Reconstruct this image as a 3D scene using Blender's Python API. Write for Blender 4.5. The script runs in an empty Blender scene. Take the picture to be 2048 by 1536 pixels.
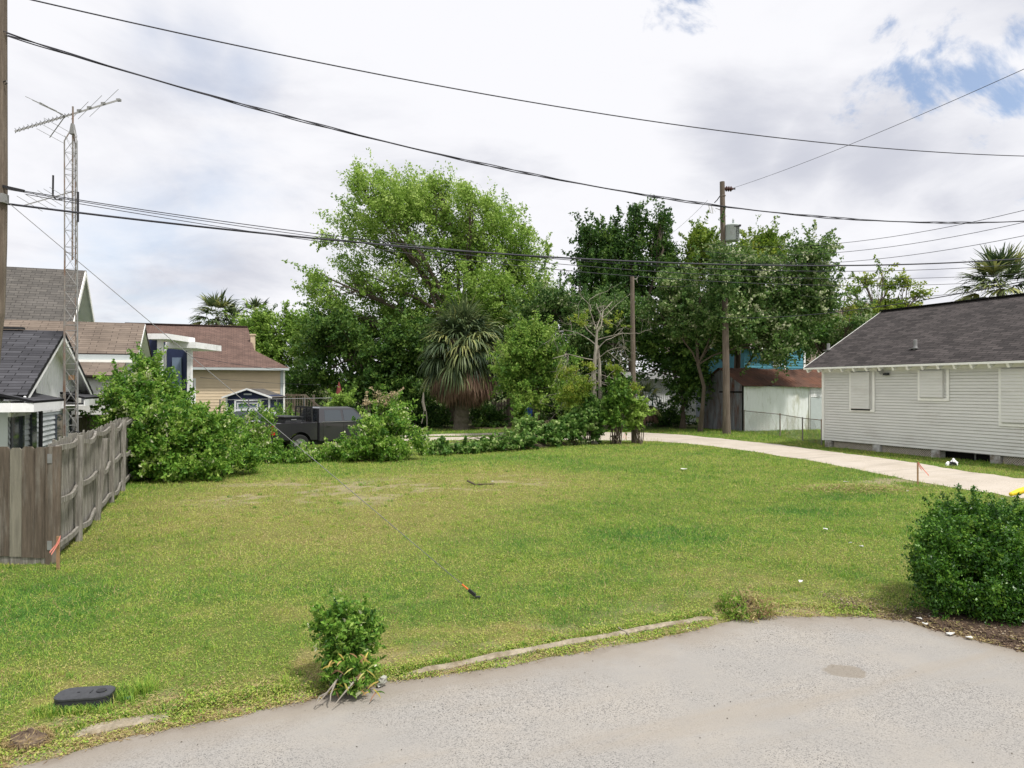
import bpy, math
import numpy as np
from mathutils import Vector

# ------------------------------------------------------------------ camera, world, sun, exposure
F, CX, CY, H = 1430.0, 1024.0, 775.0, 2.7          # focal length in photo pixels, centre, horizon row, camera height
def P(px, py, Y): return np.array([(px-CX)/F*Y, Y, H-(py-CY)/F*Y])      # a point at distance Y
def G(px, py, z=0.0):                                                    # a point on the ground
    Y = F*(H-z)/(py-CY); return np.array([(px-CX)/F*Y, Y, z])
sc = bpy.context.scene
C = sc.collection
cam = bpy.data.objects.new('camera', bpy.data.cameras.new('camera')); C.objects.link(cam)
cam.location = (0, 0, H); cam.rotation_euler = (math.radians(90.28), 0, 0)
cam.data.sensor_width = 36; cam.data.lens = F/2048*36
cam.data.clip_start = 0.05; cam.data.clip_end = 6000
sc.camera = cam

SUN_EL, SUN_AZ = 62.0, 128.0     # azimuth measured clockwise from +Y
se, sa = math.radians(SUN_EL), math.radians(SUN_AZ)
sdir = Vector((math.sin(sa)*math.cos(se), math.cos(sa)*math.cos(se), math.sin(se)))
sun = bpy.data.objects.new('sun', bpy.data.lights.new('sun', 'SUN')); C.objects.link(sun)
sun.data.energy = 4.1; sun.data.angle = math.radians(7); sun.data.color = (1.0, 0.96, 0.9)
sun.rotation_euler = (-sdir).to_track_quat('-Z', 'Y').to_euler(); sun.location = (0, 0, 40)

W = bpy.data.worlds.new('World'); sc.world = W; W.use_nodes = True
nt = W.node_tree; nt.nodes.clear()
def N(t, **kw):
    n = nt.nodes.new(t)
    for k, v in kw.items(): setattr(n, k, v)
    return n
def L(a, b): nt.links.new(a, b)
def mth(op, a, b=None, clamp=False):
    n = N('ShaderNodeMath', operation=op); n.use_clamp = clamp
    for i, v in enumerate((a, b)):
        if v is None: continue
        if isinstance(v, (int, float)): n.inputs[i].default_value = v
        else: L(v, n.inputs[i])
    return n.outputs[0]
out = N('ShaderNodeOutputWorld')
sky = N('ShaderNodeTexSky', sky_type='NISHITA'); sky.sun_disc = False
sky.sun_elevation = se; sky.sun_rotation = sa; sky.air_density = 1.0; sky.dust_density = 0.6; sky.ozone_density = 3.0
bsky = N('ShaderNodeBackground'); bsky.inputs[1].default_value = 0.15; L(sky.outputs[0], bsky.inputs[0])
tc = N('ShaderNodeTexCoord'); sep = N('ShaderNodeSeparateXYZ'); L(tc.outputs['Generated'], sep.inputs[0])
zc = mth('ADD', mth('MAXIMUM', sep.outputs[2], 0.0), 0.22)
comb = N('ShaderNodeCombineXYZ'); L(mth('DIVIDE', sep.outputs[0], zc), comb.inputs[0]); L(mth('DIVIDE', sep.outputs[1], zc), comb.inputs[1])
comb.inputs[2].default_value = 3.7
def noise(scale, detail, rough, vec, dist=0.0):
    n = N('ShaderNodeTexNoise'); n.inputs['Scale'].default_value = scale; n.inputs['Detail'].default_value = detail
    n.inputs['Roughness'].default_value = rough; n.inputs['Distortion'].default_value = dist; L(vec, n.inputs['Vector']); return n.outputs['Fac']
n1 = noise(1.5, 10, .58, comb.outputs[0], .3)
n2 = noise(1.7, 9, .56, comb.outputs[0], .35)
n3 = noise(7.5, 10, .62, tc.outputs['Generated'], .4)
def blob(px, py, wid):            # angular distance to a direction in the sky, 1 at its middle, 0 at wid radians
    d = Vector(((px-CX)/F, 1, (CY-py)/F)).normalized()
    dp = N('ShaderNodeVectorMath', operation='DOT_PRODUCT'); L(tc.outputs['Generated'], dp.inputs[0]); dp.inputs[1].default_value = d
    ang = mth('ARCCOSINE', mth('MINIMUM', dp.outputs['Value'], 1.0))
    return mth('SUBTRACT', 1.0, mth('DIVIDE', ang, wid))
def mx(*a):
    r = a[0]
    for b in a[1:]: r = mth('MAXIMUM', r, b)
    return r
gap = mx(mth('MULTIPLY', blob(1370, -25, .055), .9), mth('MULTIPLY', blob(1945, 165, .06), 1.05), mth('MULTIPLY', blob(2015, 215, .07), 1.05), mth('MULTIPLY', blob(2030, 80, .05), .7), mth('MULTIPLY', blob(2600, 100, .25), .8))
thin = mx(blob(390, 95, .10), blob(480, 130, .07), blob(300, 60, .08), blob(430, 375, .10), blob(250, 560, .15), blob(330, 480, .15))
gapf = mth('ADD', mth('MULTIPLY', gap, 1.0), mth('MULTIPLY', mth('SUBTRACT', n3, .5), 5.5))
gmask = N('ShaderNodeMapRange'); gmask.interpolation_type = 'SMOOTHSTEP'; L(gapf, gmask.inputs[0]); gmask.inputs[1].default_value = .28; gmask.inputs[2].default_value = .95
thf = mth('ADD', thin, mth('MULTIPLY', mth('SUBTRACT', n1, .5), 3.0))
tmask = N('ShaderNodeMapRange'); tmask.interpolation_type = 'SMOOTHSTEP'; L(thf, tmask.inputs[0]); tmask.inputs[1].default_value = .1; tmask.inputs[2].default_value = 1.3
tmask.inputs[4].default_value = .42
blue = mth('MAXIMUM', mth('MULTIPLY', gmask.outputs[0], .80), tmask.outputs[0])
grey = mx(blob(1480, 285, .13), blob(1740, 345, .13), blob(1610, 320, .10), mth('MULTIPLY', blob(1850, 400, .15), .6), mth('MULTIPLY', blob(400, 480, .35), .45))
gf = mth('ADD', mth('MULTIPLY', mth('MAXIMUM', grey, 0.0), .95), mth('MULTIPLY', mth('SUBTRACT', n2, .47), 2.4))
gr = N('ShaderNodeMapRange'); gr.interpolation_type = 'SMOOTHSTEP'; L(gf, gr.inputs[0]); gr.inputs[1].default_value = .08; gr.inputs[2].default_value = 1.0
ccol = N('ShaderNodeMixRGB'); L(gr.outputs[0], ccol.inputs[0]); ccol.inputs[1].default_value = (.90, .90, .935, 1); ccol.inputs[2].default_value = (.60, .615, .69, 1)
bcl = N('ShaderNodeBackground'); L(ccol.outputs[0], bcl.inputs[0]); bcl.inputs[1].default_value = 1.0
mixs = N('ShaderNodeMixShader'); L(blue, mixs.inputs[0]); L(bcl.outputs[0], mixs.inputs[1]); L(bsky.outputs[0], mixs.inputs[2])
L(mixs.outputs[0], out.inputs[0])
sc.view_settings.view_transform = 'Standard'; sc.view_settings.look = 'None'
sc.view_settings.exposure = 0.1; sc.view_settings.gamma = 1.0
rng = np.random.default_rng(7)

# ------------------------------------------------------------------ materials
def material(name, base, rough=.75, var=.12, scale=4.0, bump=0.0, bscale=30.0, metal=0.0, c2=None, c2amt=.5, c2scale=1.5, spec=.35, stretch=None):
    m = bpy.data.materials.new(name); m.use_nodes = True; t = m.node_tree
    b = t.nodes['Principled BSDF']; b.inputs['Roughness'].default_value = rough; b.inputs['Metallic'].default_value = metal
    b.inputs['Specular IOR Level'].default_value = spec
    tc = t.nodes.new('ShaderNodeTexCoord'); mp = t.nodes.new('ShaderNodeMapping'); t.links.new(tc.outputs['Object'], mp.inputs[0])
    if stretch: mp.inputs['Scale'].default_value = stretch
    n = t.nodes.new('ShaderNodeTexNoise'); n.inputs['Scale'].default_value = scale; n.inputs['Detail'].default_value = 7; n.inputs['Roughness'].default_value = .65
    t.links.new(mp.outputs[0], n.inputs[0])
    r = t.nodes.new('ShaderNodeMapRange'); t.links.new(n.outputs['Fac'], r.inputs[0]); r.inputs[1].default_value = .3; r.inputs[2].default_value = .7
    r.inputs[3].default_value = 1-var; r.inputs[4].default_value = 1+var
    src = t.nodes.new('ShaderNodeRGB'); src.outputs[0].default_value = (*base, 1); col = src.outputs[0]
    if c2:
        n2 = t.nodes.new('ShaderNodeTexNoise'); n2.inputs['Scale'].default_value = c2scale; n2.inputs['Detail'].default_value = 8; n2.inputs['Roughness'].default_value = .7
        t.links.new(mp.outputs[0], n2.inputs[0])
        r2 = t.nodes.new('ShaderNodeMapRange'); t.links.new(n2.outputs['Fac'], r2.inputs[0])
        r2.inputs[1].default_value = .62-c2amt*.35; r2.inputs[2].default_value = .78-c2amt*.3
        mx = t.nodes.new('ShaderNodeMixRGB'); t.links.new(r2.outputs[0], mx.inputs[0]); t.links.new(col, mx.inputs[1]); mx.inputs[2].default_value = (*c2, 1); col = mx.outputs[0]
    mul = t.nodes.new('ShaderNodeVectorMath'); mul.operation = 'SCALE'; t.links.new(col, mul.inputs[0]); t.links.new(r.outputs[0], mul.inputs['Scale'])
    t.links.new(mul.outputs[0], b.inputs['Base Color'])
    if bump:
        n3 = t.nodes.new('ShaderNodeTexNoise'); n3.inputs['Scale'].default_value = bscale; n3.inputs['Detail'].default_value = 5; t.links.new(mp.outputs[0], n3.inputs[0])
        bp = t.nodes.new('ShaderNodeBump'); bp.inputs['Strength'].default_value = bump; bp.inputs['Distance'].default_value = .02
        t.links.new(n3.outputs['Fac'], bp.inputs['Height']); t.links.new(bp.outputs[0], b.inputs['Normal'])
    return m
def ramp_material(name, stops, transl=.35, rough=.55, spec=.3):
    """leaves and blades: every leaf carries its own number 'rnd', which picks its colour"""
    m = bpy.data.materials.new(name); m.use_nodes = True; t = m.node_tree; b = t.nodes['Principled BSDF']
    at = t.nodes.new('ShaderNodeAttribute'); at.attribute_name = 'rnd'
    cr = t.nodes.new('ShaderNodeValToRGB'); t.links.new(at.outputs['Fac'], cr.inputs[0])
    e = cr.color_ramp.elements
    for i, (p, c) in enumerate(stops):
        el = e[i] if i < 2 else e.new(p)
        el.position = p; el.color = (*c, 1)
    b.inputs['Roughness'].default_value = rough; b.inputs['Specular IOR Level'].default_value = spec
    t.links.new(cr.outputs[0], b.inputs['Base Color'])
    tr = t.nodes.new('ShaderNodeBsdfTranslucent'); t.links.new(cr.outputs[0], tr.inputs[0])
    mx = t.nodes.new('ShaderNodeMixShader'); mx.inputs[0].default_value = transl
    t.links.new(b.outputs[0], mx.inputs[1]); t.links.new(tr.outputs[0], mx.inputs[2]); t.links.new(mx.outputs[0], t.nodes['Material Output'].inputs[0])
    return m
def shingles(name, c1, c2, mortar, w=.30, h=.145, stain=None):
    m = bpy.data.materials.new(name); m.use_nodes = True; t = m.node_tree; b = t.nodes['Principled BSDF']; b.inputs['Roughness'].default_value = .92; b.inputs['Specular IOR Level'].default_value = .2
    uv = t.nodes.new('ShaderNodeUVMap'); br = t.nodes.new('ShaderNodeTexBrick'); t.links.new(uv.outputs[0], br.inputs[0])
    br.inputs['Color1'].default_value = (*c1, 1); br.inputs['Color2'].default_value = (*c2, 1); br.inputs['Mortar'].default_value = (*mortar, 1)
    br.inputs['Scale'].default_value = 1; br.inputs['Brick Width'].default_value = w; br.inputs['Row Height'].default_value = h; br.inputs['Mortar Size'].default_value = .012
    br.inputs['Mortar Smooth'].default_value = .3; br.inputs['Bias'].default_value = -.1; br.offset = .37
    n = t.nodes.new('ShaderNodeTexNoise'); n.inputs['Scale'].default_value = .8; n.inputs['Detail'].default_value = 8; n.inputs['Roughness'].default_value = .75; t.links.new(uv.outputs[0], n.inputs[0])
    r = t.nodes.new('ShaderNodeMapRange'); t.links.new(n.outputs['Fac'], r.inputs[0]); r.inputs[1].default_value = .3; r.inputs[2].default_value = .7; r.inputs[3].default_value = .72; r.inputs[4].default_value = 1.28
    mul = t.nodes.new('ShaderNodeVectorMath'); mul.operation = 'SCALE'; t.links.new(br.outputs[0], mul.inputs[0]); t.links.new(r.outputs[0], mul.inputs['Scale'])
    t.links.new(mul.outputs[0], b.inputs['Base Color'])
    bp = t.nodes.new('ShaderNodeBump'); bp.invert = True; bp.inputs['Strength'].default_value = .6; bp.inputs['Distance'].default_value = .01
    t.links.new(br.outputs['Fac'], bp.inputs['Height']); t.links.new(bp.outputs[0], b.inputs['Normal'])
    return m
def glass(name, c):
    m = bpy.data.materials.new(name); m.use_nodes = True; b = m.node_tree.nodes['Principled BSDF']
    b.inputs['Base Color'].default_value = (*c, 1); b.inputs['Roughness'].default_value = .08; b.inputs['Specular IOR Level'].default_value = .6
    return m
M_weather = material('weathered_wood', (.195, .18, .155), .9, .35, 5, .5, 40, c2=(.30, .285, .255), c2amt=.5, c2scale=2.5, stretch=(6, 6, .5))
M_weather2 = material('brown_fence_board', (.125, .098, .075), .85, .4, 4, .4, 40, c2=(.215, .195, .165), c2amt=.35, c2scale=1.6, stretch=(5, 5, .5))
M_board_pale = material('pale_fence_board', (.24, .22, .175), .85, .25, 4, .4, 40, stretch=(5, 5, .5))
M_pole = material('pole_wood', (.125, .098, .075), .9, .3, 5, .5, 40, c2=(.20, .165, .13), c2amt=.4, stretch=(6, 6, .4))
M_white = material('white_paint', (.86, .86, .86), .6, .06, 3, c2=(.5, .5, .47), c2amt=.2)
M_white_soft = material('aged_white_paint', (.62, .62, .59), .7, .1, 3, c2=(.42, .41, .37), c2amt=.3)
M_wall_grey = material('pale_grey_lap_siding', (.69, .69, .655), .7, .05, 1.2, c2=(.58, .57, .53), c2amt=.26, c2scale=.8, stretch=(.6, .6, 1.6))
M_trim_grey = material('cream_white_trim', (.86, .86, .81), .65, .05, 3)
M_lap_grey = material('grey_green_lap_siding', (.56, .59, .59), .7, .08, 2)  # light grey lap boards of the cottage's lower walls, their own colour
M_beige = material('tan_lap_siding', (.66, .53, .37), .7, .05, 2)
M_navy = material('navy_siding', (.020, .030, .075), .6, .15, 3)
M_slate = material('slate_blue_siding', (.17, .225, .31), .7, .1, 3)
M_teal = material('teal_lap_siding', (.075, .25, .33), .65, .1, 2)
M_lavender = material('lavender_grey_siding', (.42, .44, .52), .7, .06, 2)
M_rust = material('rusty_corrugated_iron', (.085, .042, .028), .85, .3, 1.2, .3, 12, c2=(.14, .06, .035), c2amt=.5, c2scale=1.0, stretch=(1, 1, 1))
M_whitetin = material('white_painted_tin', (.82, .84, .83), .6, .06, 1.5, c2=(.45, .45, .34), c2amt=.3, c2scale=.9, stretch=(2, 2, .5))
M_greytin = material('weathered_galvanised_tin', (.24, .25, .27), .6, .25, 2, metal=.2, c2=(.12, .045, .02), c2amt=.42, c2scale=1.1, stretch=(1.6, 1.6, .35))
M_galv = material('galvanised_steel', (.27, .27, .265), .6, .15, 6, metal=.2)
M_galv_rust = material('rusting_galvanised_steel', (.24, .225, .205), .65, .2, 6, metal=.1, c2=(.2, .1, .055), c2amt=.4, c2scale=1.4)
M_conc = material('old_concrete', (.33, .285, .215), .95, .3, 12, .5, 60, c2=(.19, .155, .10), c2amt=.6, c2scale=5)
M_pier = material('painted_concrete_pier', (.48, .48, .47), .9, .15, 8, c2=(.2, .17, .14), c2amt=.5, c2scale=2.5)
M_black = material('black_plastic', (.022, .023, .026), .5, .2, 10)
M_blackm = material('black_metal', (.02, .02, .022), .45, .1, 5)
M_wire = material('black_cable_jacket', (.03, .03, .04), .6, .1, 5)
M_wire_grey = material('grey_steel_strand', (.16, .16, .16), .5, .1, 5, metal=.4)
M_paint_truck = material('charcoal_car_paint', (.024, .023, .027), .30, .03, 3, spec=.6)
M_paint_truck.node_tree.nodes['Principled BSDF'].inputs['Coat Weight'].default_value = .6
M_silver = material('silver_car_paint', (.5, .51, .53), .3, .02, 3, metal=.3, spec=.6)
M_tyre = material('tyre_rubber', (.02, .02, .02), .9, .1, 20)
M_alloy = material('alloy_wheel', (.45, .45, .47), .35, .05, 10, metal=.7)
M_red = material('red_lens', (.45, .03, .02), .25, .05, 8)
M_redfab = material('faded_red_cloth', (.16, .035, .03), .8, .1, 8)
M_glass = glass('dark_glass', (.02, .022, .025))
M_glassb = glass('grey_tinted_glass', (.05, .06, .07))
M_porcelain = material('brown_glazed_insulator', (.06, .022, .018), .3, .1, 8, spec=.6)
M_porc_w = material('white_polymer', (.6, .6, .6), .4, .05, 8)
M_tank = material('pale_grey_tank_paint', (.46, .50, .50), .45, .05, 4)
M_pink = material('pink_survey_tape', (.85, .30, .24), .6, .1, 10)
M_stake = material('raw_wood_stake', (.33, .2, .11), .85, .2, 20)
M_yellow = material('yellow_plastic', (.8, .55, .02), .5, .05, 5)
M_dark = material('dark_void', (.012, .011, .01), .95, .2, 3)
M_lattice = material('grey_lattice', (.46, .41, .35), .9, .2, 10)
M_mech = material('mechanical_green_metal', (.05, .12, .10), .6, .1, 5)
M_bluep = material('blue_sheet', (.04, .09, .35), .6, .15, 4)
M_bark = material('brown_bark', (.095, .075, .055), .95, .3, 4, .6, 20, stretch=(3, 3, .6))
M_bark_grey = material('grey_dead_bark', (.27, .24, .20), .95, .25, 5, .5, 30, c2=(.38, .35, .30), c2amt=.4, stretch=(3, 3, .5))
M_palmbark = material('palm_bark', (.13, .11, .085), .95, .35, 6, .8, 14)
M_soil = material('dark_soil', (.10, .07, .05), .98, .35, 9, .8, 30, c2=(.17, .13, .09), c2amt=.5, c2scale=5)
M_plastic_clear = material('crumpled_clear_plastic', (.34, .34, .29), .3, .3, 30, spec=.6)
R_dark = shingles('dark_shingles', (.060, .057, .058), (.036, .035, .037), (.016, .016, .017), .32, .14)
R_brown = shingles('brown_shingles', (.155, .10, .082), (.11, .072, .06), (.06, .04, .035), .32, .14)
R_tan = shingles('tan_brown_shingles', (.19, .152, .122), (.135, .108, .088), (.07, .055, .045), .6, .16)
R_greyb = shingles('grey_brown_shingles', (.125, .116, .105), (.085, .08, .074), (.045, .042, .04), .4, .17)
R_right = shingles('weathered_black_shingles', (.078, .068, .066), (.034, .030, .030), (.010, .009, .009), .42, .15)
R_blk = shingles('slate_black_shingles', (.070, .070, .078), (.035, .035, .040), (.015, .015, .017), .45, .15)

# ------------------------------------------------------------------ mesh helpers
class MB:
    def __init__(s): s.v = []; s.f = []; s.uv = {}
    def add(s, vs, fs):
        b = len(s.v); s.v.extend([tuple(map(float, p)) for p in vs]); s.f.extend([tuple(b+i for i in f) for f in fs]); return s
    def quad(s, a, b, c, d, uv=None):
        if uv is not None: s.uv[len(s.f)] = uv
        return s.add([a, b, c, d], [(0, 1, 2, 3)])
    def box(s, c, size, ax=None, bev=0):
        """box about c; ax = three unit axes"""
        c = np.asarray(c, float); ax = np.eye(3) if ax is None else np.asarray(ax, float)
        hx, hy, hz = [ax[i]*size[i]/2 for i in range(3)]
        vs = [c+i*hx+j*hy+k*hz for k in (-1, 1) for j in (-1, 1) for i in (-1, 1)]
        return s.add(vs, [(0, 2, 3, 1), (4, 5, 7, 6), (0, 1, 5, 4), (2, 6, 7, 3), (0, 4, 6, 2), (1, 3, 7, 5)])
    def bar(s, a, b, w, h, up=(0, 0, 1)):
        a = np.asarray(a, float); b = np.asarray(b, float); d = b-a; l = np.linalg.norm(d); d = d/l
        up = np.asarray(up, float); x = np.cross(d, up)
        if np.linalg.norm(x) < 1e-4: x = np.cross(d, (1, 0, 0))
        x /= np.linalg.norm(x); z = np.cross(x, d)
        return s.box((a+b)/2, (w, l, h), (x, d, z))
    def tube(s, pts, r, n=6, cap=True):
        pts = np.asarray(pts, float); m = len(pts); r = np.full(m, r) if np.isscalar(r) else np.asarray(r, float)
        t = np.gradient(pts, axis=0); t /= np.linalg.norm(t, axis=1)[:, None]+1e-9
        u = np.cross(t[0], (0, 0, 1.0)); 
        if np.linalg.norm(u) < .05: u = np.cross(t[0], (1.0, 0, 0))
        u /= np.linalg.norm(u); vs = []
        a = np.arange(n)*2*math.pi/n
        for i in range(m):
            u = u-t[i]*np.dot(u, t[i]); u /= np.linalg.norm(u)+1e-9; w = np.cross(t[i], u)
            for k in a: vs.append(pts[i]+r[i]*(math.cos(k)*u+math.sin(k)*w))
        fs = [(i*n+k, i*n+(k+1) % n, (i+1)*n+(k+1) % n, (i+1)*n+k) for i in range(m-1) for k in range(n)]
        if cap: fs += [tuple(range(n))[::-1], tuple((m-1)*n+k for k in range(n))]
        return s.add(vs, fs)
    def lathe(s, c, prof, axis=(0, 0, 1), n=16):
        """prof = (radius, height) pairs"""
        ax = np.asarray(axis, float); ax /= np.linalg.norm(ax); c = np.asarray(c, float)
        return s.tube([c+ax*(h+1e-5*i) for i, (r, h) in enumerate(prof)], [r for r, h in prof], n) if False else s._lathe(c, prof, ax, n)
    def _lathe(s, c, prof, ax, n=16):
        ax = np.asarray(ax, float); ax = ax/np.linalg.norm(ax); c = np.asarray(c, float)
        u = np.cross(ax, (0, 0, 1.0)); 
        if np.linalg.norm(u) < .05: u = np.array((1.0, 0, 0))
        u /= np.linalg.norm(u); w = np.cross(ax, u); vs = []
        for r, h in prof:
            for k in range(n):
                a = 2*math.pi*k/n; vs.append(c+ax*h+r*(math.cos(a)*u+math.sin(a)*w))
        m = len(prof)
        fs = [(i*n+k, i*n+(k+1) % n, (i+1)*n+(k+1) % n, (i+1)*n+k) for i in range(m-1) for k in range(n)]
        fs += [tuple(range(n))[::-1], tuple((m-1)*n+k for k in range(n))]
        return s.add(vs, fs)
    def prism(s, poly, d):
        """planar polygon of 3-D points extruded by vector d"""
        n = len(poly); d = np.asarray(d, float); poly = [np.asarray(p, float) for p in poly]
        return s.add(poly+[p+d for p in poly], [tuple(range(n))[::-1], tuple(range(n, 2*n))]+[(i, (i+1) % n, n+(i+1) % n, n+i) for i in range(n)])
def link(o, parent=None):
    C.objects.link(o)
    if parent is not None: o.parent = parent
    return o
def tag(o, label=None, cat=None, group=None, kind=None):
    if label: o['label'] = label
    if cat: o['category'] = cat
    if group: o['group'] = group
    if kind: o['kind'] = kind
    return o
def build(name, mb, mat, parent=None, smooth=False, origin=None):
    """link a mesh; its vertices are in world metres, re-based on its own origin"""
    me = bpy.data.meshes.new(name)
    V = np.array(mb.v, float)
    if parent is not None: org = np.array(parent['_o'])
    elif origin is not None: org = np.array(origin, float)
    else: org = np.array([(V[:, 0].min()+V[:, 0].max())/2, (V[:, 1].min()+V[:, 1].max())/2, V[:, 2].min()])
    V = V-org
    me.from_pydata(V.tolist(), [], mb.f)
    if mb.uv:
        uvl = me.uv_layers.new(name='UVMap')
        for p in me.polygons:
            u = mb.uv.get(p.index)
            if u is None: continue
            for li, q in zip(p.loop_indices, u): uvl.data[li].uv = q
    me.materials.append(mat); me.update()
    if smooth: me.polygons.foreach_set('use_smooth', [True]*len(me.polygons))
    o = bpy.data.objects.new(name, me)
    if parent is None: o.location = org
    link(o, parent); o['_o'] = list(org)
    return o
def thing(name, org, label, cat, group=None):
    o = bpy.data.objects.new(name, None); o.location = org; o['_o'] = [float(x) for x in org]; o.empty_display_size = .1
    link(o); return tag(o, label, cat, group)
def build_np(name, V, k, rnd, mat, parent=None, org=None):
    """V: (faces*k, 3) unshared corners; rnd: one number per face"""
    if parent is not None: org = parent['_o']
    if org is None: org = [0, 0, 0]
    V = (V-np.array(org)).astype(np.float32); nf = len(V)//k
    me = bpy.data.meshes.new(name); me.vertices.add(len(V)); me.vertices.foreach_set('co', V.ravel())
    me.loops.add(len(V)); me.loops.foreach_set('vertex_index', np.arange(len(V), dtype=np.int32))
    me.polygons.add(nf); me.polygons.foreach_set('loop_start', np.arange(0, len(V), k, dtype=np.int32))
    try: me.polygons.foreach_set('loop_total', np.full(nf, k, dtype=np.int32))
    except Exception: pass
    at = me.attributes.new('rnd', 'FLOAT', 'FACE'); at.data.foreach_set('value', np.asarray(rnd, np.float32))
    me.materials.append(mat); me.update(calc_edges=True)
    o = bpy.data.objects.new(name, me)
    if parent is None: o.location = org
    link(o, parent); o['_o'] = [float(x) for x in org]
    return o
def roof_slab(mb, a, b, c, d, th=.1):
    """a-b eave edge, d-c ridge edge (d above a); UV in metres, v measured up the slope"""
    a, b, c, d = [np.asarray(p, float) for p in (a, b, c, d)]
    u = (b-a)/np.linalg.norm(b-a); n = np.cross(b-a, d-a); n /= np.linalg.norm(n)
    if n[2] < 0: n = -n
    w = np.cross(n, u)
    if np.dot(w, d-a) < 0: w = -w
    U = [(float(np.dot(p-a, u)), float(np.dot(p-a, w))) for p in (a, b, c, d)]
    mb.quad(a, b, c, d, U)
    lo = [p-n*th for p in (a, b, c, d)]
    mb.quad(lo[3], lo[2], lo[1], lo[0], [(0, 0)]*4)
    pp = [a, b, c, d]
    for i in range(4):
        j = (i+1) % 4; mb.quad(pp[j], pp[i], lo[i], lo[j], [(0, 0)]*4)
    return mb
def lap(mb, o, u, n, length, z0, z1, course=.115, out=.022, clip=None, gr=.22):
    """lapped boards on a wall: o start, u along, n outward; clip(z)->(s0,s1) for gables"""
    o = np.asarray(o, float); u = np.asarray(u, float); n = np.asarray(n, float); z = z0
    while z < z1-1e-6:
        zt = min(z+course, z1); s0, s1 = (0, length) if clip is None else clip((z+zt)/2)
        if s1 > s0:
            def p(s, zz, k): return np.array([o[0]+u[0]*s+n[0]*k, o[1]+u[1]*s+n[1]*k, zz])
            g = min(course*gr, .032)
            mb.quad(p(s0, z+g, out), p(s1, z+g, out), p(s1, zt, .003), p(s0, zt, .003))
            mb.quad(p(s0, z+g, -.022), p(s1, z+g, -.022), p(s1, z+g, out), p(s0, z+g, out))
            mb.quad(p(s0, z, -.022), p(s1, z, -.022), p(s1, z+g, -.022), p(s0, z+g, -.022))
            mb.quad(p(s0, z, .003), p(s1, z, .003), p(s1, z, -.022), p(s0, z, -.022))
        z = zt
    return mb
def corrug(mb, a, b, c, d, pitch=.1, amp=.014):
    """corrugated sheet, ribs running a->d"""
    a, b, c, d = [np.asarray(p, float) for p in (a, b, c, d)]; n = np.cross(b-a, d-a); n /= np.linalg.norm(n)
    k = max(4, int(np.linalg.norm(b-a)/pitch*4)); vs = []
    for i in range(k+1):
        t = i/k; off = n*amp*math.sin(i*math.pi/2)
        vs += [a+(b-a)*t+off, d+(c-d)*t+off]
    return mb.add(vs, [(2*i, 2*i+2, 2*i+3, 2*i+1) for i in range(k)])
# smooth value noise used for where things grow
_lat = np.random.default_rng(3).random((64, 64, 8))
def vn(x, y, s, k=0):
    x = np.asarray(x, float)/s+100; y = np.asarray(y, float)/s+100; i = np.floor(x).astype(int); j = np.floor(y).astype(int); fx = x-i; fy = y-j
    fx = fx*fx*(3-2*fx); fy = fy*fy*(3-2*fy); l = _lat[:, :, k % 8]
    g = lambda a, b: l[a % 64, b % 64]
    return (g(i, j)*(1-fx)+g(i+1, j)*fx)*(1-fy)+(g(i, j+1)*(1-fx)+g(i+1, j+1)*fx)*fy
def fbm(x, y, s, k=0): return .5*vn(x, y, s, k)+.3*vn(x+7.3, y-3.1, s*.45, k+1)+.2*vn(x-1.7, y+9.2, s*.2, k+2)
# ------------------------------------------------------------------ ground, road, alley, lawn
KX = [-30, -12, -6, -3.52, -2.88, -.887, 0, 2.42, 2.9, 3.5, 4.03, 4.66, 4.8, 5.0, 5.4, 6.2, 8.0, 12, 30]
KY = [-12, .2, 4.1, 5.60, 5.95, 6.87, 7.33, 8.52, 8.78, 8.8, 8.72, 8.66, 8.4, 8.0, 7.55, 7.0, 6.3, 5.6, 2]
RX = [-30, -12, -6, -3.375, -2.97, -2.136, -1.22, -.118, .757, 1.9, 2.9, 4.04, 4.6, 4.71, 5.3, 6.2, 8.0, 12, 30]
RY = [-12.6, -.3, 3.7, 5.27, 5.64, 6.06, 6.625, 7.02, 7.416, 7.98, 8.6, 8.55, 8.45, 8.16, 7.4, 6.8, 6.1, 5.4, 1.8]
def yk(x): return np.interp(x, KX, KY)
def yr(x): return np.interp(x, RX, RY)+.09*(fbm(np.asarray(x), 0*np.asarray(x), .35, 5)-.5)+.05*(vn(np.asarray(x), 3+0*np.asarray(x), .09, 2)-.5)
def gz(x, y):
    d = np.clip((y-yk(x)+.02)/.12, 0, 1); return -.042*(1-d*d*(3-2*d))
near_px = [(2700, 1120), (2300, 1045), (2048, 997), (1940, 981), (1840, 965), (1740, 945), (1640, 925), (1530, 907), (1430, 893), (1340, 885), (1280, 881), (1200, 881), (1120, 880), (1030, 879.5), (940, 880), (860, 881), (780, 884), (700, 889), (600, 895)]
far_px = [(2700, 1040), (2300, 985), (2048, 958), (1940, 943), (1840, 928), (1740, 913), (1640, 900), (1530, 886), (1430, 876), (1360, 869.5), (1290, 866), (1200, 864.5), (1120, 864), (1030, 865.5), (940, 867), (860, 869.5), (780, 872), (700, 876), (600, 880)]
def resample(pts, k):
    pts = np.array([G(*p)[:2] for p in pts]); t = np.linspace(0, len(pts)-1, k); i = np.arange(len(pts))
    return np.stack([np.interp(t, i, pts[:, 0]), np.interp(t, i, pts[:, 1])], 1)
AN, AF = resample(near_px, 400), resample(far_px, 400)
def jag(A, s, seed):
    d = (AF-AN)/np.linalg.norm(AF-AN, axis=1)[:, None]; k = np.arange(len(A))
    return A+d*(s*(fbm(k*.12, k*0, 1.0, seed)-.5)*2)[:, None]
AN, AF = jag(AN, .35, 1), jag(AF, .35, 3)
IMID, ICUT = 262, 350
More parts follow.
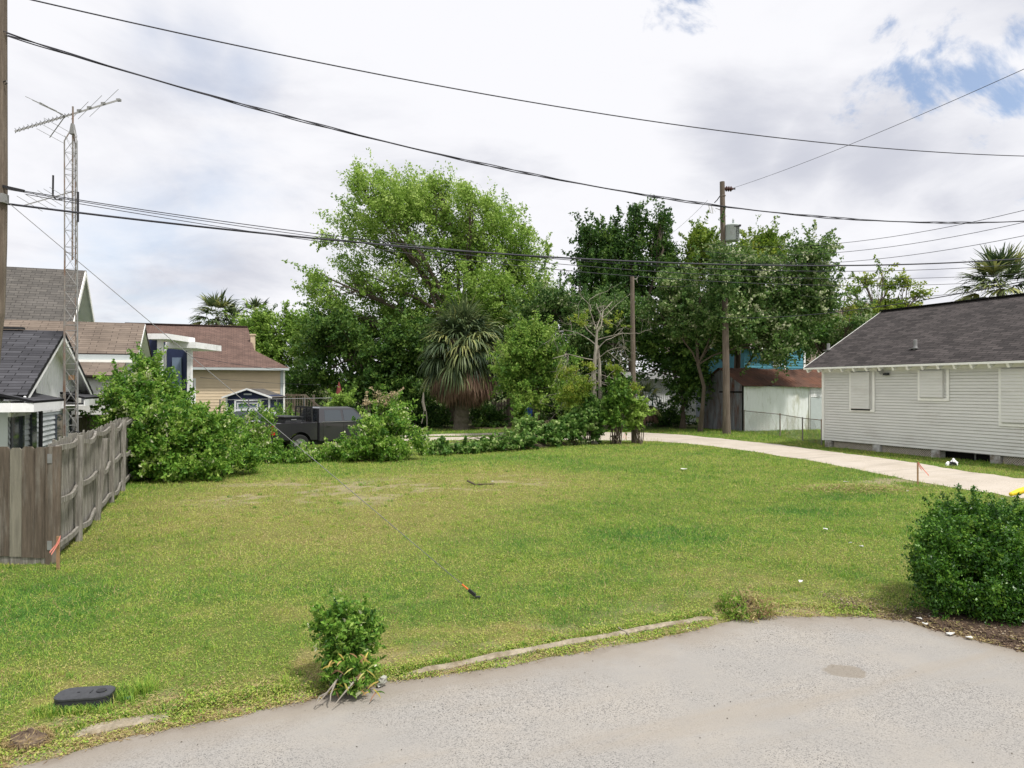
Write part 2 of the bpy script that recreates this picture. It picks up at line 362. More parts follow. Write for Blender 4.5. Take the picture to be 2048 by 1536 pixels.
def pip(poly, x, y):
    inside = np.zeros(len(x), bool); n = len(poly); j = n-1
    for i in range(n):
        xi, yi = poly[i]; xj, yj = poly[j]
        c = ((yi > y) != (yj > y)) & (x < (xj-xi)*(y-yi)/(yj-yi+1e-12)+xi); inside ^= c; j = i
    return inside
def alley_u(x, y):
    """signed 0..1 across the alley, outside elsewhere: nearest section"""
    inp = pip(np.vstack([AN[:ICUT:4], AF[:ICUT][::-4]]), x, y); a, b = AN+(AF-AN)*.36, AN+(AF-AN)*.66
    return inp & ~pip(np.vstack([a[IMID:ICUT:4], b[IMID:ICUT][::-4]]), x, y)
def ell(x, y, cx, cy, rx, ry): return np.clip(1-np.sqrt(((x-cx)/rx)**2+((y-cy)/ry)**2), 0, 1)
def zone(x, y):
    """how dry, how bare, how lush the turf is at a place"""
    dry = .74*np.clip(1.9*np.maximum.reduce([ell(x, y, -4.6, 15.8, 6.2, 6.6), ell(x, y, -1.2, 20.5, 4.8, 6.2), ell(x, y, -6.5, 19, 4, 4)]), 0, 1)*np.clip(.25+1.3*fbm(x, y, 2.1, 1), 0, 1)
    edge = np.exp(-np.clip(y-yk(x), 0, 9)/.55); dry = np.maximum(dry, .75*edge*np.clip(fbm(x, y, .8, 2)*1.7, 0, 1))
    dry = np.maximum(dry, .95*np.clip((.6*fbm(x, y, 1.5, 4)+.4*fbm(x, y, .4, 6)-.49)*5, 0, 1)*np.clip((13-y)/5, 0, 1))
    bare = np.clip(2*np.maximum(ell(x, y, -5.2, 18.6, 4.5, 3.2), ell(x, y, -1.3, 20.3, 3.0, 2.6)), 0, 1)*np.clip((.6*fbm(x, y, 1.1, 3)+.4*fbm(x, y, .3, 4)-.54)*11, 0, 1)*.75
    bare = np.maximum(bare, np.clip(3*ell(x, y, 5.4, 7.9, 1.35, 1.15), 0, 1))
    bare = np.maximum(bare, .8*np.clip(2*ell(x, y, 11.4, 17.8+2.6, 2.2, 1.3), 0, 1)*np.clip((fbm(x, y, .5, 5)-.45)*6, 0, 1))
    bare = np.maximum(bare, .9*(y < yk(x)+.02)*np.clip((fbm(x, y, .35, 6)-.30)*4, 0, 1))
    bare = np.maximum(bare, .75*edge*np.clip((fbm(x, y, .3, 7)-.52)*7, 0, 1))
    bare = np.maximum(bare, .85*np.clip((y-45.5)/1.5, 0, 1)*np.clip((fbm(x, y, 2.5, 0)-.32)*4, 0, 1))
    lush = np.maximum.reduce([1.6*ell(x, y, -6.0, 8.6, 1.6, 3.2), 1.5*ell(x, y, 2.9, 13.0, 2.2, 1.5), 1.2*ell(x, y, 6.5, 15.5, 1.8, .9), 1.3*ell(x, y, 8.4, 17.6, 2.0, 1.2), .5*(y > 36), .55*np.clip((fbm(x, y, 1.8, 3)-.5)*5, 0, 1)])
    return np.clip(dry, 0, 1), np.clip(bare, 0, 1), np.clip(lush, 0, 1)
gx = np.unique(np.concatenate([np.arange(-22, 26, .11), np.linspace(-22, -140, 40), np.linspace(26, 140, 40), [-3000, -1200, -400, 400, 1200, 3000]]))
gy = np.unique(np.concatenate([np.linspace(-60, 2, 12), np.arange(2, 24, .08), np.arange(24, 60, .22), np.linspace(60, 200, 30), [400, 900, 1600, 3500]]))
GX, GY = np.meshgrid(gx, gy); X_, Y_ = GX.ravel(), GY.ravel()
gme = bpy.data.meshes.new('ground'); nx, ny = len(gx), len(gy)
Vg = np.stack([X_, Y_, gz(X_, Y_)+.012*(fbm(X_, Y_, 1.1, 2)-.5)*(Y_ > yk(X_)+.2)*(Y_ < 60)], 1).astype(np.float32)
ii = (np.arange(ny-1)[:, None]*nx+np.arange(nx-1)[None, :]).ravel()
Fg = np.stack([ii, ii+1, ii+nx+1, ii+nx], 1).astype(np.int32)
gme.vertices.add(len(Vg)); gme.vertices.foreach_set('co', Vg.ravel()); gme.loops.add(Fg.size); gme.loops.foreach_set('vertex_index', Fg.ravel())
gme.polygons.add(len(Fg)); gme.polygons.foreach_set('loop_start', np.arange(0, Fg.size, 4, dtype=np.int32))
dr, ba, lu = zone(X_, Y_)
c_g = np.array([.10, .14, .03]); c_l = np.array([.06, .125, .025]); c_d = np.array([.20, .185, .06]); c_b = np.array([.30, .25, .165]); c_s = np.array([.085, .060, .045])
col = c_g+(c_l-c_g)*lu[:, None]; col = col+(c_d-col)*dr[:, None]; soilm = (np.clip(3*ell(X_, Y_, 5.6, 8.1, 2.2, 1.9), 0, 1)+(Y_ > 45)).clip(0, 1)[:, None]
col = col+((c_b*(1-soilm)+c_s*soilm)-col)*ba[:, None]
ca = gme.attributes.new('turf', 'FLOAT_COLOR', 'POINT'); ca.data.foreach_set('color', np.concatenate([col, np.ones((len(col), 1))], 1).astype(np.float32).ravel())
def ground_mat():
    m = bpy.data.materials.new('turf_and_soil'); m.use_nodes = True; t = m.node_tree; b = t.nodes['Principled BSDF']; b.inputs['Roughness'].default_value = .95; b.inputs['Specular IOR Level'].default_value = .1
    at = t.nodes.new('ShaderNodeAttribute'); at.attribute_name = 'turf'; tc = t.nodes.new('ShaderNodeTexCoord')
    def ns(s, d=6):
        n = t.nodes.new('ShaderNodeTexNoise'); n.inputs['Scale'].default_value = s; n.inputs['Detail'].default_value = d; n.inputs['Roughness'].default_value = .7; t.links.new(tc.outputs['Object'], n.inputs[0]); return n.outputs['Fac']
    r = t.nodes.new('ShaderNodeMapRange'); t.links.new(ns(28), r.inputs[0]); r.inputs[1].default_value = .3; r.inputs[2].default_value = .7; r.inputs[3].default_value = .55; r.inputs[4].default_value = 1.4
    r2 = t.nodes.new('ShaderNodeMapRange'); t.links.new(ns(1.7), r2.inputs[0]); r2.inputs[1].default_value = .3; r2.inputs[2].default_value = .7; r2.inputs[3].default_value = .85; r2.inputs[4].default_value = 1.15
    mm = t.nodes.new('ShaderNodeMath'); mm.operation = 'MULTIPLY'; t.links.new(r.outputs[0], mm.inputs[0]); t.links.new(r2.outputs[0], mm.inputs[1])
    s = t.nodes.new('ShaderNodeVectorMath'); s.operation = 'SCALE'; t.links.new(at.outputs['Color'], s.inputs[0]); t.links.new(mm.outputs[0], s.inputs['Scale']); t.links.new(s.outputs[0], b.inputs['Base Color'])
    bp = t.nodes.new('ShaderNodeBump'); bp.inputs['Strength'].default_value = .6; bp.inputs['Distance'].default_value = .03; t.links.new(ns(35), bp.inputs['Height']); t.links.new(bp.outputs[0], b.inputs['Normal'])
    return m
gme.materials.append(ground_mat()); gme.update(calc_edges=True)
go = bpy.data.objects.new('ground', gme); link(go); tag(go, kind='structure')

def road_mat(name, base, dark, pale, speck=.8, stripe=True):
    m = bpy.data.materials.new(name); m.use_nodes = True; t = m.node_tree; b = t.nodes['Principled BSDF']; b.inputs['Roughness'].default_value = .9; b.inputs['Specular IOR Level'].default_value = .2
    tc = t.nodes.new('ShaderNodeTexCoord'); mp = t.nodes.new('ShaderNodeMapping'); mp.inputs['Rotation'].default_value = (0, 0, -math.radians(26)); t.links.new(tc.outputs['Object'], mp.inputs[0])
    def ns(s, d=6, ro=.6, v=None):
        n = t.nodes.new('ShaderNodeTexNoise'); n.inputs['Scale'].default_value = s; n.inputs['Detail'].default_value = d; n.inputs['Roughness'].default_value = ro; t.links.new(v or mp.outputs[0], n.inputs[0]); return n.outputs['Fac']
    def rg(x, a, b_, c, d):
        r = t.nodes.new('ShaderNodeMapRange'); r.interpolation_type = 'SMOOTHSTEP'; t.links.new(x, r.inputs[0])
        for i, v in enumerate((a, b_, c, d)): r.inputs[i+1].default_value = v
        return r.outputs[0]
    def mix(f, a, c):
        x = t.nodes.new('ShaderNodeMixRGB'); t.links.new(f, x.inputs[0]); t.links.new(a, x.inputs[1])
        if isinstance(c, tuple): x.inputs[2].default_value = (*c, 1)
        else: t.links.new(c, x.inputs[2])
        return x.outputs[0]
    c0 = t.nodes.new('ShaderNodeRGB'); c0.outputs[0].default_value = (*base, 1); col = c0.outputs[0]
    col = mix(rg(ns(.9, 8, .7), .4, .68, 0, .75), col, pale)
    vo = t.nodes.new('ShaderNodeTexVoronoi'); vo.inputs['Scale'].default_value = 125; t.links.new(mp.outputs[0], vo.inputs[0])
    vs = t.nodes.new('ShaderNodeSeparateColor'); t.links.new(vo.outputs['Color'], vs.inputs[0])
    zone_ = rg(ns(.55, 6, .6), .36, .62, .12, 1)
    dk = t.nodes.new('ShaderNodeMath'); dk.operation = 'MULTIPLY'; t.links.new(rg(vs.outputs[0], .66, .9, 0, speck), dk.inputs[0]); t.links.new(zone_, dk.inputs[1])
    col = mix(dk.outputs[0], col, dark)
    wh = t.nodes.new('ShaderNodeMath'); wh.operation = 'MULTIPLY'; t.links.new(rg(vs.outputs[1], .6, .95, 0, .55), wh.inputs[0]); t.links.new(zone_, wh.inputs[1])
    col = mix(wh.outputs[0], col, tuple(min(1, c*1.5) for c in base))
    if stripe:   # worn, silted bands along the street
        st = t.nodes.new('ShaderNodeMapping'); st.inputs['Scale'].default_value = (.12, 1, 1); t.links.new(mp.outputs[0], st.inputs[0])
        col = mix(rg(ns(1.25, 7, .6, st.outputs[0]), .52, .70, 0, .55), col, (.285, .25, .205))
        col = mix(rg(ns(.8, 9, .75), .60, .76, 0, .45), col, (.235, .22, .195))
    if speck > .7:      # silted, dirtier border along the broken edge
        ae = t.nodes.new('ShaderNodeAttribute'); ae.attribute_name = 'edge'; am = t.nodes.new('ShaderNodeMath'); am.operation = 'ADD'; t.links.new(ae.outputs['Fac'], am.inputs[0]); t.links.new(ns(2.2, 7, .7), am.inputs[1])
        col = mix(rg(am.outputs[0], .62, 1.35, 0, .8), col, (.25, .22, .185)); col = mix(rg(am.outputs[0], 1.28, 1.6, 0, .6), col, (.17, .14, .11))
    if speck > .7:      # a filled pothole
        vm = t.nodes.new('ShaderNodeVectorMath'); vm.operation = 'SUBTRACT'; t.links.new(tc.outputs['Object'], vm.inputs[0]); g_ = G(1690, 1342, -.04); vm.inputs[1].default_value = tuple(g_)
        v2 = t.nodes.new('ShaderNodeVectorMath'); v2.operation = 'MULTIPLY'; t.links.new(vm.outputs[0], v2.inputs[0]); v2.inputs[1].default_value = (1/.21, 1/.17, 0)
        ln = t.nodes.new('ShaderNodeVectorMath'); ln.operation = 'LENGTH'; t.links.new(v2.outputs[0], ln.inputs[0])
        ad = t.nodes.new('ShaderNodeMath'); ad.operation = 'ADD'; t.links.new(ln.outputs['Value'], ad.inputs[0]); t.links.new(ns(6, 4), ad.inputs[1])
        col = mix(rg(ad.outputs[0], 1.35, 1.5, .62, 0), col, (.20, .17, .13))
    t.links.new(col, b.inputs['Base Color'])
    bp = t.nodes.new('ShaderNodeBump'); bp.inputs['Strength'].default_value = .5; bp.inputs['Distance'].default_value = .008; t.links.new(ns(90, 4), bp.inputs['Height']); t.links.new(bp.outputs[0], b.inputs['Normal'])
    return m
xs = np.concatenate([np.linspace(-30, -5, 60), np.arange(-5, 7, .02), np.linspace(7, 30, 80)])
ye = yr(xs); vs = []; fs = []
rows = [0, .12, .3, .6, 1.2, 3, 8, 30]
for j, off in enumerate(rows):
    for i in range(len(xs)): vs.append((xs[i], ye[i]-off, -.036))
n_ = len(xs)
for j in range(len(rows)-1):
    for i in range(n_-1): fs.append((j*n_+i, (j+1)*n_+i, (j+1)*n_+i+1, j*n_+i+1))
mb = MB(); mb.add(vs, fs)
ro_ = (build('road', mb, road_mat('aggregate_concrete', (.285, .272, .254), (.075, .075, .077), (.33, .305, .27)), origin=(0, 0, 0))); tag(ro_, kind='structure')
ea = ro_.data.attributes.new('edge', 'FLOAT', 'POINT'); ea.data.foreach_set('value', np.repeat(np.array([1, .85, .55, .25, 0, 0, 0, 0], np.float32), len(xs)))
vs = []; fs = []; K = 5
for i in range(len(AN)):
    for j in range(K+1):
        p = AN[i]+(AF[i]-AN[i])*j/K; vs.append((p[0], p[1], .0105+.02*math.sin(math.pi*j/K)))
for i in range(ICUT-1):
    for j in range(K):
        if i > IMID and j in (2,): continue
        fs.append((i*(K+1)+j, (i+1)*(K+1)+j, (i+1)*(K+1)+j+1, i*(K+1)+j+1))
mb = MB(); mb.add(vs, fs)
tag(build('gravel_alley', mb, road_mat('crushed_shell', (.48, .43, .37), (.22, .18, .13), (.40, .35, .28), .65, True), origin=(0, 0, 0)), kind='structure')

# concrete kerb, two exposed lengths
def kerb(x0, x1, label, w=.085):
    ks = np.linspace(x0, x1, int((x1-x0)/.06)+2); mb = MB(); vs = []
    for x in ks:
        y = float(yk(x)); dx = .1; t = np.array([2*dx, float(yk(x+dx)-yk(x-dx))]); t /= np.linalg.norm(t); nn = np.array([t[1], -t[0]])
        wb = w*(.82+.36*float(vn(x, 0, .22, 3))); e = .022*(float(vn(x, 5, .16, 1))-.5)-.03*max(0, 1-min(x-x0, x1-x)/.25); c = np.array([x, y-.02])
        a = c+nn*wb/2; b = c-nn*wb/2
        vs += [(a[0], a[1], -.085), (a[0], a[1], -.012+e), (a[0]-nn[0]*.02, a[1]-nn[1]*.02, .004+e), (b[0], b[1], .004+e), (b[0], b[1], -.05)]
    fs = [(i*5+k, (i+1)*5+k, (i+1)*5+k+1, i*5+k+1) for i in range(len(ks)-1) for k in range(4)]+[(0, 1, 2, 3, 4), tuple((len(ks)-1)*5+k for k in (4, 3, 2, 1, 0))]
    mb.add(vs, fs); return tag(build('kerb', mb, M_conc), label, 'kerb', 'exposed lengths of street kerb')
kerb(-1.05, 2.42, 'long thin strip of weathered concrete kerb along the front of the lawn')
kerb(-3.45, -2.85, 'short broken piece of concrete kerb below the black meter box', .15)

# ---- turf: blades, denser and finer where the camera is near
M_grass = ramp_material('grass_blades', [(0, (.27, .17, .09)), (.2, (.53, .43, .22)), (.42, (.46, .49, .115)), (.62, (.33, .45, .07)), (.82, (.20, .36, .05)), (1, (.08, .215, .035))], .35, .6, .2)
def scatter(n, y0, y1, p, margin=1.14):
    """positions in the visible wedge, density falling as Y**-p"""
    q = 2-p; Y = (rng.random(n)*(y1**q-y0**q)+y0**q)**(1/q); X = Y*(.716*margin)*(rng.random(n)*2-1); return X, Y
def blades(n, y0, y1, p, h0, w0, keep=None, hue=0.0, spread=.15, flat=.9):
    X, Y = scatter(n, y0, y1, p); k = (Y > yr(X)+.01)
    X, Y = X[k], Y[k]
    k = ~alley_u(X, Y); edge = rng.random(len(X)) < .04; k |= edge & (X < 8) & (Y > 36); X, Y = X[k], Y[k]
    dr, ba, lu = zone(X, Y); k = rng.random(len(X)) > ba*.93; X, Y, dr, ba, lu = X[k], Y[k], dr[k], ba[k], lu[k]
    gap = fbm(X, Y, .16, 4); k = rng.random(len(X)) < np.clip(.35+gap*1.3-.35*dr, 0, 1); X, Y, dr, ba, lu = X[k], Y[k], dr[k], ba[k], lu[k]
    n = len(X); sc_ = (np.clip(Y, 7, 60)/7)**.62; h = h0*sc_*(.45+rng.random(n)*.9)*(1+.5*lu-.3*dr)*(.7+.6*fbm(X, Y, .35, 2)); w = w0*sc_*(.6+.8*rng.random(n))
    a = rng.random(n)*2*np.pi; la = rng.random(n)*2*np.pi; ln = h*(.2+flat*rng.random(n)); z = gz(X, Y)-.004
    B = np.stack([X, Y, z], 1); dx = np.stack([np.cos(a), np.sin(a), 0*a], 1)*w[:, None]/2
    T = B+np.stack([np.cos(la)*ln, np.sin(la)*ln, np.sqrt(np.clip(h*h-.5*ln*ln, (h*.25)**2, None))], 1)
    V = np.stack([B-dx, B+dx, T], 1).reshape(-1, 3)
    r = .60+hue+.25*lu-.30*dr+.42*(fbm(X, Y, .5, 6)-.5)+.45*(fbm(X, Y, .14, 2)-.5)+.30*(fbm(X, Y, 2.6, 1)-.5)+spread*rng.standard_normal(n)
    br = rng.random(n) < (.10+.22*dr+.1*(fbm(X, Y, .25, 3) > .6)); r = np.where(br, rng.random(n)*.42, r)
    return V, np.clip(r, 0, 1)
Vs, rs = blades(620000, 4.6, 46, 1.62, .032, .0075, flat=1.1)
V2, r2 = blades(36000, 4.6, 26, 1.5, .065, .007, hue=.12, flat=.8)
V = np.vstack([Vs, V2]); r = np.concatenate([rs, r2])
tag(build_np('lawn_grass', V, 3, r, M_grass, org=[0, 0, 0]), 'short mown green lawn with yellow dry patches covering the empty lot', 'grass', kind='stuff')

# taller tufts standing out of the turf
def tufts(cx, cy, nb, rad, h, hue):
    n = len(cx); X = np.repeat(cx, nb)+rng.standard_normal(n*nb)*np.repeat(rad, nb); Y = np.repeat(cy, nb)+rng.standard_normal(n*nb)*np.repeat(rad, nb); m = n*nb
    hh = np.repeat(h, nb)*(.4+.8*rng.random(m)); la = rng.random(m)*2*np.pi; ln = hh*(.2+.7*rng.random(m)); a = la+np.pi/2; w = .0055*(np.clip(Y, 7, 60)/7)**.6
    B = np.stack([X, Y, gz(X, Y)-.004], 1); dx = np.stack([np.cos(a), np.sin(a), 0*a], 1)*w[:, None]/2; d = np.stack([np.cos(la), np.sin(la), 0*la], 1)
    M1 = B+d*(ln*.35)[:, None]+Z_*(hh*.6)[:, None]; T = B+d*ln[:, None]+Z_*(hh*.85)[:, None]
    V = np.stack([B-dx, B+dx, M1+dx*.8, M1-dx*.8], 1); V2 = np.stack([M1-dx*.8, M1+dx*.8, T+dx*.1, T-dx*.1], 1); r = np.clip(np.repeat(hue, nb)+.13*rng.standard_normal(m), 0, 1)
    return np.concatenate([V.reshape(-1, 3), V2.reshape(-1, 3)]), np.concatenate([r, r])
Z_ = np.array([0, 0, 1.0])
X, Y = scatter(2600, 5, 32, 1.35); k = (Y > yr(X)+.1) & ~alley_u(X, Y); X, Y = X[k], Y[k]; dr, ba, lu = zone(X, Y); k = (rng.random(len(X)) > ba) & (fbm(X, Y, 1.1, 5) > .47); X, Y, dr = X[k], Y[k], dr[k]; m = len(X); s_ = (np.clip(Y, 7, 40)/7)**.4
V, r = tufts(X, Y, 26, .035*s_*(.6+rng.random(m)), .052*s_*(.6+.6*rng.random(m)), np.clip(.80-.12*dr+.1*rng.standard_normal(m), 0, 1))
mbx = G(165, 1412); kx = rng.uniform(-3.6, 3.2, 330); ky = yk(kx)+rng.normal(.04, .05, 330); bx_ = np.concatenate([mbx[0]+rng.uniform(-.3, .32, 60), mbx[0]+.30+.08*rng.standard_normal(24), -1.42+.22*rng.standard_normal(46), kx]); by_ = np.concatenate([mbx[1]-.12+.04*rng.standard_normal(60), mbx[1]+.2+.12*rng.standard_normal(24), 6.62+.13*rng.standard_normal(46), ky])
hh_ = np.concatenate([np.full(60, .075), np.full(24, .12), np.full(46, .12), np.full(330, .05)]); k = by_ > yr(bx_)+.02; bx_, by_, hh_ = bx_[k], by_[k], hh_[k]
V3, r3 = tufts(bx_, by_, 22, np.full(len(bx_), .028), hh_, .74+.14*rng.standard_normal(len(bx_)))
tag(build_np('grass_tufts', np.vstack([V, V3]), 4, np.concatenate([r, r3]), M_grass, org=[0, 0, 0]), 'longer darker grass tufts standing out of the lawn and along the kerb', 'grass', kind='stuff')

# broad low weeds, clippings and dead leaves along the kerb and gutter
def flecks(X, Y, z, size, rr, up=.3, asp=.5):
    n = len(X); a = rng.random(n)*2*np.pi; d = np.stack([np.cos(a), np.sin(a), (rng.random(n)-.3)*up], 1); d /= np.linalg.norm(d, axis=1)[:, None]
    s = np.stack([-np.sin(a), np.cos(a), (rng.random(n)-.5)*up*1.5], 1); L_ = size*(.5+rng.random(n)); c = np.stack([X, Y, z], 1)
    return np.stack([c-d*L_[:, None]/2, c+s*(L_*asp/2)[:, None], c+d*L_[:, None]/2, c-s*(L_*asp/2)[:, None]], 1).reshape(-1, 3), rr
X, Y = scatter(520000, 4.6, 40, 1.66); k = (Y > yr(X)+.02) & ~alley_u(X, Y); X, Y = X[k], Y[k]; dr, ba, lu = zone(X, Y)
k = (rng.random(len(X)) > ba*.95) & (rng.random(len(X)) < np.clip(.25+1.5*fbm(X, Y, .22, 2)-.3*dr, 0, 1)); X, Y, dr, ba, lu = X[k], Y[k], dr[k], ba[k], lu[k]
sz = .0165*(np.clip(Y, 7, 60)/7)**.62; V, r = flecks(X, Y, gz(X, Y)+.006+.016*rng.random(len(X))*(np.clip(Y, 7, 60)/7)**.5, sz, 0, .75, .45)
r = .64+.22*lu-.32*dr+.42*(fbm(X, Y, .5, 6)-.5)+.45*(fbm(X, Y, .14, 2)-.5)+.3*(fbm(X, Y, 2.6, 1)-.5)+.15*rng.standard_normal(len(X)); br = rng.random(len(X)) < (.10+.2*dr+.22*(fbm(X, Y, .3, 3) > .6)); r = np.where(br, rng.random(len(X))*.4, r)
tag(build_np('clover_and_thatch', V, 4, np.clip(r, 0, 1), M_grass, org=[0, 0, 0]), 'flat clover leaves and straw thatch mixed through the mown lawn', 'ground cover', kind='stuff')
n = 52000; X = rng.uniform(-4.6, 5.2, n); off = rng.normal(.02, .16, n); Y = yk(X)+off-.05
k = (X < 4.35) & (Y > yr(X)-.05*rng.random(n)) & (rng.random(n) < np.clip((fbm(X, Y, .3, 1)-.28)*3, 0, 1)); X, Y = X[k], Y[k]
V, r = flecks(X, Y, gz(X, Y)+rng.random(len(X))*.04, .018, np.clip(.55+.35*rng.standard_normal(len(X))*.6+.2*(fbm(X, Y, .4, 5)-.5)*2, .25, 1), 1.2, .6)
tag(build_np('gutter_weeds', V, 4, r, M_grass, org=[0, 0, 0]), 'low broad leaved weeds growing in the gutter along the kerb', 'weeds', kind='stuff')
n = 46000; X = np.where(rng.random(n) < .5, rng.uniform(-4.6, -1.2, n), rng.uniform(-4.6, 5.6, n)); Y = yk(X)+rng.normal(-.12, .2, n)*(1+(X < -1.5)*.6)
k = (Y > yr(X)-.10*rng.random(n)**2) & (rng.random(n) < np.clip((fbm(X, Y, .25, 3)-.33)*3, 0, 1)+.15*(X < -1)); X, Y = X[k], Y[k]
V, r = flecks(X, Y, gz(X, Y)+.004+rng.random(len(X))**2*.03, .05, rng.random(len(X))**1.2*.34, .45, .12)
tag(build_np('dead_clippings', V, 4, r, M_grass, org=[0, 0, 0]), 'dry straw and dead clippings strewn along the road edge', 'clippings', kind='stuff')
mc_ = G(1700, 978); n = 9000; X = mc_[0]+rng.standard_normal(n)*.9; Y = mc_[1]+rng.standard_normal(n)*.42; w_ = np.exp(-((X-mc_[0])/1.1)**2-((Y-mc_[1])/.55)**2)
V, r = flecks(X, Y, .01+.13*w_*rng.random(n)+.02*rng.random(n), .055, np.where(rng.random(n) < .55, rng.random(n)*.28, .55+.4*rng.random(n)), .8, .3)
tag(build_np('weedy_soil_mound', V, 4, np.clip(r, 0, 1), M_grass, org=[0, 0, 0]), 'low weedy mound of dug soil and dead stalks at the lawn edge by the alley', 'weeds', kind='stuff')
n = 9000; X = rng.uniform(4.0, 8.5, n); Y = yr(X)+rng.normal(.25, .3, n)**1; k = (Y > yr(X)-.02-.16*rng.random(n)**3); X, Y = X[k], Y[k]
V, r = flecks(X, Y, gz(X, Y)+.004+rng.random(len(X))**2*.02, .03, rng.random(len(X)), .5, .5)
tag(build_np('leaf_litter', V, 4, r, ramp_material('litter_colours', [(0, (.05, .03, .02)), (.5, (.13, .085, .055)), (.85, (.26, .19, .12)), (1, (.42, .36, .27))], .1), org=[0, 0, 0]), 'dark brown leaf litter on the soil under the glossy shrub', 'leaf litter', kind='stuff')
# grit and crumbs on the road
n = 420; X = rng.uniform(-3, 7, n); Y = rng.uniform(4.8, 8.5, n); k = Y < yr(X)-.03; X, Y = X[k], Y[k]
V, r = flecks(X, Y, 0*X-.031, .013, rng.random(len(X))*.3, .5, .7)
tag(build_np('road_grit', V, 4, r, ramp_material('grit', [(0, (.06, .05, .04)), (1, (.2, .17, .12))], 0.0)), 'scattered dark grit and leaf crumbs on the pale street', 'grit', kind='stuff')
# ------------------------------------------------------------------ buildings, fences
U = np.array([-.361, .933, 0]); V_ = np.array([.933, .361, 0]); Z = np.array([0, 0, 1.0])    # into the lot / along the street
def at_px(base, d, px):
    r = (px-CX)/F; return (r*base[1]-base[0])/(d[0]-r*d[1])
def zq(y, Y): return H-(y-CY)/F*Y
def frame_on(mb, o, u, n, s0, s1, z0, z1, w=.1, d=.04, sides='lrtb'):
    o = np.asarray(o, float)
    def bx(a, b, c, e): mb.box(o+u*(a+b)/2+n*(d/2)+Z*((c+e)/2-o[2]), (b-a, d, e-c), (u, n, Z))
    if 'l' in sides: bx(s0-w, s0, z0-(w if 'b' in sides else 0), z1+(w if 't' in sides else 0))
    if 'r' in sides: bx(s1, s1+w, z0-(w if 'b' in sides else 0), z1+(w if 't' in sides else 0))
    if 't' in sides: bx(s0, s1, z1, z1+w)
    if 'b' in sides: bx(s0, s1, z0-w, z0)

# ---- the grey house on the right
Cg = np.array([14.2, 32.7, 0]); ug = -U; ng = -V_      # wall runs from the corner towards the camera side, faces the alley
h = thing('grey_house', Cg, 'pale grey lap sided house with boarded windows and dark shingle roof at the right', 'house')
LEN, zb, zt = 13.5, .30, 3.62
mb = MB(); lap(mb, Cg, ug, ng, LEN, zb, zt-.22, .118, .028)
mb.quad(Cg+Z*zb-ng*.03, Cg+ug*LEN+Z*zb-ng*.03, Cg+ug*LEN+Z*zt-ng*.03, Cg+Z*zt-ng*.03); mb.quad(Cg+Z*(zt-.3)+ng*.001, Cg+ug*LEN+Z*(zt-.3)+ng*.001, Cg+ug*LEN+Z*zt+ng*.001, Cg+Z*zt+ng*.001)
lap(mb, Cg+V_*8.4, -V_, U, 8.4, zb, zt, .112, .026); mb.quad(Cg+V_*8.4+Z*zb, Cg+Z*zb, Cg+Z*zt, Cg+V_*8.4+Z*zt)
b0 = Cg+V_*8.4; mb.quad(b0+Z*zb, b0+ug*LEN+Z*zb, b0+ug*LEN+Z*zt, b0+Z*zt); mb.quad(Cg+ug*LEN+Z*zb, b0+ug*LEN+Z*zb, b0+ug*LEN+Z*zt, Cg+ug*LEN+Z*zt)
mb.quad(Cg+Z*zb, Cg+ug*LEN+Z*zb, b0+ug*LEN+Z*zb, b0+Z*zb)
mb.add([Cg+Z*zt, b0+Z*zt, Cg+V_*4.3+Z*6.2], [(0, 1, 2)])
build('lap_siding_wall', mb, M_wall_grey, h)
mb = MB(); mb.box(Cg+ug*.06+ng*.02+Z*(zb+zt)/2, (.12, .05, zt-zb), (ug, ng, Z)); mb.box(Cg+ug*LEN/2+ng*.025+Z*(zt-.10), (LEN, .055, .24), (ug, ng, Z))
build('corner_and_frieze_board', mb, M_trim_grey, h)
# roof: eave overhang .5, ridge 4.3 back
ev = .52; zr = 6.40; ze = 3.74-.12; sl = (zr-ze)/(4.3+ev)
E0 = Cg+U*.62+ng*ev; E1 = Cg+ug*LEN+ng*ev; R0 = Cg+U*.62+V_*4.3; R1 = Cg+ug*LEN+V_*4.3; B0 = Cg+U*.62+V_*(8.6+ev); B1 = Cg+ug*LEN+V_*(8.6+ev)
def zz(p, z): return np.array([p[0], p[1], z])
mb = MB(); roof_slab(mb, zz(E0, ze), zz(E1, ze), zz(R1, zr), zz(R0, zr), .07); roof_slab(mb, zz(B1, ze), zz(B0, ze), zz(R0, zr), zz(R1, zr), .07)
rf = build('roof', mb, R_right, h)
mb = MB(); mb.bar(zz(R0, zr+.035), zz(R1, zr+.035), .26, .05); build('ridge_cap', mb, R_right, h)
mb = MB(); mb.bar(zz(E0, ze-.055)-ng*.01, zz(E1, ze-.055)-ng*.01, .03, .08); mb.bar(zz(E0, ze-.06)+ug*.02, zz(R0, zr-.06)+ug*.02, .03, .12)
build('eave_trim', mb, M_trim_grey, h)
for s in list(np.arange(-.45, 12.8, .655)):
    mb = MB(); a = Cg+ug*s+ng*(ev-.06); b = Cg+ug*s-ng*.05; mb.bar(zz(a, ze-.165), zz(b, ze-.165+sl*(ev-.01)), .09, .17); build('rafter_tail', mb, M_trim_grey, h)
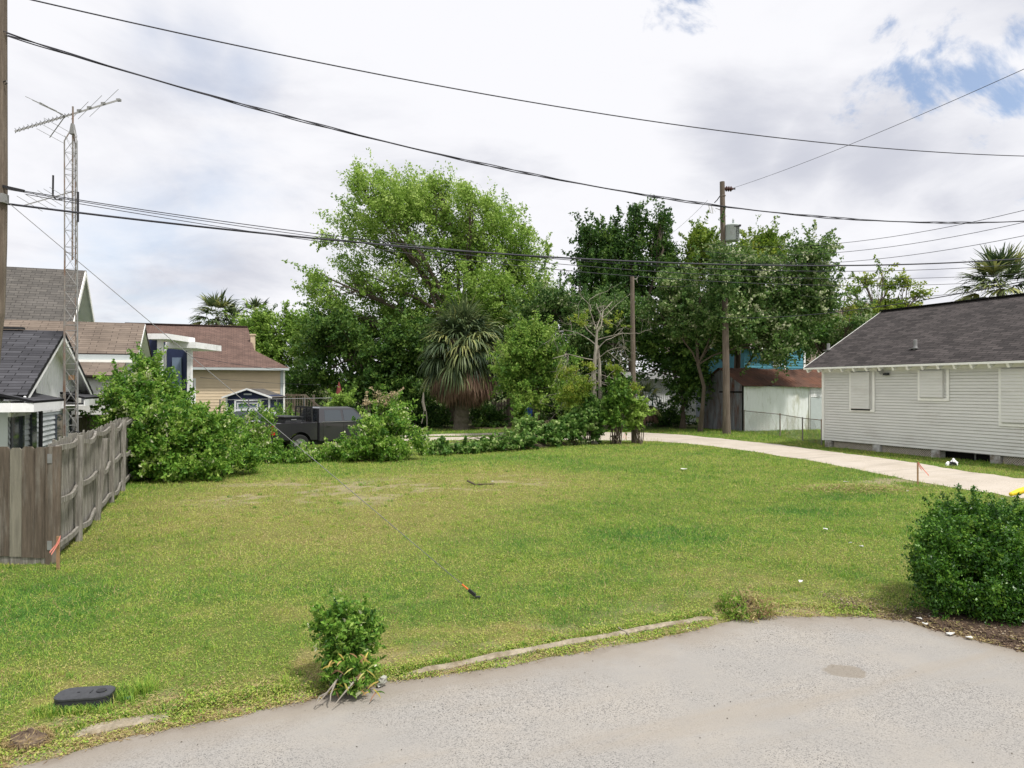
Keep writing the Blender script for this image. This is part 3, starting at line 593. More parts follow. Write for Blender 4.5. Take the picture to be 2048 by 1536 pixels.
for x0, x1, y0, y1 in ((1705, 1742, 738, 817), (1843, 1889, 735, 795), (2006, 2075, 733, 845)):
    s0, s1 = at_px(Cg, ug, x0), at_px(Cg, ug, x1); Yc = (Cg+ug*s0)[1]; z1_, z0_ = min(zq(y0, Yc), zt-.24), zq(y1, Yc)
    mb = MB(); frame_on(mb, Cg+ng*.024, ug, ng, s0-.02, s1+.12, z0_-.02, z1_, .10, .035, 'lrb'); fr = build('window_trim', mb, M_trim_grey, h)
    mb = MB(); lap(mb, Cg+ug*s0+ng*.10, ug, ng, s1-s0, z0_, z1_-.03, .118, .02)
    o = Cg+ug*s0+ng*.1; w = s1-s0
    mb.box(o+ug*w/2-ng*.05+Z*(z0_+z1_-.03)/2, (w, .098, z1_-.03-z0_), (ug, ng, Z)); build('window_cover_panel', mb, M_wall_grey, fr)
    if x0 == 1705: mb = MB(); mb.box(o+ug*w/2-ng*.04+Z*(z0_-.035), (w, .07, .05), (ug, ng, Z)); build('sill_gap', mb, M_dark, fr)
for px in (1656, 1752, 1871, 1990, 2120):
    s = at_px(Cg, ug, px); mb = MB(); mb.box(Cg+ug*s-ng*.14+Z*.145, (.36, .3, .33), (ug, ng, Z)); build('pier', mb, M_pier, h)
sp = [at_px(Cg, ug, p) for p in (1664, 1744, 1760, 1862, 1880, 1978, 2002, 2110)]
for k, (a, b) in enumerate(((sp[0], sp[1]), (sp[2], sp[3]), (sp[6], sp[7]))):
    mb = MB(); o = Cg+ng*-.1
    for dsg in (1, -1):
        for s in np.arange(a-.3, b, .085):
            s0, s1 = s, s+.29*1
            p0 = o+ug*(s0 if dsg > 0 else s1)+Z*.0; p1 = o+ug*(s1 if dsg > 0 else s0)+Z*.29
            # clip to the panel
            def cl(p, q):
                d = q-p; sa = np.dot(p-o, ug); sb = np.dot(q-o, ug); t0, t1 = 0, 1
                for lim, sg in ((a, 1), (b, -1)):
                    fa, fb = sg*(sa-lim), sg*(sb-lim)
                    if fa < 0 and fb < 0: return None
                    if fa < 0: t0 = max(t0, fa/(fa-fb))
                    if fb < 0: t1 = min(t1, fa/(fa-fb))
                return (p+d*t0, p+d*t1) if t1 > t0+.05 else None
            c_ = cl(p0, p1)
            if c_: mb.bar(c_[0]+ng*.004*dsg, c_[1]+ng*.004*dsg, .030, .006, ng)
    build('skirt_lattice', mb, M_lattice, h)
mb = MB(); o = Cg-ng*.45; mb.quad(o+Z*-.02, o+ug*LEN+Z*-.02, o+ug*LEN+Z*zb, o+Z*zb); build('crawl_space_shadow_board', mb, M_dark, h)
s = at_px(Cg, ug, 1935); mb = MB(); mb.tube([Cg+ug*s+V_*.4, Cg+ug*s+V_*.4+Z*.3], .03); build('crawl_space_pipe', mb, M_galv, h)
for px, py, hh in ((1831, 697, .34), (1657, 700, .30)):
    s = at_px(Cg, ug, px)
    best = min(np.linspace(0, 4.3, 90), key=lambda t: abs((CY-(ze+sl*(t+ev)-H)*F/(Cg+ug*at_px(Cg+V_*t, ug, px)+V_*t)[1])-py)); s = at_px(Cg+V_*best, ug, px)
    b = Cg+V_*best+ug*s+Z*(ze+sl*(best+ev)); mb = MB(); mb._lathe(b, [(.10, -.05), (.085, .02), (.07, .1), (.07, hh), (.06, hh+.01)], Z, 14); vp = build('vent_pipe', mb, M_galv, h)
    mb = MB(); mb.box(b+Z*.0+ng*.02, (.34, .3, .02), (ug, ng, Z+ -0*Z)); build('flashing', mb, M_galv, vp)
s = at_px(Cg, ug, 1768); Yc = (Cg+ug*s)[1]; zc = zq(742, Yc); b = Cg+ug*s+ng*.06
fl = thing('flood_light', b+Z*zc, 'small twin security flood light under the eave of the grey house', 'flood light')
mb = MB(); mb._lathe(b+Z*zc, [(.06, 0), (.06, .03), (.03, .05)], ng, 12); build('mount', mb, M_white_soft, fl)
for dx, dz in ((-.1, .06), (.02, -.05)):
    mb = MB(); mb._lathe(b+Z*(zc+dz)+ug*dx+ng*.05, [(.03, 0), (.075, .09), (.08, .12), (.05, .125)], ng+ug*.3-Z*.3, 12); build('lamp_head', mb, M_galv, fl)
mb = MB(); mb.box(b+Z*(zc-.13)+ug*.22+ng*.08, (.24, .10, .1), (ug, ng, Z)); build('sensor_box', mb, M_black, fl)

# ---- rusty roofed shed
Cs = np.array([14.25, 44.0, 0]); sh = thing('tin_shed', Cs, 'long white tin shed with rusty brown roof and dark rusting gable end', 'shed')
wS = 4.3; Ls = 7.6; ze_, zr_ = 2.86, 3.92
mb = MB(); corrug(mb, Cs, Cs+V_*Ls, Cs+V_*Ls+Z*(ze_-.10), Cs+Z*(ze_-.10), .11, .012); build('side_wall', mb, M_whitetin, sh)
mb = MB(); k = 90
for i in range(k):
    s0, s1 = wS*i/k, wS*(i+1)/k; o0 = .012*math.sin(i*math.pi/2); o1 = .012*math.sin((i+1)*math.pi/2)
    zt0, zt1 = [ze_+(zr_-ze_)*(1-abs(s-wS/2)/(wS/2)) for s in (s0, s1)]
    mb.quad(Cs+U*s0-V_*o0, Cs+U*s1-V_*o1, Cs+U*s1-V_*o1+Z*zt1, Cs+U*s0-V_*o0+Z*zt0)
mb.quad(Cs+U*wS, Cs+U*wS+V_*Ls, Cs+U*wS+V_*Ls+Z*ze_, Cs+U*wS+Z*ze_)
build('gable_wall', mb, M_greytin, sh)
mb = MB(); mb.box(Cs+U*1.2-V_*.03+Z*2.42, (2.2, .05, .1), (U, V_, Z)); mb.box(Cs+U*.03-V_*.03+Z*1.4, (.1, .06, 2.9), (U, V_, Z)); build('door_track', mb, M_dark, sh)
mb = MB(); n_ = 64; o = -V_*.25
Rr = Cs+U*wS/2+o+Z*(zr_+.03); 
for side in (-1, 1):
    vs = []
    for i in range(n_*2+1):
        s = (Ls+.5)*i/(n_*2); sag = .05*math.sin(s*.9)+.03*math.sin(s*2.7+1); off = .014*math.sin(i*math.pi/2)
        ragg = .18*(float(vn(s, side, .35, 2))-.4)
        top = Rr+V_*s+Z*(sag*.6+off); bot = Cs+o+U*(wS/2+side*(wS/2+.28+ragg))+V_*s+Z*(ze_-.10-.5*ragg*.5+sag+off)
        vs += [top, bot]
    mb.add(vs, [(2*i, 2*i+2, 2*i+3, 2*i+1) for i in range(n_*2)])
build('roof', mb, M_rust, sh)
sX = at_px(Cs, V_, 1618); mb = MB(); mb.box(Cs+V_*sX-U*.035+Z*1.45, (.08, .05, 2.7), (V_, U, Z)); build('corner_batten', mb, M_white_soft, sh)
mb = MB(); lap(mb, Cs+V_*(sX+.08)-U*.03, V_, -U, 1.2, 2.1, 2.8, .09, .03); lv = build('louver', mb, M_white, sh)
mb = MB(); mb.box(Cs+V_*(sX+.7)-U*.03+Z*1.0, (1.2, .03, 2.06), (V_, U, Z)); build('patch_panel', mb, M_tank, sh)

# ---- chain link fence from the shed corner to the grey house
cf = thing('chain_link_fence', (14.3, 43.6, 0), 'low sagging chain link fence between the tin shed and grey house', 'fence')
pts = [np.array([14.2, 43.5, 0]), np.array([14.35, 39.6, 0]), np.array([14.45, 36, 0]), np.array([14.05, 33.0, 0])]; hs = [1.28, 1.22, 1.16, 1.18]
pts = [np.array([14.15, 43.6, 0]), P(1560, 860, 39.5)*[1, 1, 0], P(1605, 872, 36)*[1, 1, 0], P(1643, 890, 33.2)*[1, 1, 0]]
for p, hh in zip(pts, hs): mb = MB(); mb.tube([p, p+Z*(hh+.05)], .035); build('post', mb, M_galv_rust, cf)
mb = MB(); mb.tube([p+Z*hh for p, hh in zip(pts, hs)], .022); build('top_rail', mb, M_galv_rust, cf)
mb = MB()
for (p, hp), (q, hq) in zip(zip(pts[:-1], hs), zip(pts[1:], hs[1:])):
    d = q-p; l = np.linalg.norm(d); m_ = int(l/.11)
    for i in range(m_):
        for sg in (0, 1):
            a, b = (i/m_, min(1, (i+10)/m_)) if sg else (min(1, (i+10)/m_), i/m_)
            mb.tube([p+d*a+Z*.03, p+d*b+Z*(hp-.03)*(abs(b-a)*m_/10)], .0035, 3, False)
build('wire_mesh', mb, M_galv_rust, cf)

# ---- weathered side fence: posts and rails towards the lot
A0 = np.array([-7.02, 10.92, 0])
posts = [A0]+[np.array([X, Y, 0]) for X, Y in ((-7.66, 12.56), (-8.46, 14.5), (-9.38, 16.66), (-10.2, 18.66), (-11.1, 20.9))]
fz = thing('wooden_side_fence', A0, 'weathered grey board fence with wavy sagging rails along the left side of the lot', 'fence')
heights = [1.80, 1.86, 1.66, 1.86, 1.86, 1.82]; outn = np.array([.92, .39, 0])
for i, (p, hh) in enumerate(zip(posts, heights)):
    mb = MB(); lean = outn*(.14 if i == 2 else .02); mb.prism([p+outn*.0+U*-.045, p+U*.045, p+U*.045+outn*.10, p-U*.045+outn*.10], lean+Z*hh)
    build('post', mb, M_weather if i else M_weather2, fz)
for zi, (z0_, am) in enumerate(((1.70, .05), (.95, .045), (.22, .05))):
    mb = MB(); path = []
    for i in range(len(posts)-1):
        for t in np.linspace(0, 1, 9)[:(9 if i == len(posts)-2 else 8)]:
            p = posts[i]*(1-t)+posts[i+1]*t; sag = -am*math.sin(math.pi*t)*(1.3 if (i+zi) % 2 else .6)+.02*math.sin(5*t+i)
            path.append(p+outn*(.02+.05*math.sin(math.pi*t+.3*zi)*((i+zi) % 2))+Z*(z0_+sag+(.05 if zi == 0 else .09*zi*0)))
    for a, b in zip(path[:-1], path[1:]): mb.bar(a, b+(b-a)*.02, .045, .085)
    build('rail', mb, M_weather, fz)
mb = MB(); mbp = MB(); r_ = np.random.default_rng(5)
for i in range(len(posts)-1):
    p, q = posts[i], posts[i+1]; d = q-p; l = np.linalg.norm(d); d = d/l; s = .0
    while s < l-.04:
        w = .135; top = 1.85+.008*r_.standard_normal()+.03*math.sin(i*2+s); c = p+d*(s+w/2)-outn*(.03+.006*r_.random())
        ln = outn*.008*r_.standard_normal(); a = c-d*w/2+Z*(.03+.05*r_.random()); b = a+d*w
        mb.prism([a, b, b-outn*.018, a-outn*.018], ln+Z*(top-.05)); s += w+.002+.004*r_.random()
build('picket_boards', mb, M_weather, fz)
mb = MB(); mb.bar(posts[0]-outn*.06+Z*.07, posts[3]-outn*.06+Z*.07, .03, .13); build('kick_board', mb, M_weather, fz)

ff = thing('wooden_front_fence', A0-np.array([1, .0, 0]), 'brown knotty board fence panel facing the street at the left edge', 'fence')
dF = np.array([-1, .02, 0])
mats = [M_weather2, M_weather2, M_board_pale, M_weather2, M_weather2, M_weather, M_weather2, M_weather, M_weather2, M_weather2]
for k in range(8):
    w = .185; s = .075+k*(w+.006); a = A0+dF*s+np.array([0, -.02-.004*(k % 2), .10+.01*k]); b = a+dF*w; top = 1.79+.012*math.sin(k*2.3)
    mb = MB(); c = .035
    mb.prism([a, b, b+Z*(top-a[2]-c), b-dF*c+Z*(top-a[2]), a+dF*c+Z*(top-a[2]), a+Z*(top-a[2]-c)], (0, .018, 0)); build('board', mb, mats[k], ff)
mb = MB(); mb.box(A0+dF*.02+np.array([0, -.0, .9]), (.10, .09, 1.80)); build('post', mb, M_weather2, ff)
mb = MB(); mb.bar(A0+dF*.06+np.array([0, .01, .06]), A0+dF*1.6+np.array([0, .01, .07]), .04, .13); build('kick_board', mb, M_weather, ff)
for z in (.35, 1.5): mb = MB(); mb.bar(A0+dF*.06+np.array([0, .03, z]), A0+dF*1.6+np.array([0, .03, z]), .04, .09); build('rail', mb, M_weather, ff)
for z in (.3, 1.62): mb = MB(); mb.box(A0+np.array([-.005, -.05, z]), (.07, .004, .14)); build('hinge_plate', mb, M_galv, ff)
mb = MB()    # inner dark fence with a cap board behind
q0 = P(150, 832, 21.5); q1 = P(242, 830, 25.0); 
bf = thing('dark_back_fence', (q0[0], q0[1], 0), 'short dark brown cap railed fence behind the wavy side fence', 'fence')
mb.bar(q0, q1, .14, .06); build('cap_rail', mb, M_weather2, bf)
mb = MB(); d = (q1-q0); 
for i in range(14):
    c = q0+d*(i+.5)/14; mb.box((c[0], c[1], (q0[2]-.05)/2), (.22, .025, q0[2]-.05), (d/np.linalg.norm(d), np.cross(Z, d/np.linalg.norm(d)), Z))
build('boards', mb, M_weather2, bf)

# ---- white cottage at the left: gable towards the lot
Pk = np.array([-11.7, 18.7, 0]); zp, zE = 4.18, 2.54; tl, tr = -3.65, 4.1; back = 9
w_ = thing('white_cottage', (Pk[0]-3, Pk[1]-1, 0), 'small white gabled cottage with near black shingle roof behind the left fence', 'house')
mb = MB()
roof_slab(mb, Pk+U*tl+Z*zE-V_*back, Pk+U*tl+Z*zE, Pk+Z*zp, Pk+Z*zp-V_*back, .09)
roof_slab(mb, Pk+U*tr+Z*zE, Pk+U*tr+Z*zE-V_*back, Pk+Z*zp-V_*back, Pk+Z*zp, .09)
build('roof', mb, R_blk, w_)
mb = MB(); mb.bar(Pk+Z*(zp+.04)-V_*.9, Pk+Z*(zp+.04)-V_*back, .22, .05); build('ridge_cap', mb, M_black, w_)
mb = MB(); mb.bar(Pk+U*tl+Z*(zE-.12)-V_*.03, Pk+Z*(zp-.12)-V_*.03, .04, .17); mb.bar(Pk+U*tr+Z*(zE-.12)-V_*.03, Pk+Z*(zp-.12)-V_*.03, .04, .17); build('rake_board', mb, M_white, w_)
mb = MB()
for te_ in (tl, tr): mb.prism([Pk+U*te_+Z*(zE-.112)-V_*.05, Pk+Z*(zp-.112)-V_*.05, Pk+Z*(zp-.112)-V_*.42, Pk+U*te_+Z*(zE-.112)-V_*.42], -Z*.015)
build('soffit', mb, M_white, w_)
mb = MB(); wl = Pk-V_*.42; g0, g1 = tl+.45, tr-.45; sl2 = (zp-zE)/(-tl)
ng_ = V_
k = 42
for i in range(k):
    s0 = g0+(g1-g0)*i/k; s1 = g0+(g1-g0)*(i+1)/k-.03
    zf = lambda s: zp-.12-(abs(s)*(zp-zE)/(abs(tl) if s < 0 else tr))
    mb.prism([wl+U*s0+Z*2.05, wl+U*s1+Z*2.05, wl+U*s1+Z*zf(s1), wl+U*s0+Z*zf(s0)], V_*.02)
mb.prism([wl+U*g0+Z*2.06, wl+U*g1+Z*2.06, wl+U*g1+Z*(zf(g1)-.01), wl+Z*(zp-.14), wl+U*g0+Z*(zf(g0)-.01)], -V_*.03)
build('board_gable', mb, M_white, w_)
mb = MB(); lap(mb, wl+U*g0-V_*.03, U, V_, g1-g0, 0, 2.08, .13, .03); mb.quad(wl+U*g0-V_*.03, wl+U*g1-V_*.03, wl+U*g1-V_*.03+Z*2.1, wl+U*g0-V_*.03+Z*2.1)
f0 = wl+U*g0-V_*.03; mb.quad(f0-V_*8.3, f0, f0+Z*2.4, f0-V_*8.3+Z*2.4); f1 = wl+U*g1-V_*.03; mb.quad(f1, f1-V_*8.3, f1-V_*8.3+Z*2.4, f1+Z*2.4)
build('lap_siding_wall', mb, M_lap_grey, w_)
for ta, tb in ((-4.0, -1.15), (1.5, 4.45)):       # boxed cornice returns
    a = Pk+U*ta; b = Pk+U*tb; o_ = V_*.22; i_ = -V_*.42
    rr_ = MB(); roof_slab(rr_, a+o_+Z*2.42, b+o_+Z*2.42, b+i_+Z*2.58, a+i_+Z*2.58, .05); ret = build('cornice_return', rr_, R_blk, w_)
    mb = MB(); mb.box((a+b)/2+V_*.19+Z*2.28, (tb-ta-.04, .03, .19), (U, V_, Z)); mb.box((a+b)/2-V_*.11+Z*2.20, (tb-ta-.06, .58, .03), (U, V_, Z))
    mb.box((a if ta < 0 else b)+V_*-.1+U*(.03 if ta < 0 else -.03)+Z*2.28, (.03, .58, .19), (U, V_, Z)); build('fascia', mb, M_white, ret)
mb = MB(); a = Pk+U*-4.0-V_*.2; mb.box(a-V_*4+Z*2.28, (.03, 8, .19), (U, V_, Z)); build('eave_fascia', mb, M_white, w_)
mb = MB(); mb.box(wl+U*(g0+.55)+V_*.03+Z*1.05, (.9, .04, 2.0), (U, V_, Z)); build('dark_doorway', mb, M_glassb, w_)
mb = MB(); mb.tube([wl+U*-1.62+V_*.1+Z*2.95, wl+U*-1.62+V_*.1+Z*2.6, wl+U*-1.66+V_*.25+Z*2.1, wl+U*-1.70+V_*.25+Z*.3], .045, 8); build('black_pipe', mb, M_black, w_)
for q_, zc_, sz_ in ((-1.3, 1.5, (.42, .05, 1.2)), (1.5, 1.1, (.9, .05, 1.7)), (3.2, 1.3, (.7, .05, 1.4))): mb = MB(); mb.box(wl+U*q_+V_*.02+Z*zc_, sz_, (U, V_, Z)); build('window_screen', mb, M_glassb, w_)
mb = MB(); mb.box(wl+U*2.2+V_*.05+Z*1.15, (.18, .08, 2.2), (U, V_, Z)); build('porch_post', mb, M_white, w_)

# ---- tall roof with slate blue gable, behind
Pb = P(172, 541, 34)*[1, 1, 0]; zp = zq(541, 34)
b_ = thing('blue_gabled_house', (Pb[0]-4, Pb[1], 0), 'steep grey brown roofed house with slate blue gable and white rake behind the white cottage', 'house')
mb = MB(); dn = 4.6
roof_slab(mb, Pb-U*dn+Z*(zp-dn)-V_*12, Pb-U*dn+Z*(zp-dn), Pb+Z*zp, Pb+Z*zp-V_*12, .1); roof_slab(mb, Pb+U*dn+Z*(zp-dn), Pb+U*dn+Z*(zp-dn)-V_*12, Pb+Z*zp-V_*12, Pb+Z*zp, .1); build('roof', mb, R_greyb, b_)
mb = MB(); mb.bar(Pb-U*dn+Z*(zp-dn-.14)-V_*.02, Pb+Z*(zp-.14)-V_*.02, .05, .22); mb.bar(Pb+U*dn+Z*(zp-dn-.14)-V_*.02, Pb+Z*(zp-.14)-V_*.02, .05, .22)
mb.prism([Pb+U*dn+Z*(zp-dn-.16)-V_*.05, Pb+Z*(zp-.16)-V_*.05, Pb+Z*(zp-.16)-V_*1.1, Pb+U*dn+Z*(zp-dn-.16)-V_*1.1], -Z*.02); build('rake_board', mb, M_trim_grey, b_)
mb = MB(); g = Pb-V_*1.1; mb.prism([g-U*(dn-.3)+Z*0, g+U*(dn-.3), g+U*(dn-.3)+Z*(zp-dn+.1), g+Z*(zp-.25), g-U*(dn-.3)+Z*(zp-dn+.1)], -V_*8)
build('gable_wall', mb, M_slate, b_)
mb = MB(); frame_on(mb, g, U, V_, -.35, .35, zp-3.0, zp-1.7, .1, .05); wf = build('window_frame', mb, M_white, b_)
mb = MB(); mb.box(g+V_*.015+Z*(zp-2.35), (.7, .02, 1.3), (U, V_, Z)); build('pane', mb, M_glass, wf)

# ---- tan roofed house, two roof levels
Pt = P(290, 647, 28)*[1, 1, 0]; zp = zq(647, 28)
t_ = thing('tan_roofed_house', (Pt[0]-3, Pt[1], 0), 'low house with two tan brown roof slopes split by a grey strip and white band', 'house')
mb = MB(); z2 = 3.92
roof_slab(mb, Pt-U*2.1+Z*z2-V_*11, Pt-U*2.1+Z*z2, Pt+Z*zp, Pt+Z*zp-V_*11, .08); roof_slab(mb, Pt+U*2.6+Z*z2, Pt+U*2.6+Z*z2-V_*11, Pt+Z*zp-V_*11, Pt+Z*zp, .08); build('upper_roof', mb, R_tan, t_)
mb = MB(); roof_slab(mb, Pt-U*3.5+Z*3.12-V_*11-V_*.4, Pt-U*3.5+Z*3.12-V_*.4, Pt-U*2.15+Z*3.6-V_*.4, Pt-U*2.15+Z*3.6-V_*11.4, .08); build('lower_roof', mb, R_tan, t_)
mb = MB(); mb.box(Pt-U*2.05-V_*5.6+Z*3.78, (.06, 10.8, .24), (U, V_, Z)); build('clerestory_strip', mb, M_tank, t_)
mb = MB(); mb.box(Pt-U*2.12-V_*5.6+Z*3.65, (.06, 10.8, .09), (U, V_, Z)); build('white_band', mb, M_trim_grey, t_)
mb = MB(); mb.prism([Pt-U*3.2-V_*.5, Pt+U*2.4-V_*.5, Pt+U*2.4-V_*.5+Z*3.8, Pt-V_*.5+Z*(zp-.15), Pt-U*1.95-V_*.5+Z*3.82, Pt-U*1.98-V_*.5+Z*3.5, Pt-U*3.2-V_*.5+Z*3.02], -V_*10); build('wall', mb, M_white_soft, t_)
mb = MB(); mb.bar(Pt-U*2.1+Z*(z2-.08), Pt+Z*(zp-.08), .03, .12); build('rake_board', mb, M_white, t_)
mb = MB(); mb.prism([Pt+U*2.6+Z*(z2-.11)-V_*.03, Pt+Z*(zp-.11)-V_*.03, Pt+Z*(zp-.11)-V_*.5, Pt+U*2.6+Z*(z2-.11)-V_*.5], -Z*.015); build('soffit', mb, M_white, t_)

# ---- navy porch with flat white roof
pp = P(333, 668, 29.5); po = thing('navy_porch', (pp[0], pp[1], 0), 'navy blue porch with white posts and flat white roof beside the tan roofed house', 'porch')
def slabpx(x0, x1, y0, y1, Y, depth, mat, name, par):
    a = P(x0, y1, Y); b = P(x1, y0, Y); mb = MB(); mb.box(((a[0]+b[0])/2, Y+depth/2, (a[2]+b[2])/2), (b[0]-a[0], depth, b[2]-a[2])); return build(name, mb, mat, par)
slabpx(292, 334, 667, 678, 29.5, 2.6, M_white, 'roof_slab', po); slabpx(331, 391, 684, 696, 31.5, 2.8, M_white, 'roof_slab', po)
slabpx(293, 315, 679, 860, 30.2, .1, M_navy, 'wall', po); slabpx(329, 376, 697, 860, 33.6, .1, M_navy, 'wall', po); slabpx(323, 330, 684, 860, 31.9, .1, M_navy, 'wall', po)
slabpx(314, 323, 678, 870, 29.8, .18, M_white, 'post', po); slabpx(328.5, 331, 690, 860, 31.8, .1, M_white, 'post', po); slabpx(374, 382, 700, 870, 31.8, .18, M_white, 'post', po)
slabpx(369, 380, 695, 701, 31.7, .3, M_white, 'post_capital', po)
slabpx(344, 362, 715, 860, 33.5, .06, M_slate, 'door', po)

# ---- beige house with brown roof
Kb = np.array([-13.45, 42.0, 0]); be = thing('beige_house', Kb, 'beige lap sided house with brown shingle roof left of the trees', 'house')
sw = 9.5; zeB = 3.82; zrB = 6.56
mb = MB(); lap(mb, Kb-V_*sw, V_, -U, sw, .3, zeB, .17, .02, None, .10); mb.quad(Kb-V_*sw, Kb, Kb+Z*zeB, Kb-V_*sw+Z*zeB); mb.quad(Kb, Kb+U*9, Kb+U*9+Z*zeB, Kb+Z*zeB); build('lap_siding_wall', mb, M_beige, be)
def pl(px, f):    # a point of the front roof plane seen at px, f of the way from eave to ridge
    base = Kb-U*.45+U*(5.45*f); s = at_px(base, V_, px); p = base+V_*s; return zz(p, zeB+.02+(zrB-zeB)*f)
A_, B_, C_, D_, E_ = pl(250, 0), pl(578, 0), pl(509, .40), pl(495, 1), pl(250, 1)
mb = MB(); n3_ = np.cross(B_-A_, E_-A_); n3_ /= np.linalg.norm(n3_); w3 = np.cross(n3_, V_); w3 = w3 if w3[2] > 0 else -w3
poly = [A_, B_, C_, D_, E_]; b0_ = len(mb.v); mb.uv[len(mb.f)] = [(float(np.dot(p-A_, V_)), float(np.dot(p-A_, w3))) for p in poly]; mb.add(poly, [(0, 1, 2, 3, 4)])
lo = [p-Z*.12 for p in poly]; mb.uv[len(mb.f)] = [(0, 0)]*5; mb.add(lo, [(4, 3, 2, 1, 0)])
for i in range(5): j = (i+1) % 5; mb.quad(poly[i], poly[j], lo[j], lo[i], [(0, 0)]*4)
Bb = B_+U*9; mb.uv[len(mb.f)] = [(0, 0), (1, 0), (1, 1), (0, 1)]; mb.add([B_, zz(Bb, B_[2]), zz(C_+U*6, C_[2]), C_], [(0, 1, 2, 3)])
mb.uv[len(mb.f)] = [(0, 0), (3, 0), (3, 3), (0, 3)]; mb.add([E_, D_, zz(D_+U*5, 4), zz(E_+U*5, 4)], [(0, 1, 2, 3)])
build('roof', mb, R_brown, be)
mb = MB(); mb.bar(A_-Z*.08-U*.05, B_-Z*.08-U*.05, .1, .13); build('gutter', mb, M_tank, be)
mb = MB(); mb.bar(D_+Z*.04, E_+Z*.04, .3, .06); build('ridge_cap', mb, R_brown, be)
mb = MB(); mb.box(Kb-V_*.07-U*.03+Z*1.95, (.16, .06, 3.7), (V_, U, Z)); build('corner_board', mb, M_tank, be)
mb = MB(); mb.box(Kb+V_*.05-U*.06+Z*1.9, (.10, .09, 3.7), (V_, U, Z)); build('downspout', mb, M_trim_grey, be)
sa_ = at_px(Kb, V_, 381); sb_ = at_px(Kb, V_, 391); mb = MB(); frame_on(mb, Kb-U*.02, V_, -U, sa_-.6, sb_-.1, 1.55, 3.1, .12, .05); wf = build('window_frame', mb, M_white, be)
mb = MB(); mb.box(Kb+V_*((sa_-.6+sb_-.1)/2)-U*.02+Z*2.32, (sb_-sa_+.5, .03, 1.5), (V_, U, Z)); build('pane', mb, M_glass, wf)
for px, f, hh in ((350, .42, .6), (374, .34, .28)):
    p = pl(px, f); mb = MB(); mb._lathe(p, [(.12, -.05), (.12, hh*.35), (.2, hh*.4), (.1, hh*.55), (.1, hh*.8), (.18, hh*.85), (.05, hh)], Z, 12); build('roof_vent', mb, M_galv, be)
p = pl(506, .5)+U*.6; mb = MB(); mb.box(p+Z*.1, (.22, .22, 1.3)); mb.box(p+Z*.75, (.3, .3, .08)); build('flue', mb, M_beige, be)

# ---- navy garden shed
ns_ = P(496, 777, 38); s_ = thing('navy_garden_shed', (ns_[0], 38, 0), 'small navy garden shed with white trim in front of the beige house', 'shed')
hw = 1.17; ep = zq(792, 38); pk = zq(778, 38); X0 = ns_[0]
mb = MB(); mb.prism([(X0-hw, 38, 0), (X0+hw, 38, 0), (X0+hw, 38, ep), (X0, 38, pk-.06), (X0-hw, 38, ep)], (0, 2.2, 0)); build('wall', mb, M_navy, s_)
mb = MB(); rs_ = roof_slab(mb, (X0-hw-.15, 37.85, ep-.07), (X0-hw-.15, 40.4, ep-.07), (X0, 40.4, pk+.02), (X0, 37.85, pk+.02), .06); roof_slab(mb, (X0+hw+.15, 40.4, ep-.07), (X0+hw+.15, 37.85, ep-.07), (X0, 37.85, pk+.02), (X0, 40.4, pk+.02), .06); build('roof', mb, R_greyb, s_)
mb = MB(); mb.bar((X0-hw-.16, 37.83, ep-.09), (X0, 37.83, pk), .03, .09); mb.bar((X0+hw+.16, 37.83, ep-.09), (X0, 37.83, pk), .03, .09)
for x in (-hw+.04, hw-.04): mb.box((X0+x, 37.98, ep/2), (.09, .05, ep-.05))
build('white_trim', mb, M_white, s_)
mb = MB(); X = np.array([1.0, 0, 0]); frame_on(mb, (X0, 38, 0), X, np.array([0, -1.0, 0]), -.62, .62, .1, 1.98, .09, .05, 'lrt'); frame_on(mb, (X0, 37.95, 0), X, np.array([0, -1.0, 0]), -.5, .5, .1, 1.85, .04, .03, 'lrt'); dr_ = build('door_trim', mb, M_white, s_)
mb = MB(); mb.box((X0, 37.98, 1.0), (1.2, .03, 1.8)); build('door', mb, M_slate, dr_)
mb = MB(); mb.box((X0, 37.97, pk-.28), (.42, .03, .08)); build('gable_plaque', mb, M_tank, s_)

# ---- wooden deck and steps, pipe rail fence
d0 = P(570, 790, 45); dk = thing('wooden_deck_steps', (d0[0], 45, 0), 'dark wooden deck with handrail and steps right of the beige house', 'deck')
x0, x1, x2 = d0[0], P(610, 790, 45)[0], P(660, 790, 45)[0]; zt_ = zq(790, 45)
mb = MB(); mb.box(((x0+x1)/2, 46, zt_-1.05), (x1-x0, 2.2, .12)); 
for x in (x0, x1): 
    for y in (45, 47): mb.box((x, y, zt_/2), (.12, .12, zt_))
build('platform', mb, M_weather2, dk)
mb = MB(); mb.bar((x0, 45, zt_), (x1, 45, zt_), .06, .1); mb.bar((x1, 45, zt_), (x2, 45, zt_-1.3), .06, .1); mb.bar((x0, 45, zt_-.85), (x1, 45, zt_-.85), .05, .08)
for i in range(9): x = x0+(x1-x0)*i/8; mb.box((x, 45, zt_-.45), (.045, .045, .9))
for i in range(1, 9): x = x1+(x2-x1)*i/9; mb.box((x, 45, zt_-.45-1.3*i/9), (.045, .045, .9))
build('railing', mb, M_weather2, dk)
mb = MB()
for i in range(6): mb.box((x1+(x2-x1)*(i+.5)/6, 45.8, max(.05, zt_-1.15-.19*(i+1))), ((x2-x1)/6+.04, 1.5, .05))
mb.bar((x1, 45.05, zt_-1.1), (x2, 45.05, .05), .05, .25); build('steps', mb, M_weather2, dk)
pf = thing('pipe_rail_fence', (-11, 36, 0), 'grey chain link fence with pipe top rail in front of the wooden deck', 'fence')
a, b = P(440, 800, 36), P(662, 796, 37.5); mb = MB(); mb.tube([a, b], .02); build('top_rail', mb, M_wire_grey, pf)
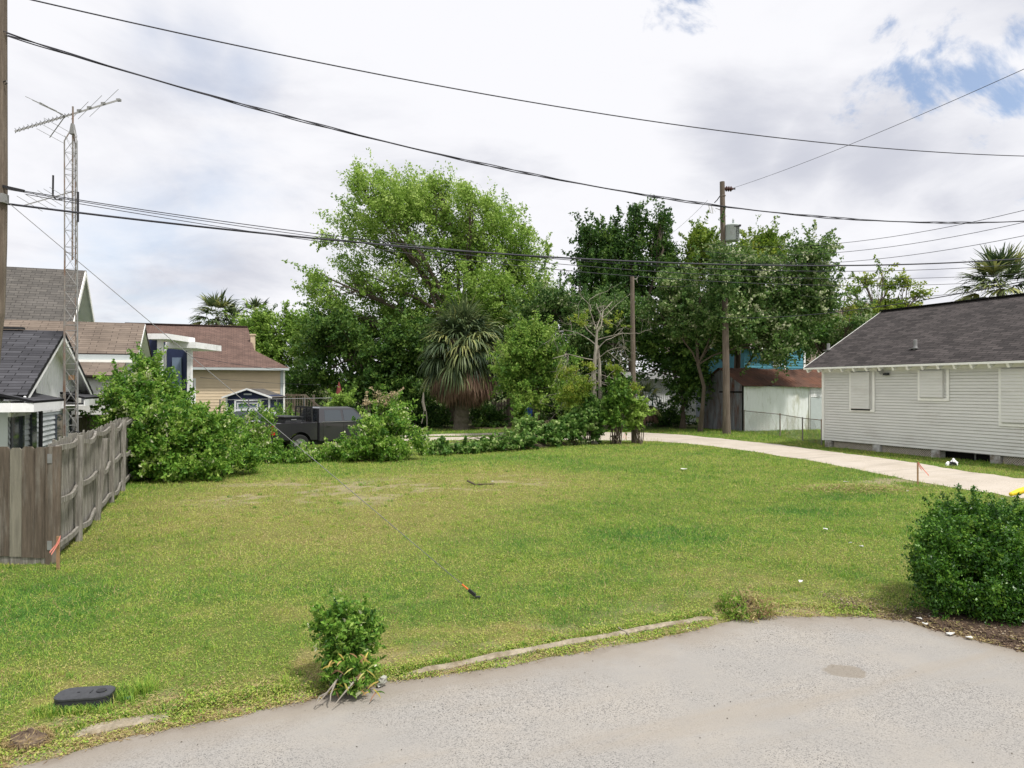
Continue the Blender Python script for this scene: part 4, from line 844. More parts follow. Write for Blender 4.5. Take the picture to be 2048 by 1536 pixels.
for t in np.linspace(0, 1, 5): c = a*(1-t)+b*t; mb = MB(); mb.tube([(c[0], c[1], 0), c+Z*.04], .032); build('post', mb, M_wire_grey, pf)
mb = MB(); L_ = np.linalg.norm(b-a); m_ = int(L_/.12)
for i in range(m_-14):
    for sg in (0, 1):
        t0, t1 = i/m_, (i+14)/m_; t0, t1 = (t1, t0) if sg else (t0, t1); p = a+(b-a)*t0; q = a+(b-a)*t1; mb.tube([(p[0], p[1], .05), q-Z*.02], .002, 3, False)
build('wire_mesh', mb, M_wire_grey, pf)

# ---- teal house, lavender house, white tin shed, beige house in the trees
Tq = np.array([P(1700, 740, 62)[0]-3.4, 62, 0]); te = thing('teal_house', Tq, 'teal lap sided house with white window showing above the rusty shed roof', 'house')
a = P(1488, 740, 61); b = P(1608, 740, 64); wl0 = np.array([a[0], a[1], 0]); wl1 = np.array([b[0], b[1], 0]); d = wl1-wl0; L_ = np.linalg.norm(d); d /= L_; nn = np.array([d[1], -d[0], 0])
zt1_ = zq(694, 63)
mb = MB(); lap(mb, wl0, d, nn, L_, 1.5, zt1_, .24, .035); mb.prism([wl0, wl1, wl1+Z*zt1_, wl0+Z*zt1_], -nn*7); build('lap_siding_wall', mb, M_teal, te)
mb = MB(); mb.box(wl1+nn*.03+Z*zt1_/2, (.22, .1, zt1_), (d, nn, Z)); s5 = at_px(wl0, d, 1569); mb.box(wl0+d*s5+nn*.03+Z*zt1_/2, (.14, .09, zt1_), (d, nn, Z)); build('corner_trim', mb, M_white, te)
s6, s7 = at_px(wl0, d, 1547), at_px(wl0, d, 1560); mb = MB(); z6, z7 = zq(729, 62), zq(712, 62); frame_on(mb, wl0+nn*.03, d, nn, s6, s7, z6, z7, .13, .07); mb.box(wl0+d*(s6+s7)/2+nn*.06+Z*(z6+z7)/2, (.06, .05, z7-z6), (d, nn, Z)); wf = build('window_frame', mb, M_white, te)
mb = MB(); mb.box(wl0+d*(s6+s7)/2+nn*.045+Z*(z6+z7)/2, (s7-s6, .02, z7-z6), (d, nn, Z)); build('pane', mb, M_glass, wf)
mb = MB(); s8 = at_px(wl0, d, 1528)
roof_slab(mb, wl0+d*-.3+nn*.6+Z*zt1_, wl0+d*s5+nn*.6+Z*zt1_, wl0+d*s5-nn*3.5+Z*(zt1_+.9), wl0+d*-.3-nn*3.5+Z*(zt1_+.9), .12); build('roof', mb, R_tan, te)
mb = MB(); mb.bar(wl0+nn*.62+Z*(zt1_-.14), wl0+d*s5+nn*.62+Z*(zt1_-.14), .05, .3); build('fascia', mb, M_white, te)
la = P(1340, 760, 66); lav = thing('lavender_house', (la[0]+2, 66, 0), 'pale lavender grey house glimpsed behind the leafy pole', 'house')
x0, x1 = P(1345, 700, 66)[0], P(1450, 700, 66)[0]; ztl = zq(718, 66)
mb = MB(); lap(mb, (x0, 66, 0), X, np.array([0, -1.0, 0]), x1-x0, 1, ztl, .24, .03); mb.prism([(x0, 66, 0), (x1, 66, 0), (x1, 66, ztl), (x0, 66, ztl)], (0, 6, 0)); build('wall', mb, M_lavender, lav)
mb = MB(); roof_slab(mb, (x0-.5, 65.4, ztl), (x1+.5, 65.4, ztl), (x1+.5, 69, ztl+2.6), (x0-.5, 69, ztl+2.6), .12); build('roof', mb, R_tan, lav)
mb = MB(); mb.bar((x0-.5, 65.35, ztl-.1), (x1+.5, 65.35, ztl-.1), .05, .25); build('fascia', mb, M_white, lav)
wt = P(1265, 800, 53); ws = thing('white_tin_outbuilding', (wt[0]+2, 53, 0), 'white corrugated outbuilding in shade behind the short wooden pole', 'outbuilding')
x0, x1 = P(1262, 0, 53)[0], P(1392, 0, 53)[0]; zt2 = zq(757, 53)
mb = MB(); corrug(mb, (x0, 53, 0), (x1, 53, 0), (x1, 53, zt2), (x0, 53, zt2), .16, .018); build('wall', mb, M_whitetin, ws)
mb = MB(); corrug(mb, (x0-.3, 52.6, zt2-.04), (x1+.2, 52.6, zt2-.04), (x1+.2, 56, zt2+.55), (x0-.3, 56, zt2+.55), .16, .018); build('roof', mb, M_galv, ws)
hx = P(1640, 700, 72); hb = thing('brown_hidden_house', (hx[0]+4, 72, 0), 'pinkish beige house with brown hipped roof seen through branches above the grey roof', 'house')
x0, x1 = P(1600, 0, 72)[0], P(1860, 0, 72)[0]; zt3 = zq(655, 72)
mb = MB(); mb.prism([(x0, 72, 0), (x1, 72, 0), (x1, 72, zt3), (x0, 72, zt3)], (0, 7, 0)); build('wall', mb, material('pinkish_plaster', (.42, .33, .29), .8), hb)
mb = MB(); xm = P(1795, 0, 72)[0]; zpk = zq(601, 75); ap = np.array([(x0+x1)/2+1.5, 75.5, zpk])
for q in (((x0-.4, 71.4), (x1+.4, 71.4)), ((x1+.4, 71.4), (x1+.4, 79.5)), ((x0-.4, 79.5), (x0-.4, 71.4))):
    a = np.array([*q[0], zt3]); b = np.array([*q[1], zt3]); mb.uv[len(mb.f)] = [(0, 0), (8, 0), (4, 4)]; mb.add([a, b, ap], [(0, 1, 2)])
build('roof', mb, R_tan, hb)
# brown fence boards, blue sheet, low grey wall in the deep shade
gf_ = thing('dim_board_fence', (-3, 50, 0), 'dim brown board fence in deep shade behind the palm tree', 'fence')
for i in range(16):
    x = P(985, 0, 50)[0]+i*.21; mb = MB(); mb.box((x, 50, .85), (.19, .03, 1.7+.05*math.sin(i*2))); build('board', mb, M_weather2, gf_)
mb = MB(); mb.box((P(985, 0, 50)[0]+1.6, 50.05, 1.4), (3.4, .05, .1)); build('rail', mb, M_weather2, gf_)
p = P(1052, 806, 48.5); bs = thing('blue_tarp', (p[0], 48.5, 0), 'bright blue tarp hanging over a frame in the shade beside the palm', 'tarp')
vs = []; 
for j in range(5):
    for i in range(7): vs.append((p[0]-.42+.14*i, 48.5+.09*math.sin(i*1.7+j), .5+j*.36-.1*math.sin(i*.9)))
mb = MB(); mb.add(vs, [(j*7+i, j*7+i+1, (j+1)*7+i+1, (j+1)*7+i) for j in range(4) for i in range(6)]); build('sheet', mb, M_bluep, bs)
mb = MB(); mb.tube([(p[0]-.5, 48.55, 0), (p[0]-.5, 48.55, 2.0), (p[0]+.5, 48.55, 2.0), (p[0]+.5, 48.55, 0)], .03); build('frame', mb, M_weather2, bs)
p = P(1309, 775, 50); sf = thing('green_swing_frame', (p[0], 50, 0), 'dark green A frame swing standing before the white outbuilding', 'swing frame')
zt4 = zq(777, 50)
for dx, dy in ((-.45, -.5), (.45, -.5)):
    for oy in (0, 1.6): mb = MB(); mb.tube([(p[0]+dx, 50+oy+dy*.4, 0), (p[0], 50+oy, zt4)], .04); build('leg', mb, M_mech, sf)
mb = MB(); mb.tube([(p[0], 49.8, zt4), (p[0], 51.8, zt4)], .045); build('top_bar', mb, M_mech, sf)
mb = MB(); mb.box((p[0]+.1, 50.8, .5), (1.1, .5, .06)); mb.box((p[0]+.1, 51.0, .8), (1.1, .06, .5)); build('seat', mb, M_mech, sf)
p = P(678, 790, 47); ru = thing('red_patio_umbrella', (p[0], 47, 0), 'folded faded red patio umbrella under the trees beyond the pickup', 'umbrella')
mb = MB(); mb.tube([(p[0], 47, 0), (p[0], 47, 2.5)], .025); build('pole', mb, M_weather2, ru)
mb = MB(); mb._lathe((p[0], 47, zq(800, 47)), [(.28, 0), (.3, .1), (.2, .5), (.08, 1.0), (.02, 1.2)], Z, 10); build('canopy', mb, M_redfab, ru)
# ------------------------------------------------------------------ foliage
GAP = .27
def rnd_unit(n, r): v = r.standard_normal((n, 3)); return v/np.linalg.norm(v, axis=1)[:, None]
def leaf_quads(Cc, size, asp, r, bias=(0, 0, .35), droop=0.0, szvar=.5):
    """one small four-cornered leaf at each point, long axis partly along bias"""
    n = len(Cc); d = rnd_unit(n, r)*1.0+np.asarray(bias); d /= np.linalg.norm(d, axis=1)[:, None]
    d[:, 2] -= droop; s = np.cross(d, rnd_unit(n, r)); s /= np.linalg.norm(s, axis=1)[:, None]+1e-9
    L_ = size*(1-szvar/2+szvar*r.random(n))
    nn_ = np.cross(d, s); b = Cc-d*(L_/2)[:, None]; t = Cc+d*(L_/2)[:, None]; m = Cc-d*(L_*.08)[:, None]+nn_*(L_*.10)[:, None]
    return np.stack([b, m+s*(L_*asp/2)[:, None], t, m-s*(L_*asp/2)[:, None]], 1).reshape(-1, 3)
class Crown:
    """clumps of leaves spread through several rounded lobes, with limbs reaching them"""
    def __init__(s, seed): s.r = np.random.default_rng(seed); s.shoot = .34; s.c = []; s.p = []; s.h = []; s.lob = []
    def lobe(s, c, rad, nclump, per, cr, shell=.45, wind=(0, 0, 0), low=-1.0, hue=0.0, flat=.75):
        c = np.asarray(c, float); rad = np.asarray(rad, float); r = s.r; s.lob.append((c, rad))
        d = rnd_unit(nclump*2, r); d = d[d[:, 2] > low][:nclump]; n = len(d)
        k = (r.random(n)*(1-shell**3)+shell**3)**(1/3)*(1+.13*r.standard_normal(n))
        cc = c+d*rad*k[:, None]; hv = .5+.17*r.standard_normal(n)+hue
        keep = np.array([vn(p[0]*1.0+p[2]*.37, p[1]*.6+p[2]*.9, max(.5, cr*2.2), 3) for p in cc]) > GAP; cc, d, hv = cc[keep], d[keep], hv[keep]; n = len(cc)
        for i in range(n):
            m = max(4, int(per*(.5+r.random()))); q = r.standard_normal((m, 3))*cr*(.28+.32*r.random())*np.array([1, 1, flat])
            if r.random() < s.shoot:      # a shoot reaching outwards
                sd = d[i]+np.asarray(wind)*1.2+np.array([0, 0, .35])+r.standard_normal(3)*.35; sd /= np.linalg.norm(sd); tt = r.random(m); q = q*(.75-.5*tt)[:, None]+sd*(tt*cr*(1.6+1.6*r.random()))[:, None]
            if any(wind): q += np.asarray(wind)*(r.random(m)**1.3)[:, None]*cr*2
            s.p.append(cc[i]+q); s.h.append(hv[i]+.16*r.standard_normal(m))
        s.c.append(cc); return s
    def spray(s, a, b, n, rad, hue=0.0):
        """leaves along a twig"""
        a, b = np.asarray(a, float), np.asarray(b, float); t = s.r.random(n); s.p.append(a+(b-a)*t[:, None]+s.r.standard_normal((n, 3))*rad*(1.1-t)[:, None]); s.h.append(.5+hue+.2*s.r.standard_normal(n)); return s
    def mesh(s, name, mat, parent, size, asp=.5, bias=(0, 0, .3), droop=0, floor=.02):
        Pp = np.vstack(s.p); h = np.concatenate(s.h); k = Pp[:, 2] > floor; Pp, h = Pp[k], h[k]
        return build_np(name, leaf_quads(Pp, size, asp, s.r, bias, droop), 4, np.clip(h, 0, 1), mat, parent)
def limb(mb, a, b, r0, r1, r, bend=.12, n=6, seg=6):
    a, b = np.asarray(a, float), np.asarray(b, float); l = np.linalg.norm(b-a); o1 = r.standard_normal(3)*l*bend; pts = []
    for t in np.linspace(0, 1, seg): pts.append(a*(1-t)+b*t+o1*math.sin(math.pi*t)*.6+np.array([0, 0, .12*l])*math.sin(math.pi*t)*.5+r.standard_normal(3)*l*.012*(0 < t < 1))
    mb.tube(pts, np.linspace(r0, r1, seg), n, False); return pts
def woody(cr, base, top, r0, nmain=None, twigs=3, rt=.02, mat=None, parent=None, fork=None):
    """trunk from base to top, a limb to every lobe, thin branches on to its clumps"""
    r = cr.r; mb = MB(); base = np.asarray(base, float); top = np.asarray(top, float)
    pts = [base*(1-t)+top*t+r.standard_normal(3)*.02*np.linalg.norm(top-base)*(0 < t < 1)*np.array([1, 1, 0]) for t in np.linspace(0, 1, 7)]
    rr_ = np.linspace(r0, r0*.55, 7); rr_[0] *= 1.35; mb.tube(pts, rr_, 9, False)
    for (c, rad), cc in zip(cr.lob, cr.c):
        st = pts[r.integers(3, 7)]; q = limb(mb, st, c, r0*.42, r0*.16, r, .1, 6)
        idx = r.permutation(len(cc))[:twigs]
        for i in idx:
            j = r.integers(2, len(q)); w = limb(mb, q[j], cc[i], r0*.10+rt*.5, rt*.4, r, .12, 4, 5)
    return build('trunk', mb, mat or M_bark, parent)
gl = ramp_material
F_light = gl('light_green_leaves', [(0, (.085, .17, .024)), (.35, (.195, .335, .048)), (.65, (.32, .47, .09)), (1, (.52, .65, .19))], .45)
F_mid = gl('mid_green_leaves', [(0, (.034, .092, .014)), (.4, (.085, .19, .026)), (.7, (.17, .31, .045)), (1, (.32, .45, .09))], .42)
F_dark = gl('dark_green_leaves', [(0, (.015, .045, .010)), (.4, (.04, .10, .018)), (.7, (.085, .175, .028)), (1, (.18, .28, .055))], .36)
F_bloss = gl('blossoming_vine_leaves', [(0, (.03, .08, .018)), (.35, (.08, .165, .036)), (.62, (.165, .27, .068)), (.82, (.31, .38, .16)), (1, (.66, .68, .46))], .4)
F_yell = gl('yellow_green_leaves', [(0, (.10, .18, .022)), (.4, (.19, .29, .035)), (.7, (.33, .40, .055)), (1, (.5, .5, .11))], .48)
F_shrub = gl('shrub_leaves', [(0, (.03, .09, .014)), (.35, (.10, .235, .028)), (.62, (.22, .395, .052)), (.90, (.40, .53, .12)), (1, (.74, .74, .50))], .42)
F_hedge = gl('glossy_hedge_leaves', [(0, (.012, .045, .006)), (.4, (.036, .115, .012)), (.7, (.09, .22, .020)), (1, (.23, .39, .05))], .3, .4, .4)
F_palm = gl('palm_fronds', [(0, (.030, .055, .025)), (.4, (.075, .115, .048)), (.75, (.165, .21, .085)), (1, (.36, .37, .13))], .25, .5)
F_dead = gl('dead_palm_fronds', [(0, (.09, .055, .04)), (.5, (.20, .12, .085)), (1, (.34, .24, .165))], .15, .8)
F_vine = gl('vine_leaves', [(0, (.03, .085, .016)), (.45, (.09, .20, .036)), (.75, (.19, .33, .065)), (1, (.42, .52, .20))], .42)

def tree(name, base, label, cat, group=None):
    t = thing(name, np.array([base[0], base[1], 0]), label, cat, group); return t
BG = 'trees standing behind the alley'
def Lb(cr, px, py, Y, rx, ry, n, per, crr, rdep=None, **k):
    c = P(px, py, Y); sx = Y/F; cr.lobe(c, (rx*sx, (rdep or (rx+ry)/2*.9)*sx, ry*sx), n, per, crr, **k)

# the big light green tree
Y = 53; b = G(925, 850); b = np.array([P(915, 0, Y)[0], Y, 0]); t = tree('broadleaf_tree', b, 'tallest light green tree with windblown wispy top, behind the shaggy palm', 'tree', BG)
cr = Crown(11); wd = (-.35, 0, .45)
for px, py, rx, ry, n, wv in ((790, 425, 62, 52, 190, wd), (880, 420, 70, 50, 200, wd), (720, 480, 50, 55, 140, wd), (980, 470, 70, 60, 210, wd), (1050, 540, 52, 62, 150, wd), (880, 520, 95, 70, 300, (0, 0, 0)), (760, 560, 80, 60, 230, (0, 0, 0)),
                           (665, 560, 40, 52, 105, (-.3, 0, .1)), (680, 620, 50, 34, 90, (-.3, 0, 0)), (980, 600, 85, 60, 260, (0, 0, 0)), (850, 640, 90, 50, 210, (0, 0, 0)), (730, 385, 26, 34, 45, wd), (880, 385, 18, 26, 26, wd), (940, 400, 16, 22, 18, wd), (1080, 600, 34, 60, 90, (0, 0, 0))):
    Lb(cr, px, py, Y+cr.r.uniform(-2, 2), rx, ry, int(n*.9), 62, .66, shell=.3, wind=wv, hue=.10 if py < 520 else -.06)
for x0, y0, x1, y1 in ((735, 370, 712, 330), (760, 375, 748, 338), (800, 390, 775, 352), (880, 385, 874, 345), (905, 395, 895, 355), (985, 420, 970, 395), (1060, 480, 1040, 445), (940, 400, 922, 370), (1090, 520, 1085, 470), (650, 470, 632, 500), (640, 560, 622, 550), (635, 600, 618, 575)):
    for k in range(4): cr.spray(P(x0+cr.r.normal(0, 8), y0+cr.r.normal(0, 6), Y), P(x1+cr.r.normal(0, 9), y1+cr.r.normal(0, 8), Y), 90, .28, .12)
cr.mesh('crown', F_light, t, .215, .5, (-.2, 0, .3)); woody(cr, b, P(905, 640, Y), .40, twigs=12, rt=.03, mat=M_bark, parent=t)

def simple_tree(seed, px, pyb, Y, label, lobes, mat, size, r0=.2, name='broadleaf_tree', group=BG, crr=.6, per=46, trunk_top=None, asp=.5, wind=(0, 0, 0), tw=8, shell=.4, bark=None, cat='tree', bias=(0, 0, .3), droop=0, hue=0):
    b = np.array([P(px, 0, Y)[0], Y, 0.0]); t = tree(name, b, label, cat, group); cr = Crown(seed)
    for px_, py_, rx, ry, n in lobes: Lb(cr, px_, py_, Y+cr.r.uniform(-.8, .8), rx, ry, int(n*.84), per, crr, shell=shell, wind=wind, hue=hue)
    cr.mesh('crown', mat, t, size, asp, bias, droop)
    ty = trunk_top or min(l[1] for l in lobes)+ (max(l[1] for l in lobes)-min(l[1] for l in lobes))*.5
    woody(cr, b, P(px, ty, Y), r0, twigs=tw, rt=.03, mat=bark or M_bark, parent=t); return t, cr
# tall dark tree with upright spires
simple_tree(21, 1262, 0, 60, 'dark green tree with several upright leafy spires right of the big light green tree', [(1274, 478, 13, 36, 50), (1215, 500, 22, 40, 70), (1240, 490, 18, 32, 45), (1325, 485, 22, 48, 80), (1180, 510, 20, 46, 70), (1285, 565, 78, 44, 330), (1200, 570, 50, 60, 190), (1273, 432, 6, 14, 12), (1165, 470, 8, 18, 14), (1325, 445, 10, 20, 20), (1355, 560, 35, 40, 90), (1250, 650, 100, 60, 320)], F_dark, .30, .35, crr=.62, wind=(0, 0, .35), tw=10)
simple_tree(22, 1470, 0, 57, 'rounded olive green tree rising behind the transformer', [(1405, 500, 32, 36, 110), (1440, 520, 50, 40, 150), (1530, 500, 38, 32, 130), (1500, 530, 60, 45, 220), (1400, 470, 12, 14, 16), (1460, 600, 90, 60, 260)], F_yell, .26, .3, hue=-.2, tw=8)
# vine-smothered tree round the utility pole
Yv = 43.6
simple_tree(23, 1400, 0, Yv, 'wide tree smothered in pale blossoming vine around the tall utility pole', [(1440, 570, 62, 48, 330), (1380, 590, 60, 38, 240), (1320, 570, 38, 24, 110), (1540, 570, 65, 52, 330), (1610, 540, 42, 42, 170), (1640, 590, 42, 40, 170), (1450, 640, 70, 42, 260), (1560, 650, 70, 42, 240), (1620, 505, 30, 20, 70), (1655, 490, 14, 9, 20), (1380, 650, 40, 40, 130), (1560, 700, 50, 26, 100), (1470, 525, 40, 16, 100), (1330, 640, 50, 40, 140)], F_bloss, .19, .13, crr=.5, per=48, tw=6, hue=.02, asp=.6)
simple_tree(24, 1365, 0, 47, 'deep green shade tree with twisted trunks left of the tin shed', [(1340, 690, 70, 60, 340), (1400, 640, 40, 60, 170), (1300, 650, 40, 50, 160), (1390, 730, 35, 45, 130), (1365, 770, 30, 40, 80), (1310, 740, 32, 20, 60)], F_dark, .24, .17, crr=.55, hue=.08, tw=8, trunk_top=740)
simple_tree(25, 1480, 0, 50, 'green tree filling the gap behind the tall utility pole', [(1480, 660, 60, 40, 200), (1430, 690, 40, 36, 120), (1530, 640, 60, 40, 170), (1600, 650, 60, 40, 170)], F_mid, .25, .22, hue=-.1)
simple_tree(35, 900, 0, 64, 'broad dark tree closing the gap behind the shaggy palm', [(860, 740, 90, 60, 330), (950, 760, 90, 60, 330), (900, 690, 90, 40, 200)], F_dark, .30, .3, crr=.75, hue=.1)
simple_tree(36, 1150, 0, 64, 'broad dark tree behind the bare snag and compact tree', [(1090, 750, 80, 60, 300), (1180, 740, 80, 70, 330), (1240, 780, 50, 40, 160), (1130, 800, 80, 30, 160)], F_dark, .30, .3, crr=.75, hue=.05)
simple_tree(37, 1600, 0, 68, 'broad green tree behind the teal house', [(1560, 680, 70, 30, 160), (1640, 670, 60, 40, 160), (1500, 670, 60, 40, 160)], F_mid, .30, .3, crr=.75, hue=-.05)
# trees right, above the grey house
simple_tree(26, 1655, 0, 52, 'thin branched tree with small leaves at the left end of the grey roof', [(1640, 640, 45, 40, 120), (1700, 630, 40, 30, 70), (1600, 620, 40, 40, 110), (1690, 590, 30, 22, 35), (1640, 690, 40, 30, 90), (1690, 660, 30, 28, 70)], F_bloss, .22, .2, hue=.0, tw=12, per=34, trunk_top=690)
t26, cr26 = simple_tree(27, 1750, 0, 56, 'yellow green tree with bare arching twigs above the grey house ridge', [(1740, 630, 48, 28, 150), (1790, 618, 34, 20, 90), (1690, 650, 42, 26, 110), (1780, 570, 16, 9, 16), (1730, 560, 14, 9, 14), (1815, 565, 16, 10, 16), (1840, 585, 18, 6, 12), (1705, 580, 12, 9, 12), (1765, 545, 6, 8, 6)], F_yell, .24, .2, hue=-.02, per=34, tw=10, trunk_top=640, crr=.5)
# mid row
simple_tree(28, 1150, 0, 48, 'leafy tree draped with pale blossoming vine behind the bare snag', [(1150, 620, 70, 36, 280), (1210, 640, 60, 40, 210), (1100, 610, 36, 40, 110), (1140, 680, 80, 40, 220), (1235, 690, 50, 40, 130), (1060, 650, 30, 50, 100)], F_bloss, .21, .2, crr=.5, hue=-.08, tw=5)
simple_tree(29, 1075, 0, 40, 'compact bright green tree between the shaggy palm and the bare snag', [(1070, 700, 56, 36, 270), (1030, 745, 38, 34, 150), (1110, 740, 46, 42, 210), (1075, 780, 52, 34, 190), (1065, 668, 20, 10, 40), (1120, 800, 34, 26, 90)], F_mid, .17, .13, crr=.42, hue=.24, tw=6, trunk_top=770, wind=(0, 0, .2))
simple_tree(30, 1020, 0, 56, 'mid green tree filling in right of the shaggy palm crown', [(1020, 640, 50, 50, 190), (1000, 700, 50, 50, 170), (960, 620, 50, 40, 130)], F_mid, .26, .25, hue=.12)
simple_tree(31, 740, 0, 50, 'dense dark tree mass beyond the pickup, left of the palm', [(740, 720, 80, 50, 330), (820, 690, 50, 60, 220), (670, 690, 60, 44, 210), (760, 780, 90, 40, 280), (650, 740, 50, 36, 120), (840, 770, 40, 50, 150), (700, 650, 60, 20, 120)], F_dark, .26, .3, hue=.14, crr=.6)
simple_tree(32, 700, 0, 57, 'lighter green tree behind the dark tree mass beyond the pickup', [(660, 680, 50, 34, 150), (720, 660, 60, 30, 150), (620, 690, 36, 30, 90), (790, 650, 60, 36, 130)], F_mid, .27, .25, hue=.16)
simple_tree(33, 560, 0, 66, 'round green tree rising behind the brown roof beside small palms', [(560, 660, 44, 34, 150), (530, 690, 34, 34, 110), (600, 665, 38, 34, 120), (560, 720, 60, 30, 130), (495, 660, 20, 14, 30), (520, 640, 14, 10, 18)], F_light, .30, .25, hue=-.12, crr=.7)
simple_tree(34, 610, 0, 54, 'tangled half dry vine covered tree right of the beige house', [(600, 760, 40, 16, 80), (640, 765, 40, 20, 80), (590, 790, 30, 24, 50), (650, 800, 30, 24, 60)], F_vine, .2, .15, hue=.05, tw=12)
# dark undergrowth behind the palm and alley
def brush(name, label, spots, mat, size, asp=.5, seed=50, group=None, cat='shrub', per=50, crr=.3, bias=(0, 0, .4), hue=0, stems=True, shell=.3, kind=None, wind=(0, 0, 0), shoot=.34):
    cr = Crown(seed); cr.shoot = shoot
    for px_, py_, Y_, rx, ry, n in spots: Lb(cr, px_, py_, Y_, rx, ry, n, per, crr, shell=shell, hue=hue, low=-.9, wind=wind)
    c0 = cr.lob[0][0]; b = np.array([c0[0], c0[1], 0]); t = thing(name, b, label, cat, group)
    if kind: t['kind'] = kind
    cr.mesh('foliage', mat, t, size, asp, bias)
    if stems:
        mb = MB(); r = cr.r
        for (c, rad), cc in zip(cr.lob, cr.c):
            f = np.array([c[0], c[1], 0])*.5+b*.5
            for i in r.permutation(len(cc))[:7]: limb(mb, f+r.standard_normal(3)*[.1, .1, 0], cc[i], .012+.004*c[1]/10, .004+.001*c[1]/10, r, .1, 4, 5)
        build('stems', mb, M_bark, t)
    return t, cr
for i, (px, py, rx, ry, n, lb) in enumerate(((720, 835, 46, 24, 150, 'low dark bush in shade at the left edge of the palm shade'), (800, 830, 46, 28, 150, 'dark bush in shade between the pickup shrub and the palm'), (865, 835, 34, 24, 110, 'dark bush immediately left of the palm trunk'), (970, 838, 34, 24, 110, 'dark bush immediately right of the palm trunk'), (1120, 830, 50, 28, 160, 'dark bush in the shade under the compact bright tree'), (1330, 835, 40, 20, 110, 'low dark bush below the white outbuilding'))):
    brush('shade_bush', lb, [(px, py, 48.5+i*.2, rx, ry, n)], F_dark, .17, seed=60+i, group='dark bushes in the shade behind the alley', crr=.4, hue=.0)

# ------------------------------------------------------------------ palms
def fan_frond(Vout, Rout, base, dirv, petiole, rad, r, nseg=26, droop=.5, spread=2.6, w=.05, dead=False):
    """petiole, then a fan of drooping strips"""
    d = np.asarray(dirv, float); d /= np.linalg.norm(d); side = np.cross(d, Z); side /= np.linalg.norm(side)+1e-9; up = np.cross(side, d)
    def strip(pts, ws, sd, hv):
        for i in range(len(pts)-1):
            a, b = pts[i], pts[i+1]; Vout.extend([a-sd*ws[i], a+sd*ws[i], b+sd*ws[i+1], b-sd*ws[i+1]]); Rout.append(hv)
    tipp = base+d*petiole-Z*(droop*.25*petiole)
    strip([base, base*.5+tipp*.5+Z*.04*petiole, tipp], [.028, .022, .018], side, .7 if not dead else .5)
    hv0 = (.5+.28*r.standard_normal())
    for k in range(nseg):
        a = (k/(nseg-1)-.5)*spread; l = rad*(.75+.25*math.cos(a))*(.85+.3*r.random()); dd = d*math.cos(a)+side*math.sin(a)+up*.10*r.standard_normal()
        pts = [tipp]; p = tipp.copy(); v = dd.copy()
        for j in range(4):
            v = v-Z*droop*(.12+.30*j)*(.7+.6*r.random())*.6; v /= np.linalg.norm(v); p = p+v*l/4; pts.append(p.copy())
        sd = np.cross(v, dd+Z*.3+r.standard_normal(3)*.3); sd /= np.linalg.norm(sd)+1e-9
        strip(pts, [w*.5, w, w*.9, w*.6, w*.1], sd, float(np.clip(hv0+.14*r.standard_normal(), 0, 1)))
def palm(seed, px, pbase, ptop, Y, rad, label, nf=44, skirt=26, r0=.26, name='palm_tree', nseg=26, wind=(0, 0, 0), group=None, mat=None, w=.05, pet=.9, maxel=1.35, drp=.65):
    r = np.random.default_rng(seed); X = P(px, 0, Y)[0]; zt = zq(ptop, Y); t = thing(name, (X, Y, 0), label, 'palm tree', group)
    mb = MB(); n_ = 26; pts = []; rr_ = []
    for i in range(n_): f = i/(n_-1); pts.append((X+.12*math.sin(f*2), Y, zt*f)); rr_.append(r0*(1.15-.3*f)*(1+.09*(i % 2))*(1.25 if i == 0 else 1))
    mb.tube(pts, rr_, 12, False); build('trunk', mb, M_palmbark, t)
    top = np.array([X+.12*math.sin(2), Y, zt]); Vv, Rv = [], []
    for k in range(nf):
        el = maxel-(maxel+.75)*(k/nf)**.9; az = k*2.39996+r.normal(0, .2); d = np.array([math.cos(az)*math.cos(el), math.sin(az)*math.cos(el), math.sin(el)])+np.asarray(wind)
        fan_frond(Vv, Rv, top+d*.1, d, rad*pet*.55*(.8+.4*r.random()), rad*.60, r, nseg, drp*(.75+.5*r.random())*(1-.45*max(0, el)/1.4), w=w)
    build_np('green_fronds', np.array(Vv), 4, Rv, mat or F_palm, t)
    if skirt:
        Vv, Rv = [], []
        for k in range(skirt):
            el = -.35-.85*r.random(); az = k*2.39996; d = np.array([math.cos(az)*math.cos(el), math.sin(az)*math.cos(el), math.sin(el)])
            fan_frond(Vv, Rv, top-Z*(.1+.35*r.random()), d, rad*.42, rad*.60, r, 18, 1.9, 1.5, w=w*.8, dead=True)
        build_np('dead_fronds', np.array(Vv), 4, Rv, F_dead, t)
    return t
palm(81, 922, 858, 692, 45.5, 3.1, 'shaggy cabbage palm with drooping fronds and brown dead skirt in the middle of the picture', nf=78, skirt=110, r0=.40, nseg=24, w=.055, drp=1.25, maxel=1.5)
palm(82, 432, 0, 634, 72, 2.7, 'left of two palms showing above the brown roof, with the fuller round crown', 34, 8, .22, group='distant palms above the brown roof', w=.08, nseg=18)
palm(83, 505, 0, 630, 78, 2.1, 'right of two palms above the brown roof, windblown and thin', 16, 12, .2, group='distant palms above the brown roof', wind=(.25, 0, .3), w=.09, nseg=14)
palm(84, 462, 0, 642, 76, 1.8, 'small palm tuft between the two palms above the brown roof', 22, 0, .2, group='distant palms above the brown roof', w=.08, nseg=14)
palm(85, 1998, 0, 578, 44, 2.6, 'fan palm with spiky fronds rising behind the grey house ridge at right', 44, 22, .25, w=.06, nseg=24, maxel=1.45)
palm(86, 1286, 0, 800, 45.5, 1.3, 'small dark fan palm just right of the short wooden pole', 20, 10, .12, w=.04, nseg=18)

